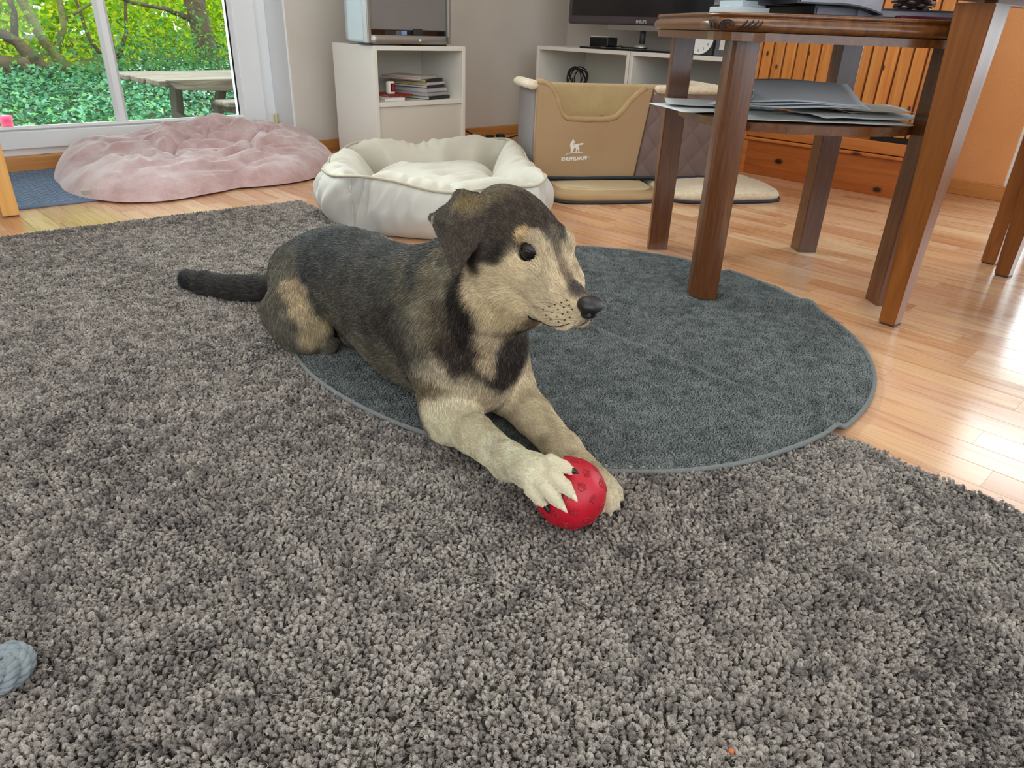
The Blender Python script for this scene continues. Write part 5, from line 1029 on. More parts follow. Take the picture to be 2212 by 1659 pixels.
DOG_PRIMS = [
    ('e', (0.662, 0.93, 0.134), (0.086, 0.21, 0.12), ((1.0, 0.0, 0.0), (0.0, 0.9986, 0.0523), (0.0, -0.0523, 0.9986)), '+', 0.03, (0.0, 1.0, -0.45), 0.013),
    ('e', (0.645, 0.775, 0.15), (0.082, 0.105, 0.118), None, '+', 0.035, (0.0, 0.35, -1.0), 0.014),
    ('e', (0.676, 1.11, 0.14), (0.073, 0.18, 0.104), None, '+', 0.03, (0.0, 1.0, -0.45), 0.013),
    ('e', (0.682, 1.235, 0.122), (0.084, 0.138, 0.094), ((1.0, 0.0, 0.0), (0.0, 0.9903, -0.1392), (0.0, 0.1392, 0.9903)), '+', 0.03, (0.0, 1.0, -0.4), 0.013),
    ('c', (0.632, 0.88, 0.212, 0.045), (0.606, 0.8, 0.15, 0.042), '+', 0.03, (0.0, 0.5, -1.0), 0.014),
    ('c', (0.69, 0.88, 0.212, 0.045), (0.7, 0.8, 0.15, 0.042), '+', 0.03, (0.0, 0.5, -1.0), 0.014),
    ('c', (0.66, 0.89, 0.17, 0.084), (0.654, 0.8, 0.226, 0.076), '+', 0.03, (0.0, 0.7557, -0.6549), 0.017),
    ('c', (0.654, 0.8, 0.226, 0.076), (0.652, 0.73, 0.28, 0.062), '+', 0.006, (0.0, 0.7557, -0.6549), 0.017),
    ('c', (0.652, 0.73, 0.28, 0.062), (0.65, 0.69, 0.312, 0.05), '+', 0.006, (0.0, 0.7557, -0.6549), 0.017),
    ('c', (0.64, 0.72, 0.235, 0.064), (0.64, 0.65, 0.268, 0.05), '+', 0.03, (-0.05, 0.4, -1.0), 0.016),
    ('e', (0.644, 0.6645, 0.3498), (0.074, 0.0475, 0.045), ((-0.1151, -0.9209, -0.3724), (0.9915, -0.0838, -0.0992), (0.0601, -0.3806, 0.9228)), '+', 0.02, (0.1151, 0.9209, 0.3724), 0.0065),
    ('e', (0.6391, 0.6216, 0.3367), (0.046, 0.0345, 0.031), ((-0.1151, -0.9209, -0.3724), (0.9915, -0.0838, -0.0992), (0.0601, -0.3806, 0.9228)), '+', 0.02, (0.1151, 0.9209, 0.3724), 0.008),
    ('e', (0.6048, 0.6652, 0.3201), (0.056, 0.026, 0.046), ((-0.1151, -0.9209, -0.3724), (0.9915, -0.0838, -0.0992), (0.0601, -0.3806, 0.9228)), '+', 0.025, (0.0971, 1.0351, 0.0955), 0.0065),
    ('e', (0.615, 0.6036, 0.3482), (0.022, 0.0155, 0.0135), ((-0.1151, -0.9209, -0.3724), (0.9915, -0.0838, -0.0992), (0.0601, -0.3806, 0.9228)), '+', 0.014, (0.1331, 0.8067, 0.6492), 0.007),
    ('e', (0.6062, 0.5985, 0.3099), (0.04, 0.016, 0.022), ((-0.1151, -0.9209, -0.3724), (0.9915, -0.0838, -0.0992), (0.0601, -0.3806, 0.9228)), '+', 0.02, (0.1031, 0.997, 0.1878), 0.008),
    ('e', (0.6131, 0.5697, 0.277), (0.043, 0.015, 0.018), ((-0.1151, -0.9209, -0.3724), (0.9915, -0.0838, -0.0992), (0.0601, -0.3806, 0.9228)), '+', 0.012, (0.1001, 1.0161, 0.1417), 0.0045),
    ('e', (0.6762, 0.6591, 0.313), (0.056, 0.026, 0.046), ((-0.1151, -0.9209, -0.3724), (0.9915, -0.0838, -0.0992), (0.0601, -0.3806, 0.9228)), '+', 0.025, (0.0971, 1.0351, 0.0955), 0.0065),
    ('e', (0.6616, 0.5997, 0.3436), (0.022, 0.0155, 0.0135), ((-0.1151, -0.9209, -0.3724), (0.9915, -0.0838, -0.0992), (0.0601, -0.3806, 0.9228)), '+', 0.014, (0.1331, 0.8067, 0.6492), 0.007),
    ('e', (0.6618, 0.5938, 0.3043), (0.04, 0.016, 0.022), ((-0.1151, -0.9209, -0.3724), (0.9915, -0.0838, -0.0992), (0.0601, -0.3806, 0.9228)), '+', 0.02, (0.1031, 0.997, 0.1878), 0.008),
    ('e', (0.6438, 0.5671, 0.2739), (0.043, 0.015, 0.018), ((-0.1151, -0.9209, -0.3724), (0.9915, -0.0838, -0.0992), (0.0601, -0.3806, 0.9228)), '+', 0.012, (0.1001, 1.0161, 0.1417), 0.0045),
    ('c', (0.6362, 0.6154, 0.3127, 0.033), (0.6262, 0.5336, 0.2818, 0.0195), '+', 0.016, (0.1151, 0.9209, 0.3724), 0.0048),
    ('c', (0.637, 0.6597, 0.2833, 0.036), (0.6272, 0.5697, 0.2619, 0.017), '+', 0.014, (0.1151, 0.9209, 0.3724), 0.007),
    ('e', (0.6274, 0.5686, 0.2647), (0.022, 0.012, 0.01), ((-0.1151, -0.9209, -0.3724), (0.9915, -0.0838, -0.0992), (0.0601, -0.3806, 0.9228)), '+', 0.008, (0.0911, 1.0732, 0.0033), 0.005),
    ('e', (0.6256, 0.5256, 0.2829), (0.013, 0.0155, 0.015), ((-0.1151, -0.9209, -0.3724), (0.9915, -0.0838, -0.0992), (0.0601, -0.3806, 0.9228)), '+', 0.01, (0.1151, 0.9209, 0.3724), 0.004),
    ('e', (0.6027, 0.6002, 0.3392), (0.015, 0.011, 0.0115), ((-0.1151, -0.9209, -0.3724), (0.9915, -0.0838, -0.0992), (0.0601, -0.3806, 0.9228)), '-', 0.006, (0.1151, 0.9209, 0.3724), 0.004),
    ('e', (0.6712, 0.5944, 0.3323), (0.015, 0.011, 0.0115), ((-0.1151, -0.9209, -0.3724), (0.9915, -0.0838, -0.0992), (0.0601, -0.3806, 0.9228)), '-', 0.006, (0.1151, 0.9209, 0.3724), 0.004),
    ('t', (0.6131, 0.692, 0.379), (0.6045, 0.7304, 0.3838), (0.5705, 0.706, 0.3534), 0.0042, '+', 0.005, (-0.5169, -0.5703, -0.6384), 0.0042),
    ('t', (0.6045, 0.7304, 0.3838), (0.581, 0.7625, 0.3525), (0.5705, 0.706, 0.3534), 0.0042, '+', 0.005, (-0.5169, -0.5703, -0.6384), 0.0042),
    ('t', (0.581, 0.7625, 0.3525), (0.5497, 0.675, 0.3073), (0.5705, 0.706, 0.3534), 0.0042, '+', 0.005, (-0.5169, -0.5703, -0.6384), 0.0042),
    ('t', (0.5497, 0.675, 0.3073), (0.5706, 0.6656, 0.3383), (0.5705, 0.706, 0.3534), 0.0042, '+', 0.005, (-0.5169, -0.5703, -0.6384), 0.0042),
    ('t', (0.5706, 0.6656, 0.3383), (0.5965, 0.671, 0.3663), (0.5705, 0.706, 0.3534), 0.0042, '+', 0.005, (-0.5169, -0.5703, -0.6384), 0.0042),
    ('t', (0.5965, 0.671, 0.3663), (0.6131, 0.692, 0.379), (0.5705, 0.706, 0.3534), 0.0042, '+', 0.005, (-0.5169, -0.5703, -0.6384), 0.0042),
    ('c', (0.6045, 0.7304, 0.3838, 0.008), (0.6131, 0.692, 0.379, 0.011), '+', 0.012, (-0.5169, -0.5703, -0.6384), 0.0055),
    ('t', (0.6843, 0.686, 0.3718), (0.6999, 0.7223, 0.3743), (0.7227, 0.6932, 0.3381), 0.0042, '+', 0.005, (0.2791, -0.6376, -0.718), 0.0042),
    ('t', (0.6999, 0.7223, 0.3743), (0.7218, 0.7506, 0.3385), (0.7227, 0.6932, 0.3381), 0.0042, '+', 0.005, (0.2791, -0.6376, -0.718), 0.0042),
    ('t', (0.7218, 0.7506, 0.3385), (0.7286, 0.6598, 0.2894), (0.7227, 0.6932, 0.3381), 0.0042, '+', 0.005, (0.2791, -0.6376, -0.718), 0.0042),
    ('t', (0.7286, 0.6598, 0.2894), (0.7129, 0.6535, 0.3241), (0.7227, 0.6932, 0.3381), 0.0042, '+', 0.005, (0.2791, -0.6376, -0.718), 0.0042),
    ('t', (0.7129, 0.6535, 0.3241), (0.6943, 0.6628, 0.3565), (0.7227, 0.6932, 0.3381), 0.0042, '+', 0.005, (0.2791, -0.6376, -0.718), 0.0042),
    ('t', (0.6943, 0.6628, 0.3565), (0.6843, 0.686, 0.3718), (0.7227, 0.6932, 0.3381), 0.0042, '+', 0.005, (0.2791, -0.6376, -0.718), 0.0042),
    ('c', (0.6999, 0.7223, 0.3743, 0.008), (0.6843, 0.686, 0.3718, 0.011), '+', 0.012, (0.2791, -0.6376, -0.718), 0.0055),
    ('c', (0.592, 0.78, 0.17, 0.042), (0.59, 0.742, 0.068, 0.038), '+', 0.03, (-0.1, -0.1, -1.0), 0.012),
    ('c', (0.59, 0.742, 0.068, 0.038), (0.59, 0.736, 0.05, 0.035), '+', 0.02, (-0.1, -0.1, -1.0), 0.0085),
    ('c', (0.589, 0.736, 0.05, 0.035), (0.575, 0.665, 0.06, 0.0285), '+', 0.02, (-0.1916, -0.9719, 0.1369), 0.0072),
    ('c', (0.575, 0.665, 0.06, 0.0285), (0.5554, 0.5715, 0.0687, 0.0215), '+', 0.006, (-0.2048, -0.9746, 0.0912), 0.0072),
    ('c', (0.5554, 0.5715, 0.0687, 0.0215), (0.5432, 0.5148, 0.0869, 0.023), '+', 0.018, (-0.2, -0.9334, 0.2979), 0.0058),
    ('e', (0.5432, 0.5148, 0.0869), (0.024, 0.026, 0.0155), ((-0.015, -0.994, 0.1087), (0.9999, -0.0146, 0.0044), (-0.0028, 0.1088, 0.9941)), '+', 0.012, (-0.0007, -0.0444, 0.0049), 0.0042),
    ('c', (0.5488, 0.5003, 0.1016, 0.0086), (0.5519, 0.4926, 0.1095, 0.0088), '+', 0.0022, (0.2641, -0.6755, 0.6884), 0.0024),
    ('c', (0.5519, 0.4926, 0.1095, 0.0088), (0.5538, 0.4726, 0.1106, 0.0078), '+', 0.0022, (0.0979, -0.9938, 0.0532), 0.0024),
    ('c', (0.5538, 0.4726, 0.1106, 0.0078), (0.5551, 0.463, 0.1096, 0.0055), '+', 0.0022, (0.1233, -0.9875, -0.0983), 0.0024),
    ('c', (0.5413, 0.4896, 0.0962, 0.0086), (0.5403, 0.4761, 0.1012, 0.0092), '+', 0.0022, (-0.0693, -0.9353, 0.347), 0.0024),
    ('c', (0.5403, 0.4761, 0.1012, 0.0092), (0.5402, 0.4571, 0.0964, 0.0082), '+', 0.0022, (-0.0045, -0.9694, -0.2453), 0.0024),
    ('c', (0.5402, 0.4571, 0.0964, 0.0082), (0.5417, 0.448, 0.0899, 0.0057), '+', 0.0022, (0.1264, -0.8073, -0.5765), 0.0024),
    ('c', (0.5341, 0.4922, 0.0884, 0.0086), (0.5292, 0.48, 0.0892, 0.0092), '+', 0.0022, (-0.3725, -0.9259, 0.063), 0.0024),
    ('c', (0.5292, 0.48, 0.0892, 0.0092), (0.5284, 0.4615, 0.0819, 0.0082), '+', 0.0022, (-0.0388, -0.9295, -0.3668), 0.0024),
    ('c', (0.5284, 0.4615, 0.0819, 0.0082), (0.5311, 0.4542, 0.0752, 0.0057), '+', 0.0022, (0.2557, -0.7112, -0.6548), 0.0024),
    ('c', (0.5321, 0.5041, 0.0794, 0.0086), (0.5261, 0.4983, 0.0753, 0.0088), '+', 0.0022, (-0.6492, -0.623, -0.4363), 0.0024),
    ('c', (0.5261, 0.4983, 0.0753, 0.0088), (0.5238, 0.4821, 0.0714, 0.0078), '+', 0.0022, (-0.1329, -0.9632, -0.2338), 0.0024),
    ('c', (0.5238, 0.4821, 0.0714, 0.0078), (0.5255, 0.4747, 0.0677, 0.0055), '+', 0.0022, (0.2024, -0.8776, -0.4346), 0.0024),
    ('c', (0.705, 0.775, 0.17, 0.05), (0.712, 0.742, 0.065, 0.04), '+', 0.03, (0.1, -0.1, -1.0), 0.012),
    ('c', (0.712, 0.742, 0.058, 0.038), (0.69, 0.66, 0.052, 0.03), '+', 0.02, (-0.2585, -0.9634, -0.0705), 0.0072),
    ('c', (0.69, 0.66, 0.052, 0.03), (0.66, 0.568, 0.046, 0.0225), '+', 0.006, (-0.3094, -0.9489, -0.0619), 0.0072),
    ('c', (0.66, 0.568, 0.046, 0.0225), (0.632, 0.477, 0.044, 0.0225), '+', 0.018, (-0.2944, -0.9555, -0.021), 0.0058),
    ('c', (0.632, 0.477, 0.044, 0.012), (0.6236, 0.4712, 0.042, 0.009), '+', 0.0022, (-0.8072, -0.5576, -0.1937), 0.0026),
    ('c', (0.6236, 0.4712, 0.042, 0.009), (0.6166, 0.4595, 0.034, 0.0086), '+', 0.0022, (-0.4452, -0.7405, -0.5035), 0.0026),
    ('c', (0.6166, 0.4595, 0.034, 0.0086), (0.6133, 0.4553, 0.029, 0.0066), '+', 0.0022, (-0.4479, -0.5713, -0.6878), 0.0026),
    ('c', (0.632, 0.477, 0.044, 0.012), (0.6283, 0.4653, 0.046, 0.009), '+', 0.0022, (-0.2938, -0.9421, 0.1614), 0.0026),
    ('c', (0.6283, 0.4653, 0.046, 0.009), (0.6238, 0.4524, 0.036, 0.0086), '+', 0.0022, (-0.2685, -0.7623, -0.5889), 0.0026),
    ('c', (0.6238, 0.4524, 0.036, 0.0086), (0.6209, 0.4475, 0.029, 0.0066), '+', 0.0022, (-0.3224, -0.5393, -0.778), 0.0026),
    ('c', (0.632, 0.477, 0.044, 0.012), (0.6379, 0.4654, 0.046, 0.009), '+', 0.0022, (0.4509, -0.8796, 0.1518), 0.0026),
    ('c', (0.6379, 0.4654, 0.046, 0.009), (0.6357, 0.4529, 0.036, 0.0086), '+', 0.0022, (-0.1353, -0.7752, -0.6171), 0.0026),
    ('c', (0.6357, 0.4529, 0.036, 0.0086), (0.6313, 0.4452, 0.029, 0.0066), '+', 0.0022, (-0.3935, -0.6795, -0.6192), 0.0026),
    ('c', (0.632, 0.477, 0.044, 0.012), (0.65, 0.4729, 0.044, 0.009), '+', 0.0022, (0.9747, -0.2233, 0.0), 0.0026),
    ('c', (0.65, 0.4729, 0.044, 0.009), (0.6523, 0.4624, 0.035, 0.0086), '+', 0.0022, (0.1651, -0.7477, -0.6432), 0.0026),
    ('c', (0.6523, 0.4624, 0.035, 0.0086), (0.6495, 0.4537, 0.029, 0.0066), '+', 0.0022, (-0.2612, -0.7937, -0.5494), 0.0026),
    ('c', (0.642, 1.265, 0.13, 0.066), (0.602, 1.215, 0.088, 0.058), '+', 0.012, (-0.169, -0.5071, -0.8452), 0.013),
    ('c', (0.602, 1.215, 0.088, 0.058), (0.59, 1.165, 0.058, 0.043), '+', 0.006, (-0.169, -0.5071, -0.8452), 0.013),
    ('c', (0.59, 1.245, 0.068, 0.05), (0.583, 1.205, 0.056, 0.046), '+', 0.012, (-0.1, -0.5, -1.0), 0.013),
    ('c', (0.58, 1.17, 0.055, 0.042), (0.6, 1.2, 0.04, 0.028), '+', 0.02, (-0.0891, -0.4454, -0.8909), 0.014),
    ('c', (0.6, 1.23, 0.036, 0.022), (0.6, 1.16, 0.034, 0.02), '+', 0.015, (0.0, -0.9996, -0.0286), 0.006),
    ('c', (0.6, 1.16, 0.034, 0.02), (0.606, 1.125, 0.032, 0.018), '+', 0.006, (0.1687, -0.9841, -0.0562), 0.006),
    ('c', (0.725, 1.265, 0.13, 0.066), (0.765, 1.215, 0.085, 0.058), '+', 0.03, (0.169, -0.5071, -0.8452), 0.012),
    ('c', (0.765, 1.215, 0.085, 0.058), (0.77, 1.175, 0.058, 0.044), '+', 0.006, (0.169, -0.5071, -0.8452), 0.012),
    ('c', (0.745, 1.23, 0.036, 0.022), (0.735, 1.14, 0.034, 0.02), '+', 0.015, (-0.1104, -0.9936, -0.0221), 0.006),
    ('c', (0.735, 1.14, 0.034, 0.02), (0.72, 1.09, 0.032, 0.018), '+', 0.006, (-0.2871, -0.9571, -0.0383), 0.006),
    ('c', (0.65, 1.11, 0.05, 0.02), (0.655, 1.08, 0.04, 0.018), '+', 0.02, (0.0, -0.5, -1.0), 0.01),
    ('c', (0.683, 1.39, 0.085, 0.034), (0.65, 1.44, 0.052, 0.027), '+', 0.02, (-0.4825, 0.731, -0.4825), 0.019),
    ('c', (0.65, 1.44, 0.052, 0.027), (0.6, 1.515, 0.04, 0.0245), '+', 0.006, (-0.5498, 0.8248, -0.132), 0.019),
    ('c', (0.6, 1.515, 0.04, 0.0245), (0.565, 1.585, 0.038, 0.024), '+', 0.006, (-0.4471, 0.8941, -0.0255), 0.019),
    ('c', (0.565, 1.585, 0.038, 0.024), (0.545, 1.64, 0.038, 0.017), '+', 0.006, (-0.3417, 0.9398, 0.0), 0.019),
    ('c', (0.545, 1.64, 0.038, 0.017), (0.541, 1.655, 0.038, 0.01), '+', 0.006, (-0.2577, 0.9662, 0.0), 0.019),
]
DV = .0026; D0 = np.array([.45, .385, -.004]); DN = np.ceil((np.array([.87, 1.725, .455]) - D0) / DV).astype(int)
def d_cone(P, a, ra, b, rb):
    a = np.array(a); b = np.array(b); ba = b - a; l2 = float(ba @ ba); pa = P - a; t = np.clip((pa @ ba) / l2, 0, 1)
    return np.linalg.norm(pa - t[..., None] * ba, axis=-1) - (ra + (rb - ra) * t)
def d_ell(P, c, r, R):
    q = (P - np.array(c)) @ np.array(R).T if R is not None else P - np.array(c)
    r = np.array(r); k0 = np.linalg.norm(q / r, axis=-1); k1 = np.linalg.norm(q / (r * r), axis=-1); return k0 * (k0 - 1) / np.maximum(k1, 1e-6)
def d_tri(P, a, b, c, rad):
    a, b, c = map(np.array, (a, b, c)); n = np.cross(b - a, c - a)
    def seg(p, q): pq = q - p; t = np.clip(((P - p) @ pq) / (pq @ pq), 0, 1); return np.linalg.norm(P - p - t[..., None] * pq, axis=-1)
    e = np.minimum(np.minimum(seg(a, b), seg(b, c)), seg(c, a)); nn = n / np.linalg.norm(n); h = (P - a) @ nn; Pj = P - h[..., None] * nn
    ins = np.ones(P.shape[:-1], bool)
    for p, q in ((a, b), (b, c), (c, a)): ins &= (np.cross(q - p, Pj - p) @ nn) >= 0
    return np.where(ins, np.abs(h), e) - rad
def d_prim(P, p):
    if p[0] == 'c': return d_cone(P, p[1][:3], p[1][3], p[2][:3], p[2][3])
    if p[0] == 'e': return d_ell(P, p[1], p[2], p[3])
    return d_tri(P, p[1], p[2], p[3], p[4])
def prim_box(p):
    if p[0] == 'c': pts = np.array([p[1][:3], p[2][:3]]); m = max(p[1][3], p[2][3])
    elif p[0] == 'e': pts = np.array([p[1]]); m = max(p[2])
    else: pts = np.array([p[1], p[2], p[3]]); m = p[4]
    return pts.min(0) - m, pts.max(0) + m
def dog_field():
    F_ = np.full(DN, .06, np.float32)
    for p in DOG_PRIMS:
        k = p[-3]; lo, hi = prim_box(p); m = .012 + k
        i0 = np.maximum(np.floor((lo - m - D0) / DV).astype(int), 0); i1 = np.minimum(np.ceil((hi + m - D0) / DV).astype(int), DN)
        if (i1 <= i0).any(): continue
        ax = [D0[j] + DV * np.arange(i0[j], i1[j]) for j in range(3)]; G = np.stack(np.meshgrid(*ax, indexing='ij'), -1)
        d = d_prim(G, p).astype(np.float32); s = (slice(i0[0], i1[0]), slice(i0[1], i1[1]), slice(i0[2], i1[2])); f = F_[s]
        if p[-4] == '-':      # carve
            h = np.maximum(k - np.abs(-d - f), 0) / k; F_[s] = np.maximum(f, -d) + h * h * k * .25
        else:
            h = np.maximum(k - np.abs(d - f), 0) / k; F_[s] = np.minimum(f, d) - h * h * k * .25
    return F_
def surface_nets(F_):
    S = F_ < 0; nx, ny, nz = F_.shape; c = S[:-1, :-1, :-1].astype(np.int8)
    cnt = sum(S[dx:nx - 1 + dx, dy:ny - 1 + dy, dz:nz - 1 + dz].astype(np.int8) for dx in (0, 1) for dy in (0, 1) for dz in (0, 1))
    cell = (cnt > 0) & (cnt < 8); I = np.argwhere(cell); idx = np.full(cell.shape, -1, np.int32); idx[cell] = np.arange(len(I))
    acc = np.zeros((len(I), 3)); w = np.zeros(len(I)); corners = [(x, y, z) for x in (0, 1) for y in (0, 1) for z in (0, 1)]
    for a in corners:
        for ax in range(3):
            if a[ax]: continue
            b = list(a); b[ax] = 1; va = F_[I[:, 0] + a[0], I[:, 1] + a[1], I[:, 2] + a[2]]; vb = F_[I[:, 0] + b[0], I[:, 1] + b[1], I[:, 2] + b[2]]
            x = (va < 0) != (vb < 0); t = np.where(x, va / np.where(x, va - vb, 1), 0); pt = np.array(a)[None] + np.eye(3)[ax][None] * t[:, None]
            acc[x] += pt[x]; w[x] += 1
    V = D0 + DV * (I + acc / w[:, None]); Q = []
    for ax in range(3):
        s0 = [slice(None)] * 3; s1 = [slice(None)] * 3; s0[ax] = slice(0, -1); s1[ax] = slice(1, None)
        A, B = S[tuple(s0)], S[tuple(s1)]; E = np.argwhere(A != B); o1, o2 = (ax + 1) % 3, (ax + 2) % 3
        E = E[(E[:, o1] > 0) & (E[:, o2] > 0) & (E[:, o1] < F_.shape[o1] - 1) & (E[:, o2] < F_.shape[o2] - 1)]
        def at(d1, d2): q = E.copy(); q[:, o1] -= d1; q[:, o2] -= d2; return idx[q[:, 0], q[:, 1], q[:, 2]]
        q = np.stack([at(1, 1), at(0, 1), at(0, 0), at(1, 0)], 1); fl_ = S[E[:, 0], E[:, 1], E[:, 2]]
        q[~fl_] = q[~fl_][:, ::-1]; Q.append(q)
    return V, np.concatenate(Q)
def grad_normal(F_, P):
    q = (P - D0) / DV; i = np.clip(np.floor(q).astype(int), 1, np.array(F_.shape) - 3); f = q - i; g = np.zeros_like(P)
    def tri(off):
        j = i + off; out = 0
        for x in (0, 1):
            for y in (0, 1):
                for z in (0, 1):
                    out = out + (f[:, 0] if x else 1 - f[:, 0]) * (f[:, 1] if y else 1 - f[:, 1]) * (f[:, 2] if z else 1 - f[:, 2]) * F_[j[:, 0] + x, j[:, 1] + y, j[:, 2] + z]
        return out
    for ax in range(3): e = np.eye(3, dtype=int)[ax]; g[:, ax] = tri(e) - tri(-e)
    return g / np.maximum(np.linalg.norm(g, axis=1, keepdims=True), 1e-9)
FD = dog_field(); DVt, DF = surface_nets(FD)
for it in range(4):      # light smoothing of the voxel steps
    a = np.zeros_like(DVt); w = np.zeros(len(DVt))
    for i in range(4):
        j = (i + 1) % 4; np.add.at(a, DF[:, i], DVt[DF[:, j]]); np.add.at(a, DF[:, j], DVt[DF[:, i]]); np.add.at(w, DF[:, i], 1); np.add.at(w, DF[:, j], 1)
    DVt = DVt + (.5 if it % 2 == 0 else -.52) * (a / w[:, None] - DVt)
print('dog verts', len(DVt))
#@@PAINT@@
LIP_LINE = [(0.0365, -0.0181, -0.0717), (0.0381, -0.009, -0.0787), (0.0906, -0.024, -0.0444), (0.0991, -0.0202, -0.0347), (0.1036, -0.0145, -0.0259)]
SPOTS = [(0.0673, -0.0303, -0.0363), (0.0718, -0.0285, -0.0284), (0.076, -0.0255, -0.0224), (0.0807, -0.0216, -0.0162), (0.0844, -0.0182, -0.0107), (0.0742, -0.0293, -0.0395), (0.0795, -0.0277, -0.0309), (0.0833, -0.0247, -0.0245), (0.0874, -0.0213, -0.0181), (0.0916, -0.0187, -0.012), (0.0822, -0.028, -0.039), (0.0871, -0.026, -0.0322), (0.0909, -0.0227, -0.025), (0.0944, -0.0203, -0.0189), (0.0973, -0.0179, -0.0132), (0.0919, -0.0248, -0.0357), (0.0963, -0.0214, -0.0295), (0.0992, -0.0187, -0.0231)]
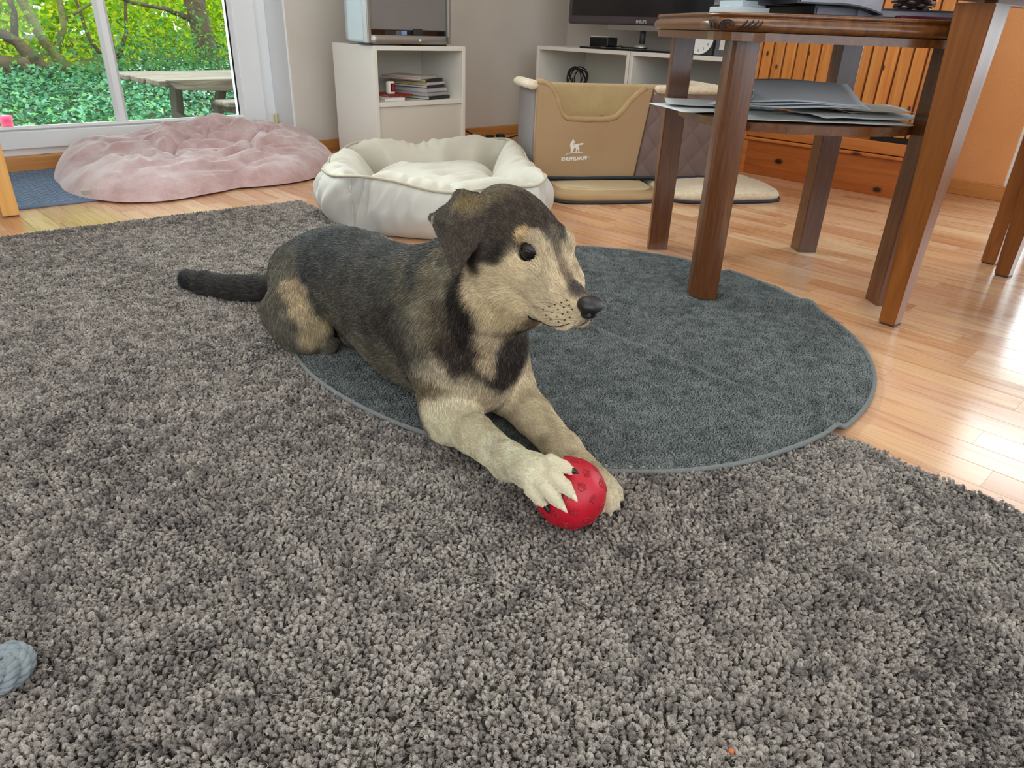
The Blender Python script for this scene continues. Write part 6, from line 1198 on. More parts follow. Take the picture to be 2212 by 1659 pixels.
DOG_PAINT = [
    ((0.6362, 1.1634, 0.2219), 0.085, (1, 1, 1), '#444443', 0.8, 0.35, 0.55),
    ((0.6918, 1.1634, 0.2219), 0.085, (1, 1, 1), '#444443', 0.8, 0.35, 0.55),
    ((0.6389, 1.0715, 0.2338), 0.085, (1, 1, 1), '#444443', 0.8, 0.35, 0.55),
    ((0.6891, 1.0715, 0.2338), 0.085, (1, 1, 1), '#444443', 0.8, 0.35, 0.55),
    ((0.6207, 0.9442, 0.2431), 0.085, (1, 1, 1), '#444443', 0.8, 0.35, 0.55),
    ((0.7073, 0.9442, 0.2431), 0.085, (1, 1, 1), '#444443', 0.8, 0.35, 0.55),
    ((0.6079, 1.2241, 0.1771), 0.085, (1, 1, 1), '#444443', 0.8, 0.35, 0.55),
    ((0.7201, 1.2241, 0.1771), 0.085, (1, 1, 1), '#444443', 0.8, 0.35, 0.55),
    ((0.5976, 0.8357, 0.2667), 0.085, (1, 1, 1), '#444443', 0.8, 0.35, 0.55),
    ((0.7304, 0.8357, 0.2667), 0.085, (1, 1, 1), '#444443', 0.8, 0.35, 0.55),
    ((0.5789, 0.9254, 0.1945), 0.06, (1, 1, 1), '#504a42', 0.7, 0.4, 0.5),
    ((0.7491, 0.9254, 0.1945), 0.06, (1, 1, 1), '#504a42', 0.7, 0.4, 0.5),
    ((0.5652, 0.8425, 0.1842), 0.06, (1, 1, 1), '#504a42', 0.7, 0.4, 0.5),
    ((0.7628, 0.8425, 0.1842), 0.06, (1, 1, 1), '#504a42', 0.7, 0.4, 0.5),
    ((0.5895, 0.9978, 0.1879), 0.06, (1, 1, 1), '#504a42', 0.7, 0.4, 0.5),
    ((0.7385, 0.9978, 0.1879), 0.06, (1, 1, 1), '#504a42', 0.7, 0.4, 0.5),
    ((0.5677, 0.8652, 0.1765), 0.032, (1, 1, 1), '#38322d', 0.6, 0.5, 0.35),
    ((0.7603, 0.8652, 0.1765), 0.032, (1, 1, 1), '#38322d', 0.6, 0.5, 0.35),
    ((0.5477, 0.795, 0.167), 0.032, (1, 1, 1), '#38322d', 0.6, 0.5, 0.35),
    ((0.7803, 0.795, 0.167), 0.032, (1, 1, 1), '#38322d', 0.6, 0.5, 0.35),
    ((0.5721, 0.9194, 0.1505), 0.032, (1, 1, 1), '#38322d', 0.6, 0.5, 0.35),
    ((0.7559, 0.9194, 0.1505), 0.032, (1, 1, 1), '#38322d', 0.6, 0.5, 0.35),
    ((0.5398, 1.207, 0.0767), 0.05, (1, 1, 1), '#5f594c', 0.8, 0.4, 0.6),
    ((0.7882, 1.207, 0.0767), 0.05, (1, 1, 1), '#5f594c', 0.8, 0.4, 0.6),
    ((0.5526, 1.2432, 0.1096), 0.05, (1, 1, 1), '#5f594c', 0.8, 0.4, 0.6),
    ((0.7754, 1.2432, 0.1096), 0.05, (1, 1, 1), '#5f594c', 0.8, 0.4, 0.6),
    ((0.5757, 1.2237, 0.147), 0.05, (1, 1, 1), '#5f594c', 0.8, 0.4, 0.6),
    ((0.7523, 1.2237, 0.147), 0.05, (1, 1, 1), '#5f594c', 0.8, 0.4, 0.6),
    ((0.5501, 0.7668, 0.1088), 0.035, (1, 1, 1), '#6f6757', 0.75, 0.5, 0.6),
    ((0.7779, 0.7668, 0.1088), 0.035, (1, 1, 1), '#6f6757', 0.75, 0.5, 0.6),
    ((0.5849, 0.8777, 0.0878), 0.035, (1, 1, 1), '#6f6757', 0.75, 0.5, 0.6),
    ((0.7431, 0.8777, 0.0878), 0.035, (1, 1, 1), '#6f6757', 0.75, 0.5, 0.6),
    ((0.5855, 0.9608, 0.0831), 0.035, (1, 1, 1), '#6f6757', 0.75, 0.5, 0.6),
    ((0.7425, 0.9608, 0.0831), 0.035, (1, 1, 1), '#6f6757', 0.75, 0.5, 0.6),
    ((0.5809, 0.8254, 0.2442), 0.022, (1, 1, 1), '#6f6650', 0.6, 0.6, 0.7),
    ((0.7471, 0.8254, 0.2442), 0.022, (1, 1, 1), '#6f6650', 0.6, 0.6, 0.7),
    ((0.5686, 0.7926, 0.2206), 0.022, (1, 1, 1), '#6f6650', 0.6, 0.6, 0.7),
    ((0.7594, 0.7926, 0.2206), 0.022, (1, 1, 1), '#6f6650', 0.6, 0.6, 0.7),
    ((0.6083, 0.8622, 0.2654), 0.022, (1, 1, 1), '#6f6650', 0.6, 0.6, 0.7),
    ((0.7197, 0.8622, 0.2654), 0.022, (1, 1, 1), '#6f6650', 0.6, 0.6, 0.7),
    ((0.5847, 0.7525, 0.2766), 0.034, (1, 1, 1), '#7a705b', 0.8, 0.5, 0.75),
    ((0.7433, 0.7525, 0.2766), 0.034, (1, 1, 1), '#7a705b', 0.8, 0.5, 0.75),
    ((0.5771, 0.7539, 0.2439), 0.034, (1, 1, 1), '#7a705b', 0.8, 0.5, 0.75),
    ((0.7509, 0.7539, 0.2439), 0.034, (1, 1, 1), '#7a705b', 0.8, 0.5, 0.75),
    ((0.5646, 0.7548, 0.2048), 0.034, (1, 1, 1), '#7a705b', 0.8, 0.5, 0.75),
    ((0.7634, 0.7548, 0.2048), 0.034, (1, 1, 1), '#7a705b', 0.8, 0.5, 0.75),
    ((0.5916, 0.7456, 0.2969), 0.034, (1, 1, 1), '#7a705b', 0.8, 0.5, 0.75),
    ((0.7364, 0.7456, 0.2969), 0.034, (1, 1, 1), '#7a705b', 0.8, 0.5, 0.75),
    ((0.5828, 0.7247, 0.2776), 0.022, (1, 1, 1), '#8b826c', 0.7, 0.6, 0.8),
    ((0.7452, 0.7247, 0.2776), 0.022, (1, 1, 1), '#8b826c', 0.7, 0.6, 0.8),
    ((0.5496, 0.6739, 0.316), 0.022, (1, 1, 1), '#8b826c', 0.7, 0.6, 0.8),
    ((0.7784, 0.6739, 0.316), 0.022, (1, 1, 1), '#8b826c', 0.7, 0.6, 0.8),
    ((0.574, 0.7294, 0.2243), 0.03, (1, 1, 1), '#5a4c3c', 0.7, 0.5, 0.5),
    ((0.754, 0.7294, 0.2243), 0.03, (1, 1, 1), '#5a4c3c', 0.7, 0.5, 0.5),
    ((0.5773, 0.7184, 0.1921), 0.03, (1, 1, 1), '#5a4c3c', 0.7, 0.5, 0.5),
    ((0.7507, 0.7184, 0.1921), 0.03, (1, 1, 1), '#5a4c3c', 0.7, 0.5, 0.5),
    ((0.5681, 0.7332, 0.1825), 0.03, (1, 1, 1), '#5a4c3c', 0.7, 0.5, 0.5),
    ((0.7599, 0.7332, 0.1825), 0.03, (1, 1, 1), '#5a4c3c', 0.7, 0.5, 0.5),
    ((0.5811, 0.6868, 0.3131), 0.024, (1, 1, 1), '#26201d', 0.92, 0.4, 0.22),
    ((0.7469, 0.6868, 0.3131), 0.024, (1, 1, 1), '#26201d', 0.92, 0.4, 0.22),
    ((0.5837, 0.6934, 0.2793), 0.024, (1, 1, 1), '#26201d', 0.92, 0.4, 0.22),
    ((0.7443, 0.6934, 0.2793), 0.024, (1, 1, 1), '#26201d', 0.92, 0.4, 0.22),
    ((0.5812, 0.6921, 0.2474), 0.024, (1, 1, 1), '#26201d', 0.92, 0.4, 0.22),
    ((0.7468, 0.6921, 0.2474), 0.024, (1, 1, 1), '#26201d', 0.92, 0.4, 0.22),
    ((0.583, 0.696, 0.2188), 0.024, (1, 1, 1), '#26201d', 0.92, 0.4, 0.22),
    ((0.745, 0.696, 0.2188), 0.024, (1, 1, 1), '#26201d', 0.92, 0.4, 0.22),
    ((0.588, 0.6978, 0.1891), 0.024, (1, 1, 1), '#26201d', 0.92, 0.4, 0.22),
    ((0.74, 0.6978, 0.1891), 0.024, (1, 1, 1), '#26201d', 0.92, 0.4, 0.22),
    ((0.5799, 0.7114, 0.1652), 0.026, (1, 1, 1), '#392d27', 0.92, 0.4, 0.3),
    ((0.5876, 0.7001, 0.1525), 0.026, (1, 1, 1), '#392d27', 0.92, 0.4, 0.3),
    ((0.5991, 0.6881, 0.1461), 0.026, (1, 1, 1), '#392d27', 0.92, 0.4, 0.3),
    ((0.6075, 0.6824, 0.1368), 0.026, (1, 1, 1), '#392d27', 0.92, 0.4, 0.3),
    ((0.6168, 0.6794, 0.1231), 0.026, (1, 1, 1), '#392d27', 0.92, 0.4, 0.3),
    ((0.5941, 0.6928, 0.1749), 0.026, (1, 1, 1), '#392d27', 0.92, 0.4, 0.3),
    ((0.5728, 0.7234, 0.1738), 0.026, (1, 1, 1), '#392d27', 0.92, 0.4, 0.3),
    ((0.5732, 0.7188, 0.1572), 0.026, (1, 1, 1), '#392d27', 0.92, 0.4, 0.3),
    ((0.5855, 0.7026, 0.1338), 0.026, (1, 1, 1), '#392d27', 0.92, 0.4, 0.3),
    ((0.6453, 0.6704, 0.1609), 0.026, (1, 1, 1), '#362b27', 0.92, 0.4, 0.3),
    ((0.6554, 0.6704, 0.18), 0.026, (1, 1, 1), '#362b27', 0.92, 0.4, 0.3),
    ((0.668, 0.6746, 0.1603), 0.026, (1, 1, 1), '#362b27', 0.92, 0.4, 0.3),
    ((0.6369, 0.6706, 0.1486), 0.026, (1, 1, 1), '#362b27', 0.92, 0.4, 0.3),
    ((0.6941, 0.6925, 0.1695), 0.026, (1, 1, 1), '#362b27', 0.92, 0.4, 0.3),
    ((0.6337, 0.6716, 0.138), 0.026, (1, 1, 1), '#362b27', 0.92, 0.4, 0.3),
    ((0.6263, 0.6172, 0.2329), 0.026, (1, 1, 1), '#362b27', 0.92, 0.4, 0.3),
    ((0.587, 0.6529, 0.2641), 0.022, (1, 1, 1), '#cdb999', 0.95, 0.5, 0.75),
    ((0.5945, 0.654, 0.2359), 0.022, (1, 1, 1), '#cdb999', 0.95, 0.5, 0.75),
    ((0.6056, 0.6674, 0.2085), 0.022, (1, 1, 1), '#cdb999', 0.95, 0.5, 0.75),
    ((0.6011, 0.6358, 0.24), 0.022, (1, 1, 1), '#cdb999', 0.95, 0.5, 0.75),
    ((0.6088, 0.6782, 0.1865), 0.0105, (1, 1, 1), '#bea888', 0.9, 0.5, 0.7),
    ((0.6096, 0.6806, 0.1676), 0.0105, (1, 1, 1), '#bea888', 0.9, 0.5, 0.7),
    ((0.6109, 0.6796, 0.153), 0.0105, (1, 1, 1), '#bea888', 0.9, 0.5, 0.7),
    ((0.5582, 0.7373, 0.1476), 0.024, (1, 1, 1), '#b5a68c', 0.85, 0.6, 0.75),
    ((0.5605, 0.7299, 0.1274), 0.024, (1, 1, 1), '#b5a68c', 0.85, 0.6, 0.75),
    ((0.5662, 0.7212, 0.1177), 0.024, (1, 1, 1), '#b5a68c', 0.85, 0.6, 0.75),
    ((0.5862, 0.7033, 0.1145), 0.03, (1, 1, 1), '#d2c1a2', 0.95, 0.5, 0.75),
    ((0.5757, 0.7064, 0.0978), 0.03, (1, 1, 1), '#d2c1a2', 0.95, 0.5, 0.75),
    ((0.6045, 0.6935, 0.101), 0.03, (1, 1, 1), '#d2c1a2', 0.95, 0.5, 0.75),
    ((0.5651, 0.7199, 0.1073), 0.03, (1, 1, 1), '#d2c1a2', 0.95, 0.5, 0.75),
    ((0.6267, 0.6875, 0.0905), 0.03, (1, 1, 1), '#cdb797', 0.95, 0.5, 0.75),
    ((0.6638, 0.6869, 0.0917), 0.03, (1, 1, 1), '#cdb797', 0.95, 0.5, 0.75),
    ((0.7045, 0.6989, 0.0978), 0.03, (1, 1, 1), '#cdb797', 0.95, 0.5, 0.75),
    ((0.7267, 0.7118, 0.1064), 0.03, (1, 1, 1), '#cdb797', 0.95, 0.5, 0.75),
    ((0.6601, 0.7076, 0.0561), 0.03, (1, 1, 1), '#cdb797', 0.95, 0.5, 0.75),
    ((0.5533, 0.7375, 0.1041), 0.02, (1, 1, 1), '#6a583f', 0.85, 0.6, 0.5),
    ((0.552, 0.7275, 0.0857), 0.02, (1, 1, 1), '#6a583f', 0.85, 0.6, 0.5),
    ((0.5529, 0.7422, 0.1175), 0.02, (1, 1, 1), '#6a583f', 0.85, 0.6, 0.5),
    ((0.5504, 0.6601, 0.0777), 0.04, (1, 1, 1), '#dfd0b0', 0.97, 0.35, 0.8),
    ((0.55, 0.7015, 0.059), 0.04, (1, 1, 1), '#dfd0b0', 0.97, 0.35, 0.8),
    ((0.5435, 0.6221, 0.0756), 0.04, (1, 1, 1), '#dfd0b0', 0.97, 0.35, 0.8),
    ((0.5501, 0.6595, 0.0436), 0.04, (1, 1, 1), '#dfd0b0', 0.97, 0.35, 0.8),
    ((0.5632, 0.7131, 0.0246), 0.04, (1, 1, 1), '#dfd0b0', 0.97, 0.35, 0.8),
    ((0.5626, 0.6446, 0.0875), 0.04, (1, 1, 1), '#dfd0b0', 0.97, 0.35, 0.8),
    ((0.5602, 0.6874, 0.0808), 0.04, (1, 1, 1), '#dfd0b0', 0.97, 0.35, 0.8),
    ((0.5668, 0.6298, 0.0889), 0.04, (1, 1, 1), '#dfd0b0', 0.97, 0.35, 0.8),
    ((0.5501, 0.7124, 0.0658), 0.04, (1, 1, 1), '#dfd0b0', 0.97, 0.35, 0.8),
    ((0.5639, 0.5982, 0.0897), 0.04, (1, 1, 1), '#dfd0b0', 0.97, 0.35, 0.8),
    ((0.5607, 0.5767, 0.0938), 0.04, (1, 1, 1), '#dfd0b0', 0.97, 0.35, 0.8),
    ((0.5363, 0.5768, 0.0857), 0.042, (1, 1, 1), '#e1d4b7', 0.97, 0.35, 0.85),
    ((0.5266, 0.5318, 0.0979), 0.042, (1, 1, 1), '#e1d4b7', 0.97, 0.35, 0.85),
    ((0.5276, 0.4999, 0.0999), 0.042, (1, 1, 1), '#e1d4b7', 0.97, 0.35, 0.85),
    ((0.5283, 0.4767, 0.0982), 0.042, (1, 1, 1), '#e1d4b7', 0.97, 0.35, 0.85),
    ((0.5416, 0.4826, 0.1094), 0.042, (1, 1, 1), '#e1d4b7', 0.97, 0.35, 0.85),
    ((0.5212, 0.4848, 0.0903), 0.042, (1, 1, 1), '#e1d4b7', 0.97, 0.35, 0.85),
    ((0.5549, 0.5705, 0.0954), 0.042, (1, 1, 1), '#e1d4b7', 0.97, 0.35, 0.85),
    ((0.5305, 0.5789, 0.069), 0.042, (1, 1, 1), '#e1d4b7', 0.97, 0.35, 0.85),
    ((0.5471, 0.4687, 0.1108), 0.042, (1, 1, 1), '#e1d4b7', 0.97, 0.35, 0.85),
    ((0.5329, 0.4539, 0.0948), 0.042, (1, 1, 1), '#e1d4b7', 0.97, 0.35, 0.85),
    ((0.5233, 0.4551, 0.0819), 0.042, (1, 1, 1), '#e1d4b7', 0.97, 0.35, 0.85),
    ((0.5209, 0.4755, 0.075), 0.042, (1, 1, 1), '#e1d4b7', 0.97, 0.35, 0.85),
    ((0.5186, 0.5066, 0.0936), 0.042, (1, 1, 1), '#e1d4b7', 0.97, 0.35, 0.85),
    ((0.5465, 0.5444, 0.1007), 0.042, (1, 1, 1), '#e1d4b7', 0.97, 0.35, 0.85),
    ((0.6657, 0.6773, 0.067), 0.044, (1, 1, 1), '#d6c4a3', 0.97, 0.35, 0.8),
    ((0.6543, 0.6348, 0.0576), 0.044, (1, 1, 1), '#d6c4a3', 0.97, 0.35, 0.8),
    ((0.648, 0.5997, 0.0602), 0.044, (1, 1, 1), '#d6c4a3', 0.97, 0.35, 0.8),
    ((0.6361, 0.5606, 0.0602), 0.044, (1, 1, 1), '#d6c4a3', 0.97, 0.35, 0.8),
    ((0.6795, 0.652, 0.0808), 0.044, (1, 1, 1), '#d6c4a3', 0.97, 0.35, 0.8),
    ((0.634, 0.5368, 0.0612), 0.044, (1, 1, 1), '#d6c4a3', 0.97, 0.35, 0.8),
    ((0.6638, 0.6959, 0.0598), 0.044, (1, 1, 1), '#d6c4a3', 0.97, 0.35, 0.8),
    ((0.6806, 0.6836, 0.0834), 0.044, (1, 1, 1), '#d6c4a3', 0.97, 0.35, 0.8),
    ((0.6435, 0.5728, 0.0667), 0.044, (1, 1, 1), '#d6c4a3', 0.97, 0.35, 0.8),
    ((0.64, 0.5558, 0.0647), 0.044, (1, 1, 1), '#d6c4a3', 0.97, 0.35, 0.8),
    ((0.6596, 0.6215, 0.0695), 0.044, (1, 1, 1), '#d6c4a3', 0.97, 0.35, 0.8),
    ((0.6258, 0.454, 0.0481), 0.045, (1, 1, 1), '#d2c2a4', 0.97, 0.35, 0.8),
    ((0.6281, 0.4425, 0.035), 0.045, (1, 1, 1), '#d2c2a4', 0.97, 0.35, 0.8),
    ((0.6152, 0.4519, 0.0396), 0.045, (1, 1, 1), '#d2c2a4', 0.97, 0.35, 0.8),
    ((0.5787, 1.2034, 0.1427), 0.02, (1, 1, 1), '#b9a483', 0.92, 0.55, 0.75),
    ((0.7493, 1.2034, 0.1427), 0.02, (1, 1, 1), '#b9a483', 0.92, 0.55, 0.75),
    ((0.5797, 1.1812, 0.1304), 0.02, (1, 1, 1), '#b9a483', 0.92, 0.55, 0.75),
    ((0.7483, 1.1812, 0.1304), 0.02, (1, 1, 1), '#b9a483', 0.92, 0.55, 0.75),
    ((0.5764, 1.1619, 0.1094), 0.02, (1, 1, 1), '#b9a483', 0.92, 0.55, 0.75),
    ((0.7516, 1.1619, 0.1094), 0.02, (1, 1, 1), '#b9a483', 0.92, 0.55, 0.75),
    ((0.5744, 1.1362, 0.0902), 0.02, (1, 1, 1), '#b9a483', 0.92, 0.55, 0.75),
    ((0.7536, 1.1362, 0.0902), 0.02, (1, 1, 1), '#b9a483', 0.92, 0.55, 0.75),
    ((0.574, 1.1228, 0.067), 0.02, (1, 1, 1), '#b9a483', 0.92, 0.55, 0.75),
    ((0.754, 1.1228, 0.067), 0.02, (1, 1, 1), '#b9a483', 0.92, 0.55, 0.75),
    ((0.562, 1.1272, 0.064), 0.02, (1, 1, 1), '#b9a483', 0.92, 0.55, 0.75),
    ((0.766, 1.1272, 0.064), 0.02, (1, 1, 1), '#b9a483', 0.92, 0.55, 0.75),
    ((0.59, 1.1242, 0.0763), 0.02, (1, 1, 1), '#b9a483', 0.92, 0.55, 0.75),
    ((0.738, 1.1242, 0.0763), 0.02, (1, 1, 1), '#b9a483', 0.92, 0.55, 0.75),
    ((0.5902, 1.2652, 0.1703), 0.03, (1, 1, 1), '#615c4f', 0.6, 0.6, 0.6),
    ((0.7378, 1.2652, 0.1703), 0.03, (1, 1, 1), '#615c4f', 0.6, 0.6, 0.6),
    ((0.5983, 1.243, 0.1742), 0.03, (1, 1, 1), '#615c4f', 0.6, 0.6, 0.6),
    ((0.7297, 1.243, 0.1742), 0.03, (1, 1, 1), '#615c4f', 0.6, 0.6, 0.6),
    ((0.6194, 1.438, 0.0477), 0.05, (1, 1, 1), '#35312f', 0.95, 0.3, 0.4),
    ((0.5947, 1.4787, 0.0385), 0.05, (1, 1, 1), '#35312f', 0.95, 0.3, 0.4),
    ((0.565, 1.5317, 0.0354), 0.05, (1, 1, 1), '#35312f', 0.95, 0.3, 0.4),
    ((0.5416, 1.5755, 0.0369), 0.05, (1, 1, 1), '#35312f', 0.95, 0.3, 0.4),
    ((0.5304, 1.6269, 0.0362), 0.05, (1, 1, 1), '#35312f', 0.95, 0.3, 0.4),
    ((0.528, 1.6338, 0.0371), 0.035, (1, 1, 1), '#232227', 0.9, 0.6, 0.3),
    ((0.5795, 0.6418, 0.3244), 0.03, (1, 1, 1), '#dac29c', 0.97, 0.4, 0.85),
    ((0.6976, 0.6319, 0.3126), 0.03, (1, 1, 1), '#dac29c', 0.97, 0.4, 0.85),
    ((0.5853, 0.6213, 0.2984), 0.03, (1, 1, 1), '#dac29c', 0.97, 0.4, 0.85),
    ((0.6835, 0.613, 0.2886), 0.03, (1, 1, 1), '#dac29c', 0.97, 0.4, 0.85),
    ((0.5965, 0.6071, 0.2877), 0.03, (1, 1, 1), '#dac29c', 0.97, 0.4, 0.85),
    ((0.6682, 0.601, 0.2805), 0.03, (1, 1, 1), '#dac29c', 0.97, 0.4, 0.85),
    ((0.5879, 0.6404, 0.2676), 0.03, (1, 1, 1), '#dac29c', 0.97, 0.4, 0.85),
    ((0.6781, 0.6327, 0.2585), 0.03, (1, 1, 1), '#dac29c', 0.97, 0.4, 0.85),
    ((0.5909, 0.5775, 0.3031), 0.03, (1, 1, 1), '#dac29c', 0.97, 0.4, 0.85),
    ((0.6718, 0.5706, 0.295), 0.03, (1, 1, 1), '#dac29c', 0.97, 0.4, 0.85),
    ((0.5997, 0.6178, 0.2651), 0.03, (1, 1, 1), '#dac29c', 0.97, 0.4, 0.85),
    ((0.6624, 0.6125, 0.2589), 0.03, (1, 1, 1), '#dac29c', 0.97, 0.4, 0.85),
    ((0.5817, 0.661, 0.2821), 0.03, (1, 1, 1), '#dac29c', 0.97, 0.4, 0.85),
    ((0.6904, 0.6518, 0.2712), 0.03, (1, 1, 1), '#dac29c', 0.97, 0.4, 0.85),
    ((0.5978, 0.5746, 0.2784), 0.03, (1, 1, 1), '#dac29c', 0.97, 0.4, 0.85),
    ((0.6598, 0.5693, 0.2722), 0.03, (1, 1, 1), '#dac29c', 0.97, 0.4, 0.85),
    ((0.5902, 0.5938, 0.3167), 0.03, (1, 1, 1), '#dac29c', 0.97, 0.4, 0.85),
    ((0.6778, 0.5864, 0.3079), 0.03, (1, 1, 1), '#dac29c', 0.97, 0.4, 0.85),
    ((0.6009, 0.5546, 0.2896), 0.026, (1, 1, 1), '#d3bd9b', 0.97, 0.4, 0.8),
    ((0.6556, 0.5499, 0.2841), 0.026, (1, 1, 1), '#d3bd9b', 0.97, 0.4, 0.8),
    ((0.6024, 0.5355, 0.277), 0.026, (1, 1, 1), '#d3bd9b', 0.97, 0.4, 0.8),
    ((0.6485, 0.5316, 0.2724), 0.026, (1, 1, 1), '#d3bd9b', 0.97, 0.4, 0.8),
    ((0.5989, 0.5585, 0.2647), 0.026, (1, 1, 1), '#d3bd9b', 0.97, 0.4, 0.8),
    ((0.6533, 0.5539, 0.2592), 0.026, (1, 1, 1), '#d3bd9b', 0.97, 0.4, 0.8),
    ((0.6075, 0.53, 0.2894), 0.026, (1, 1, 1), '#d3bd9b', 0.97, 0.4, 0.8),
    ((0.6451, 0.5268, 0.2856), 0.026, (1, 1, 1), '#d3bd9b', 0.97, 0.4, 0.8),
    ((0.6087, 0.5433, 0.297), 0.026, (1, 1, 1), '#d3bd9b', 0.97, 0.4, 0.8),
    ((0.6476, 0.54, 0.2931), 0.026, (1, 1, 1), '#d3bd9b', 0.97, 0.4, 0.8),
    ((0.6107, 0.5579, 0.3102), 0.026, (1, 1, 1), '#d3bd9b', 0.97, 0.4, 0.8),
    ((0.6508, 0.5545, 0.3062), 0.026, (1, 1, 1), '#d3bd9b', 0.97, 0.4, 0.8),
    ((0.6011, 0.5444, 0.2594), 0.026, (1, 1, 1), '#d3bd9b', 0.97, 0.4, 0.8),
    ((0.6478, 0.5404, 0.2547), 0.026, (1, 1, 1), '#d3bd9b', 0.97, 0.4, 0.8),
    ((0.6035, 0.5713, 0.3199), 0.018, (1, 1, 1), '#c9b494', 0.95, 0.5, 0.8),
    ((0.6618, 0.5664, 0.314), 0.018, (1, 1, 1), '#c9b494', 0.95, 0.5, 0.8),
    ((0.6179, 0.5741, 0.3281), 0.018, (1, 1, 1), '#c9b494', 0.95, 0.5, 0.8),
    ((0.65, 0.5713, 0.3249), 0.018, (1, 1, 1), '#c9b494', 0.95, 0.5, 0.8),
    ((0.6271, 0.6445, 0.3872), 0.027, (1, 1, 1), '#44382f', 0.93, 0.45, 0.5),
    ((0.6644, 0.6414, 0.3834), 0.027, (1, 1, 1), '#44382f', 0.93, 0.45, 0.5),
    ((0.598, 0.6553, 0.3716), 0.027, (1, 1, 1), '#44382f', 0.93, 0.45, 0.5),
    ((0.6913, 0.6474, 0.3623), 0.027, (1, 1, 1), '#44382f', 0.93, 0.45, 0.5),
    ((0.5943, 0.6336, 0.3592), 0.027, (1, 1, 1), '#44382f', 0.93, 0.45, 0.5),
    ((0.6888, 0.6256, 0.3497), 0.027, (1, 1, 1), '#44382f', 0.93, 0.45, 0.5),
    ((0.6439, 0.628, 0.3823), 0.027, (1, 1, 1), '#44382f', 0.93, 0.45, 0.5),
    ((0.6445, 0.6279, 0.3822), 0.027, (1, 1, 1), '#44382f', 0.93, 0.45, 0.5),
    ((0.5855, 0.6494, 0.3513), 0.027, (1, 1, 1), '#44382f', 0.93, 0.45, 0.5),
    ((0.6984, 0.6398, 0.34), 0.027, (1, 1, 1), '#44382f', 0.93, 0.45, 0.5),
    ((0.6558, 0.6142, 0.3716), 0.027, (1, 1, 1), '#44382f', 0.93, 0.45, 0.5),
    ((0.6286, 0.6165, 0.3744), 0.027, (1, 1, 1), '#44382f', 0.93, 0.45, 0.5),
    ((0.583, 0.6641, 0.3544), 0.027, (1, 1, 1), '#44382f', 0.93, 0.45, 0.5),
    ((0.7039, 0.6539, 0.3423), 0.027, (1, 1, 1), '#44382f', 0.93, 0.45, 0.5),
    ((0.6176, 0.6172, 0.3707), 0.027, (1, 1, 1), '#44382f', 0.93, 0.45, 0.5),
    ((0.6658, 0.6131, 0.3659), 0.027, (1, 1, 1), '#44382f', 0.93, 0.45, 0.5),
    ((0.58, 0.6514, 0.334), 0.016, (1, 1, 1), '#1f1917', 0.92, 0.5, 0.15),
    ((0.7006, 0.6413, 0.3219), 0.016, (1, 1, 1), '#1f1917', 0.92, 0.5, 0.15),
    ((0.5819, 0.6361, 0.3325), 0.016, (1, 1, 1), '#1f1917', 0.92, 0.5, 0.15),
    ((0.6959, 0.6265, 0.3211), 0.016, (1, 1, 1), '#1f1917', 0.92, 0.5, 0.15),
    ((0.578, 0.6665, 0.3126), 0.016, (1, 1, 1), '#1f1917', 0.92, 0.5, 0.15),
    ((0.7009, 0.6561, 0.3003), 0.016, (1, 1, 1), '#1f1917', 0.92, 0.5, 0.15),
    ((0.5792, 0.6638, 0.3313), 0.016, (1, 1, 1), '#1f1917', 0.92, 0.5, 0.15),
    ((0.7029, 0.6533, 0.3189), 0.016, (1, 1, 1), '#1f1917', 0.92, 0.5, 0.15),
    ((0.6144, 0.683, 0.3905), 0.018, (1, 1, 1), '#6f6049', 0.7, 0.6, 0.7),
    ((0.6837, 0.6772, 0.3836), 0.018, (1, 1, 1), '#6f6049', 0.7, 0.6, 0.7),
    ((0.6266, 0.6701, 0.3942), 0.018, (1, 1, 1), '#6f6049', 0.7, 0.6, 0.7),
    ((0.6706, 0.6664, 0.3898), 0.018, (1, 1, 1), '#6f6049', 0.7, 0.6, 0.7),
    ((0.6017, 0.6863, 0.3826), 0.018, (1, 1, 1), '#6f6049', 0.7, 0.6, 0.7),
    ((0.695, 0.6784, 0.3733), 0.018, (1, 1, 1), '#6f6049', 0.7, 0.6, 0.7),
    ((0.5979, 0.6163, 0.3549), 0.0075, (1, 1, 1), '#c0a376', 0.92, 0.5, 0.8),
    ((0.6816, 0.6092, 0.3465), 0.0075, (1, 1, 1), '#c0a376', 0.92, 0.5, 0.8),
    ((0.6008, 0.6088, 0.3572), 0.0075, (1, 1, 1), '#c0a376', 0.92, 0.5, 0.8),
    ((0.678, 0.6023, 0.3495), 0.0075, (1, 1, 1), '#c0a376', 0.92, 0.5, 0.8),
    ((0.6033, 0.5991, 0.3561), 0.0075, (1, 1, 1), '#c0a376', 0.92, 0.5, 0.8),
    ((0.6738, 0.5932, 0.349), 0.0075, (1, 1, 1), '#c0a376', 0.92, 0.5, 0.8),
    ((0.6084, 0.5863, 0.3501), 0.0105, (1, 1, 1), '#cbb696', 0.92, 0.5, 0.85),
    ((0.6655, 0.5815, 0.3444), 0.0105, (1, 1, 1), '#cbb696', 0.92, 0.5, 0.85),
    ((0.6123, 0.5816, 0.3419), 0.0105, (1, 1, 1), '#cbb696', 0.92, 0.5, 0.85),
    ((0.6594, 0.5776, 0.3372), 0.0105, (1, 1, 1), '#cbb696', 0.92, 0.5, 0.85),
    ((0.6082, 0.5904, 0.3549), 0.0105, (1, 1, 1), '#cbb696', 0.92, 0.5, 0.85),
    ((0.6673, 0.5854, 0.349), 0.0105, (1, 1, 1), '#cbb696', 0.92, 0.5, 0.85),
    ((0.6446, 0.5944, 0.3598), 0.0075, (1, 1, 1), '#705e4d', 0.75, 0.6, 0.5),
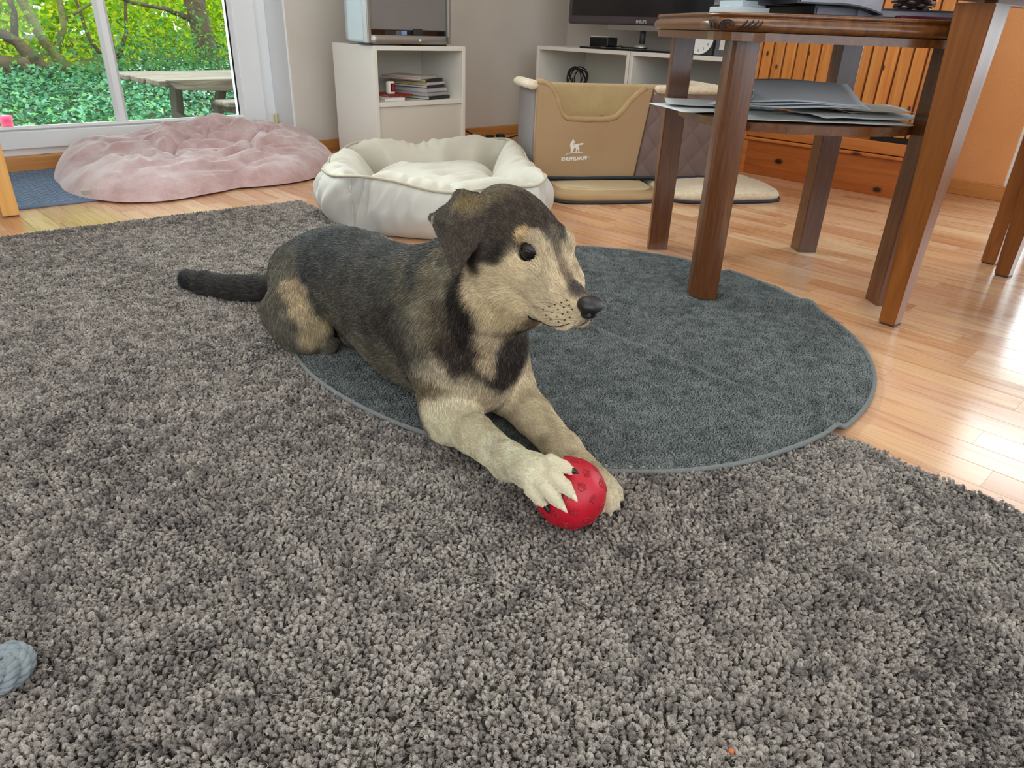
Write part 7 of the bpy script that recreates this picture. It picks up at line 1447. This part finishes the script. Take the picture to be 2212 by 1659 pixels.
    ((0.6368, 0.5845, 0.3486), 0.0075, (1, 1, 1), '#705e4d', 0.75, 0.6, 0.5),
    ((0.6366, 0.5787, 0.3395), 0.0075, (1, 1, 1), '#705e4d', 0.75, 0.6, 0.5),
    ((0.6368, 0.5734, 0.3307), 0.0075, (1, 1, 1), '#705e4d', 0.75, 0.6, 0.5),
    ((0.6345, 0.5658, 0.3229), 0.0075, (1, 1, 1), '#705e4d', 0.75, 0.6, 0.5),
    ((0.6307, 0.5563, 0.3166), 0.0075, (1, 1, 1), '#705e4d', 0.75, 0.6, 0.5),
    ((0.6282, 0.5498, 0.3129), 0.0085, (1, 1, 1), '#665548', 0.8, 0.6, 0.5),
    ((0.6261, 0.5428, 0.3088), 0.0085, (1, 1, 1), '#665548', 0.8, 0.6, 0.5),
    ((0.6243, 0.5363, 0.305), 0.0085, (1, 1, 1), '#665548', 0.8, 0.6, 0.5),
    ((0.6256, 0.5328, 0.3034), 0.0105, (1, 1, 1), '#4d423e', 0.8, 0.6, 0.4),
    ((0.6308, 0.5323, 0.3029), 0.0105, (1, 1, 1), '#4d423e', 0.8, 0.6, 0.4),
    ((0.6181, 0.531, 0.3008), 0.0105, (1, 1, 1), '#4d423e', 0.8, 0.6, 0.4),
    ((0.6373, 0.5294, 0.2989), 0.0105, (1, 1, 1), '#4d423e', 0.8, 0.6, 0.4),
    ((0.6219, 0.5231, 0.2998), 0.0105, (1, 1, 1), '#4d423e', 0.8, 0.6, 0.4),
    ((0.6321, 0.5223, 0.2988), 0.0105, (1, 1, 1), '#4d423e', 0.8, 0.6, 0.4),
    ((0.6121, 0.6009, 0.3344), 0.0125, (1, 1, 1), '#2a1d17', 0.9, 0.35, 0.1),
    ((0.6613, 0.5968, 0.3295), 0.0125, (1, 1, 1), '#2a1d17', 0.9, 0.35, 0.1),
    ((0.6095, 0.6065, 0.3329), 0.0125, (1, 1, 1), '#2a1d17', 0.9, 0.35, 0.1),
    ((0.6644, 0.6018, 0.3274), 0.0125, (1, 1, 1), '#2a1d17', 0.9, 0.35, 0.1),
    ((0.5751, 0.7289, 0.3601), 0.024, (1, 1, 1), '#4b4037', 0.93, 0.4, 0.5),
    ((0.7234, 0.7163, 0.3453), 0.024, (1, 1, 1), '#4b4037', 0.93, 0.4, 0.5),
    ((0.56, 0.6912, 0.3402), 0.024, (1, 1, 1), '#4b4037', 0.93, 0.4, 0.5),
    ((0.7278, 0.677, 0.3234), 0.024, (1, 1, 1), '#4b4037', 0.93, 0.4, 0.5),
    ((0.5496, 0.6739, 0.316), 0.024, (1, 1, 1), '#4b4037', 0.93, 0.4, 0.5),
    ((0.7302, 0.6586, 0.298), 0.024, (1, 1, 1), '#4b4037', 0.93, 0.4, 0.5),
    ((0.5732, 0.6797, 0.3526), 0.024, (1, 1, 1), '#4b4037', 0.93, 0.4, 0.5),
    ((0.7155, 0.6676, 0.3383), 0.024, (1, 1, 1), '#4b4037', 0.93, 0.4, 0.5),
    ((0.586, 0.7043, 0.3695), 0.024, (1, 1, 1), '#4b4037', 0.93, 0.4, 0.5),
    ((0.7106, 0.6937, 0.357), 0.024, (1, 1, 1), '#4b4037', 0.93, 0.4, 0.5),
    ((0.5719, 0.7448, 0.3512), 0.024, (1, 1, 1), '#4b4037', 0.93, 0.4, 0.5),
    ((0.7273, 0.7316, 0.3357), 0.024, (1, 1, 1), '#4b4037', 0.93, 0.4, 0.5),
    ((0.5671, 0.6633, 0.3394), 0.024, (1, 1, 1), '#4b4037', 0.93, 0.4, 0.5),
    ((0.7161, 0.6507, 0.3245), 0.024, (1, 1, 1), '#4b4037', 0.93, 0.4, 0.5),
    ((0.598, 0.7002, 0.3806), 0.014, (1, 1, 1), '#86734f', 0.75, 0.6, 0.8),
    ((0.7005, 0.6915, 0.3703), 0.014, (1, 1, 1), '#86734f', 0.75, 0.6, 0.8),
    ((0.5955, 0.7158, 0.3827), 0.014, (1, 1, 1), '#86734f', 0.75, 0.6, 0.8),
    ((0.7059, 0.7065, 0.3717), 0.014, (1, 1, 1), '#86734f', 0.75, 0.6, 0.8),
    ((0.5751, 0.7548, 0.3549), 0.0045, (1, 1, 1), '#b3ada2', 0.85, 0.6, 0.85),
    ((0.7267, 0.7419, 0.3398), 0.0045, (1, 1, 1), '#b3ada2', 0.85, 0.6, 0.85),
    ((0.5718, 0.7467, 0.3484), 0.0045, (1, 1, 1), '#b3ada2', 0.85, 0.6, 0.85),
    ((0.7272, 0.7335, 0.3328), 0.0045, (1, 1, 1), '#b3ada2', 0.85, 0.6, 0.85),
    ((0.5689, 0.7391, 0.3405), 0.0045, (1, 1, 1), '#b3ada2', 0.85, 0.6, 0.85),
    ((0.7272, 0.7257, 0.3247), 0.0045, (1, 1, 1), '#b3ada2', 0.85, 0.6, 0.85),
    ((0.5658, 0.7294, 0.332), 0.0045, (1, 1, 1), '#b3ada2', 0.85, 0.6, 0.85),
    ((0.7269, 0.7157, 0.3158), 0.0045, (1, 1, 1), '#b3ada2', 0.85, 0.6, 0.85),
    ((0.6059, 0.7738, 0.3035), 0.0045, (1, 1, 1), '#b3ada2', 0.85, 0.6, 0.85),
    ((0.69, 0.7667, 0.2951), 0.0045, (1, 1, 1), '#b3ada2', 0.85, 0.6, 0.85),
    ((0.5948, 0.7526, 0.2999), 0.0045, (1, 1, 1), '#b3ada2', 0.85, 0.6, 0.85),
    ((0.6964, 0.744, 0.2897), 0.0045, (1, 1, 1), '#b3ada2', 0.85, 0.6, 0.85),
    ((0.5892, 0.7375, 0.2941), 0.0045, (1, 1, 1), '#b3ada2', 0.85, 0.6, 0.85),
    ((0.6982, 0.7282, 0.2832), 0.0045, (1, 1, 1), '#b3ada2', 0.85, 0.6, 0.85),
]
HO = np.array(HEAD_O); HM = np.array(HEAD_M)          # head frame: rows forward, left, up
def coat(P):
    """base colour of the coat at points P: broad patches laid one over the other"""
    warp = (np.stack([fbm(P + k * 5.1, 26, 3) for k in range(3)], -1) - .5) * .028
    Q = P + warp; C = np.broadcast_to(L3('#5c564c'), P.shape).copy(); LG = np.full(len(P), .55)
    for (c, r, sc, col, amt, soft, agouti) in DOG_PAINT:
        d = np.linalg.norm((Q - np.array(c)) / np.array(sc), axis=1) / r
        m = (1 - smoothstep(1 - soft, 1 + soft, d)) * amt
        C = C * (1 - m[:, None]) + L3(col) * m[:, None]; LG = LG * (1 - m) + agouti * m
    return C, LG
def flow_len(P):
    fl_ = np.zeros_like(P); ln = np.zeros(len(P)); w = np.full(len(P), 1e-9)
    for p in DOG_PRIMS:
        if p[-4] == '-': continue
        lo, hi = prim_box(p); s = ((P > lo - .04) & (P < hi + .04)).all(1)
        if not s.any(): continue
        e = np.exp(-np.clip(d_prim(P[s], p), -.02, 1) / .007); fl_[s] += e[:, None] * np.array(p[-2]); ln[s] += e * p[-1]; w[s] += e
    fl_ /= np.maximum(np.linalg.norm(fl_, axis=1, keepdims=True), 1e-9); return fl_, ln / w
dog = thing('dog', 'grey and cream dog lying on the rugs with a paw on the red ball', 'dog', (0, 0, 0))
me = bpy.data.meshes.new('body'); me.from_pydata(DVt.tolist(), [], DF.tolist()); me.update()
cv, _lg = coat(DVt); c4 = np.ones((len(DVt), 4), np.float32); c4[:, :3] = cv * .80
me.attributes.new('col', 'FLOAT_COLOR', 'POINT').data.foreach_set('color', c4.ravel())
M_skin = attr_mat('dog_coat_base', .9, .15); body = obj_me('body', me, M_skin, dog, True)
# fur
def make_fur(n_hair):
    v0, v1, v2, v3 = (DVt[DF[:, i]] for i in range(4)); ar = .5 * np.linalg.norm(np.cross(v2 - v0, v3 - v1), axis=1); ctr = (v0 + v1 + v2 + v3) / 4
    vis = np.ones(len(ctr)); vis[ctr[:, 2] < .012] = .0
    toc = np.array([0, 0, .587]) - ctr; nn = np.cross(v2 - v0, v3 - v1); facing = (nn * toc).sum(1) / (np.linalg.norm(nn, axis=1) * np.linalg.norm(toc, axis=1) + 1e-9)
    hd = (ctr - HO) @ HM.T; dens = np.where(np.abs(hd).max(1) < .13, 1.9, 1.0); dens = np.where((ctr[:, 1] < .62) & (ctr[:, 2] < .13), 1.9, dens)
    pr = ar * vis * dens * (.35 + .65 * (facing > -.25)); pr /= pr.sum(); f = RNG.choice(len(DF), n_hair, p=pr); a, b = RNG.random((2, n_hair, 1))
    P = (v0[f] * (1 - a) + v1[f] * a) * (1 - b) + (v3[f] * (1 - a) + v2[f] * a) * b
    N = grad_normal(FD, P); fl_, ln = flow_len(P); T = fl_ - N * (fl_ * N).sum(1, keepdims=True); T /= np.maximum(np.linalg.norm(T, axis=1, keepdims=True), 1e-6)
    sw = np.stack([fbm(P + 3 * k_, 34, 2) for k_ in range(3)], -1) - .5; J = RNG.normal(0, .16, P.shape); hdm = (np.abs((P - HO) @ HM.T).max(1) < .125)[:, None]; T = T + np.where(hdm, .35, .9) * sw + np.where(hdm, .7, 1) * J; T -= N * (T * N).sum(1, keepdims=True); T /= np.maximum(np.linalg.norm(T, axis=1, keepdims=True), 1e-6)
    ln = ln * RNG.uniform(.6, 1.15, n_hair); k = 4; s = np.linspace(0, 1, k)
    lift = RNG.uniform(.30, .62, n_hair)[:, None]
    pts = P[:, None, :] - N[:, None, :] * .0004 + ln[:, None, None] * (T[:, None, :] * (s ** 1.15)[None, :, None] + N[:, None, :] * (lift * (s - .55 * s * s)[None, :])[..., None])
    pts[:, :, 2] = np.maximum(pts[:, :, 2], .0125)
    for s__ in (-1, 1):
        ed = np.linalg.norm(P - (HO + np.array([.0095, s__ * .036, .0062]) @ HM), axis=1); pts[ed < .0125] = P[ed < .0125][:, None, :] - N[ed < .0125][:, None, :] * .004
    C, lg = coat(P + T * ln[:, None] * -.3)
    clump = fbm(P * np.array([1, .55, 1]), 95, 2)
    r = RNG.random(n_hair); light = (r < lg * (.25 + 1.1 * (clump - .2)))[:, None]; vl = RNG.normal(1, .10, (n_hair, 1)) * (.82 + .36 * clump[:, None])
    col = np.where(light, C * (1.45 - .38 * np.clip(C.mean(1, keepdims=True) / .5, 0, 1)) + L3('#302e29'), C * .80) * vl
    return pts.astype(np.float32), np.clip(col, .004, .80), s, ln
pts, colr, s_, ln_ = make_fur(460000)
hair('fur', pts, (np.array([.00033, .00031, .00024, .00007])[None, :] * np.clip(ln_ / .010, .70, 1.10)[:, None]), colr, attr_mat('dog_fur', .62, .28), dog)
#@@FACE@@
def hp(a, b, c): return HO + np.array([a, b, c]) @ HM
def field_at(P):
    q = (np.atleast_2d(P) - D0) / DV; i = np.floor(q).astype(int); f = q - i; o = 0
    for x in (0, 1):
        for y in (0, 1):
            for z in (0, 1): o = o + (f[:, 0] if x else 1 - f[:, 0]) * (f[:, 1] if y else 1 - f[:, 1]) * (f[:, 2] if z else 1 - f[:, 2]) * FD[i[:, 0] + x, i[:, 1] + y, i[:, 2] + z]
    return o
def snap(P, off=0.0):
    P = np.atleast_2d(np.array(P, float))
    for _ in range(8): P = P - grad_normal(FD, P) * (field_at(P) - off)[:, None] * .8
    return P
# eyes
def eye_mat():
    m, nt, b = new_mat('eye_brown'); b.inputs['Roughness'].default_value = .06; b.inputs['Coat Weight'].default_value = .6; b.inputs['Coat Roughness'].default_value = .02
    sx = nt.nodes.new('ShaderNodeSeparateXYZ'); tc = nt.nodes.new('ShaderNodeTexCoord'); nt.links.new(tc.outputs['Object'], sx.inputs[0])
    mr = nt.nodes.new('ShaderNodeMapRange'); mr.inputs[1].default_value = .0; mr.inputs[2].default_value = .0128; nt.links.new(sx.outputs['Z'], mr.inputs[0])
    nt.links.new(_ramp(nt, mr.outputs[0], [(.30, '#1d1512'), (.50, '#24150d'), (.72, '#3d2411'), (.82, '#2a170b'), (.845, '#070505'), (1, '#050404')]), b.inputs['Base Color']); return m
M_eye = eye_mat(); M_lid = mat('eyelid_dark', '#1c1513', '#261c19', .5)
for s in (-1, 1):
    c = hp(.0050, s * .0266, .0060); look = HM.T @ np.array([.66, s * .74, -.04]); look /= np.linalg.norm(look)
    q = Vector(look).to_track_quat('Z', 'Y')
    bm = bmesh.new(); bmesh.ops.create_uvsphere(bm, u_segments=28, v_segments=20, radius=.0128); e = obj('eye', bm, M_eye, dog, True, Vector(c), q.to_euler()); e['label'] = 'dark brown eye'
    # lids: two skin shells that leave an almond opening
    up_l = HM[2] - look * (HM[2] @ look); up_l /= np.linalg.norm(up_l); sd = np.cross(look, up_l)
    for kind, sg in (('upper', 1), ('lower', -1)):
        V = []; na, nb_ = 22, 6
        for i in range(na):
            a = np.linspace(-1.3, 1.3, na)[i]; edge_ = (.40 if sg > 0 else .50) * math.cos(a * 1.18)
            for j in range(nb_):
                el = sg * (edge_ + (1.25 - edge_) * j / (nb_ - 1)); d = look * math.cos(el) * math.cos(a) + sd * math.sin(a) * math.cos(el * .6) + up_l * math.sin(el)
                d /= np.linalg.norm(d); V.append(c + d * (.0133 + .0006 * (j > 0) + (.0006 if j == 0 else 0)))
        F = grid_faces(na, nb_); F = F if sg < 0 else [f[::-1] for f in F]
        o = raw('eyelid', V, F, M_lid, dog, True); md = o.modifiers.new('t', 'SOLIDIFY'); md.thickness = .0012
# nose
bm = bmesh.new(); bmesh.ops.create_uvsphere(bm, u_segments=40, v_segments=28, radius=1.0)
for v in bm.verts:
    a, b, c = v.co.x, v.co.y, v.co.z
    L4 = (abs(a) ** 2.6 + abs(b) ** 2.6 + abs(c) ** 2.6) ** (-1 / 2.6); a, b, c = a * L4, b * L4, c * L4; b2 = b * (.90 + .16 * c); w = 1 - .10 * max(0, -c)
    d = 0
    for s in (-1, 1):
        r = math.hypot((b - s * .50) / .26, (c + .10) / .24) if a > 0 else 9
        d += .42 * math.exp(-r * r)
        r2 = math.hypot((b - s * .82) / .16, (c + .32) / .12) if a > -.2 else 9; d += .25 * math.exp(-r2 * r2)
    d += .10 * math.exp(-(b / .07) ** 2) * (1 if c < .1 else 0) * (a > 0)
    k = 1 - d; v.co = Vector(hp(.1035 + .0140 * a * k + .002 * c, .0175 * b2 * k * w, -.0075 + .0140 * c * k))
obj('nose', bm, mat('nose_black', '#0c0a0c', '#151214', .33, 300, .7, 900, spec=.6, bdist=.0006), dog, True)['label'] = 'black leathery nose'
# mouth line
M_lip = mat('lip_dark', '#1d1413', '#2a1c1a', .45)
for s in (-1, 1):
    L = np.array(LIP_LINE) * np.array([1, -s, 1]); t0 = np.linspace(0, 1, len(L)); t = np.linspace(0, .86, 18); L = np.stack([np.interp(t, t0, L[:, i]) for i in range(3)], -1)
    W_ = snap(HO + L @ HM, .0014); bm = bmesh.new(); tube(bm, W_.tolist(), list(np.interp(np.linspace(0, 1, 18), [0, .12, .45, 1], [.0006, .0015, .0008, .0005])), 8); obj('lip', bm, M_lip, dog, True)
bm = bmesh.new(); tube(bm, snap([hp(.106, 0, -.024), hp(.105, 0, -.030), hp(.101, 0, -.036)], .0003).tolist(), .0009, 6); obj('lip', bm, M_lip, dog, True)
# whisker spots and whiskers
sp_ = np.concatenate([np.array(SPOTS), np.array(SPOTS) * np.array([1, -1, 1])])
Wp = snap(HO + sp_ @ HM, .0022); bm = bmesh.new()
for p in Wp: bmesh.ops.create_icosphere(bm, subdivisions=1, radius=.00125, matrix=Matrix.Translation(p))
o = obj('whisker_spots', bm, M_lip, dog, True); o['kind'] = 'stuff'
Nw = grad_normal(FD, Wp); fwd = HM[0]; sel = np.r_[0:len(Wp):2]; k = 7; s_ = np.linspace(0, 1, k); ln_w = RNG.uniform(.018, .042, len(sel))
dirw = Nw[sel] * .75 - fwd[None] * .75 + RNG.normal(0, .12, (len(sel), 3)); dirw /= np.linalg.norm(dirw, axis=1, keepdims=True)
wp = Wp[sel][:, None] + ln_w[:, None, None] * (dirw[:, None] * s_[None, :, None] + np.array([0, 0, -.35])[None, None] * (s_ ** 2)[None, :, None])
hair('whiskers', wp.astype(np.float32), np.linspace(.00024, .00006, k), np.broadcast_to(L3('#2a2422'), (len(sel), 3)), attr_mat('whisker_hair', .5, .4), dog)
# claws
for a, e, c in CLAWS:
    a, e = np.array(a), np.array(e); d = e - a; L = np.linalg.norm(d); d = d / L; L = max(L, .0105); bm = bmesh.new(); dn = np.array([0, 0, -1.0])
    P_ = [a + d * (L * t) + dn * (.0022 * t * t) for t in np.linspace(.05, 1.12, 7)]; P_ = [p if p[2] > .019 else np.array([p[0], p[1], .019]) for p in P_]
    tube(bm, [tuple(p) for p in P_], [.0040, .0042, .0039, .0033, .0026, .0017, .0005], 10)
    o = obj('claw', bm, mat('claw_' + c[1:], c, None, .3), dog, True); o['label'] = 'black claw' if c == '#141214' else 'pale claw'
# ================================================================== THE RED BALL
BC = Vector((.5748, .4765, .0601)); BR_ = .0457
ball = thing('ball', 'red rubber dog ball embossed with paw prints under the dog\'s paw', 'ball', BC)
m_, nt, b = new_mat('red_rubber'); b.inputs['Roughness'].default_value = .33; b.inputs['Specular IOR Level'].default_value = .5
v = _coords(nt); nt.links.new(_ramp(nt, _noise(nt, v, 26, 3), [(.3, '#b20e25'), (.7, '#c4142c')]), b.inputs['Base Color'])
vo = nt.nodes.new('ShaderNodeTexVoronoi'); vo.inputs['Scale'].default_value = 1100; nt.links.new(v, vo.inputs['Vector']); _bump(nt, b, vo.outputs['Distance'], .35, .0006)
M_ball = m_
bm = bmesh.new(); bmesh.ops.create_uvsphere(bm, u_segments=72, v_segments=48, radius=BR_); obj('shell', bm, M_ball, ball, True)
M_bd = mat('red_rubber_raised', '#98091d', '#aa0f24', .4)
def paw_print(dirv, roll, s=1.0):
    n = Vector(dirv).normalized(); q = n.to_track_quat('Z', 'Y').to_matrix() @ Matrix.Rotation(roll, 3, 'Z')
    bm = bmesh.new()
    def ring(cx, cy, rx_, ry_):
        pts = []
        for k in range(14):
            a = 2 * math.pi * k / 14; p = Vector((cx + rx_ * math.cos(a), cy + ry_ * math.sin(a), 0)) * s
            h = math.sqrt(max(1e-9, BR_ ** 2 - p.x ** 2 - p.y ** 2)); pts.append(q @ Vector((p.x, p.y, h + .0002)))
        tube(bm, pts, .0007, 6, True)
    ring(0, -.0012, .0034, .0028)
    for a in (-52, -18, 18, 52): ring(.0058 * math.sin(math.radians(a)), .0056 * math.cos(math.radians(a)) - .001, .0013, .0017)
    obj('paw_print', bm, M_bd, ball, True)
for k in range(46):
    f = (k + .5) / 46; z = 1 - 2 * f; a = k * 2.39996; r = math.sqrt(1 - z * z); paw_print((r * math.cos(a), r * math.sin(a), z), k * 1.7)
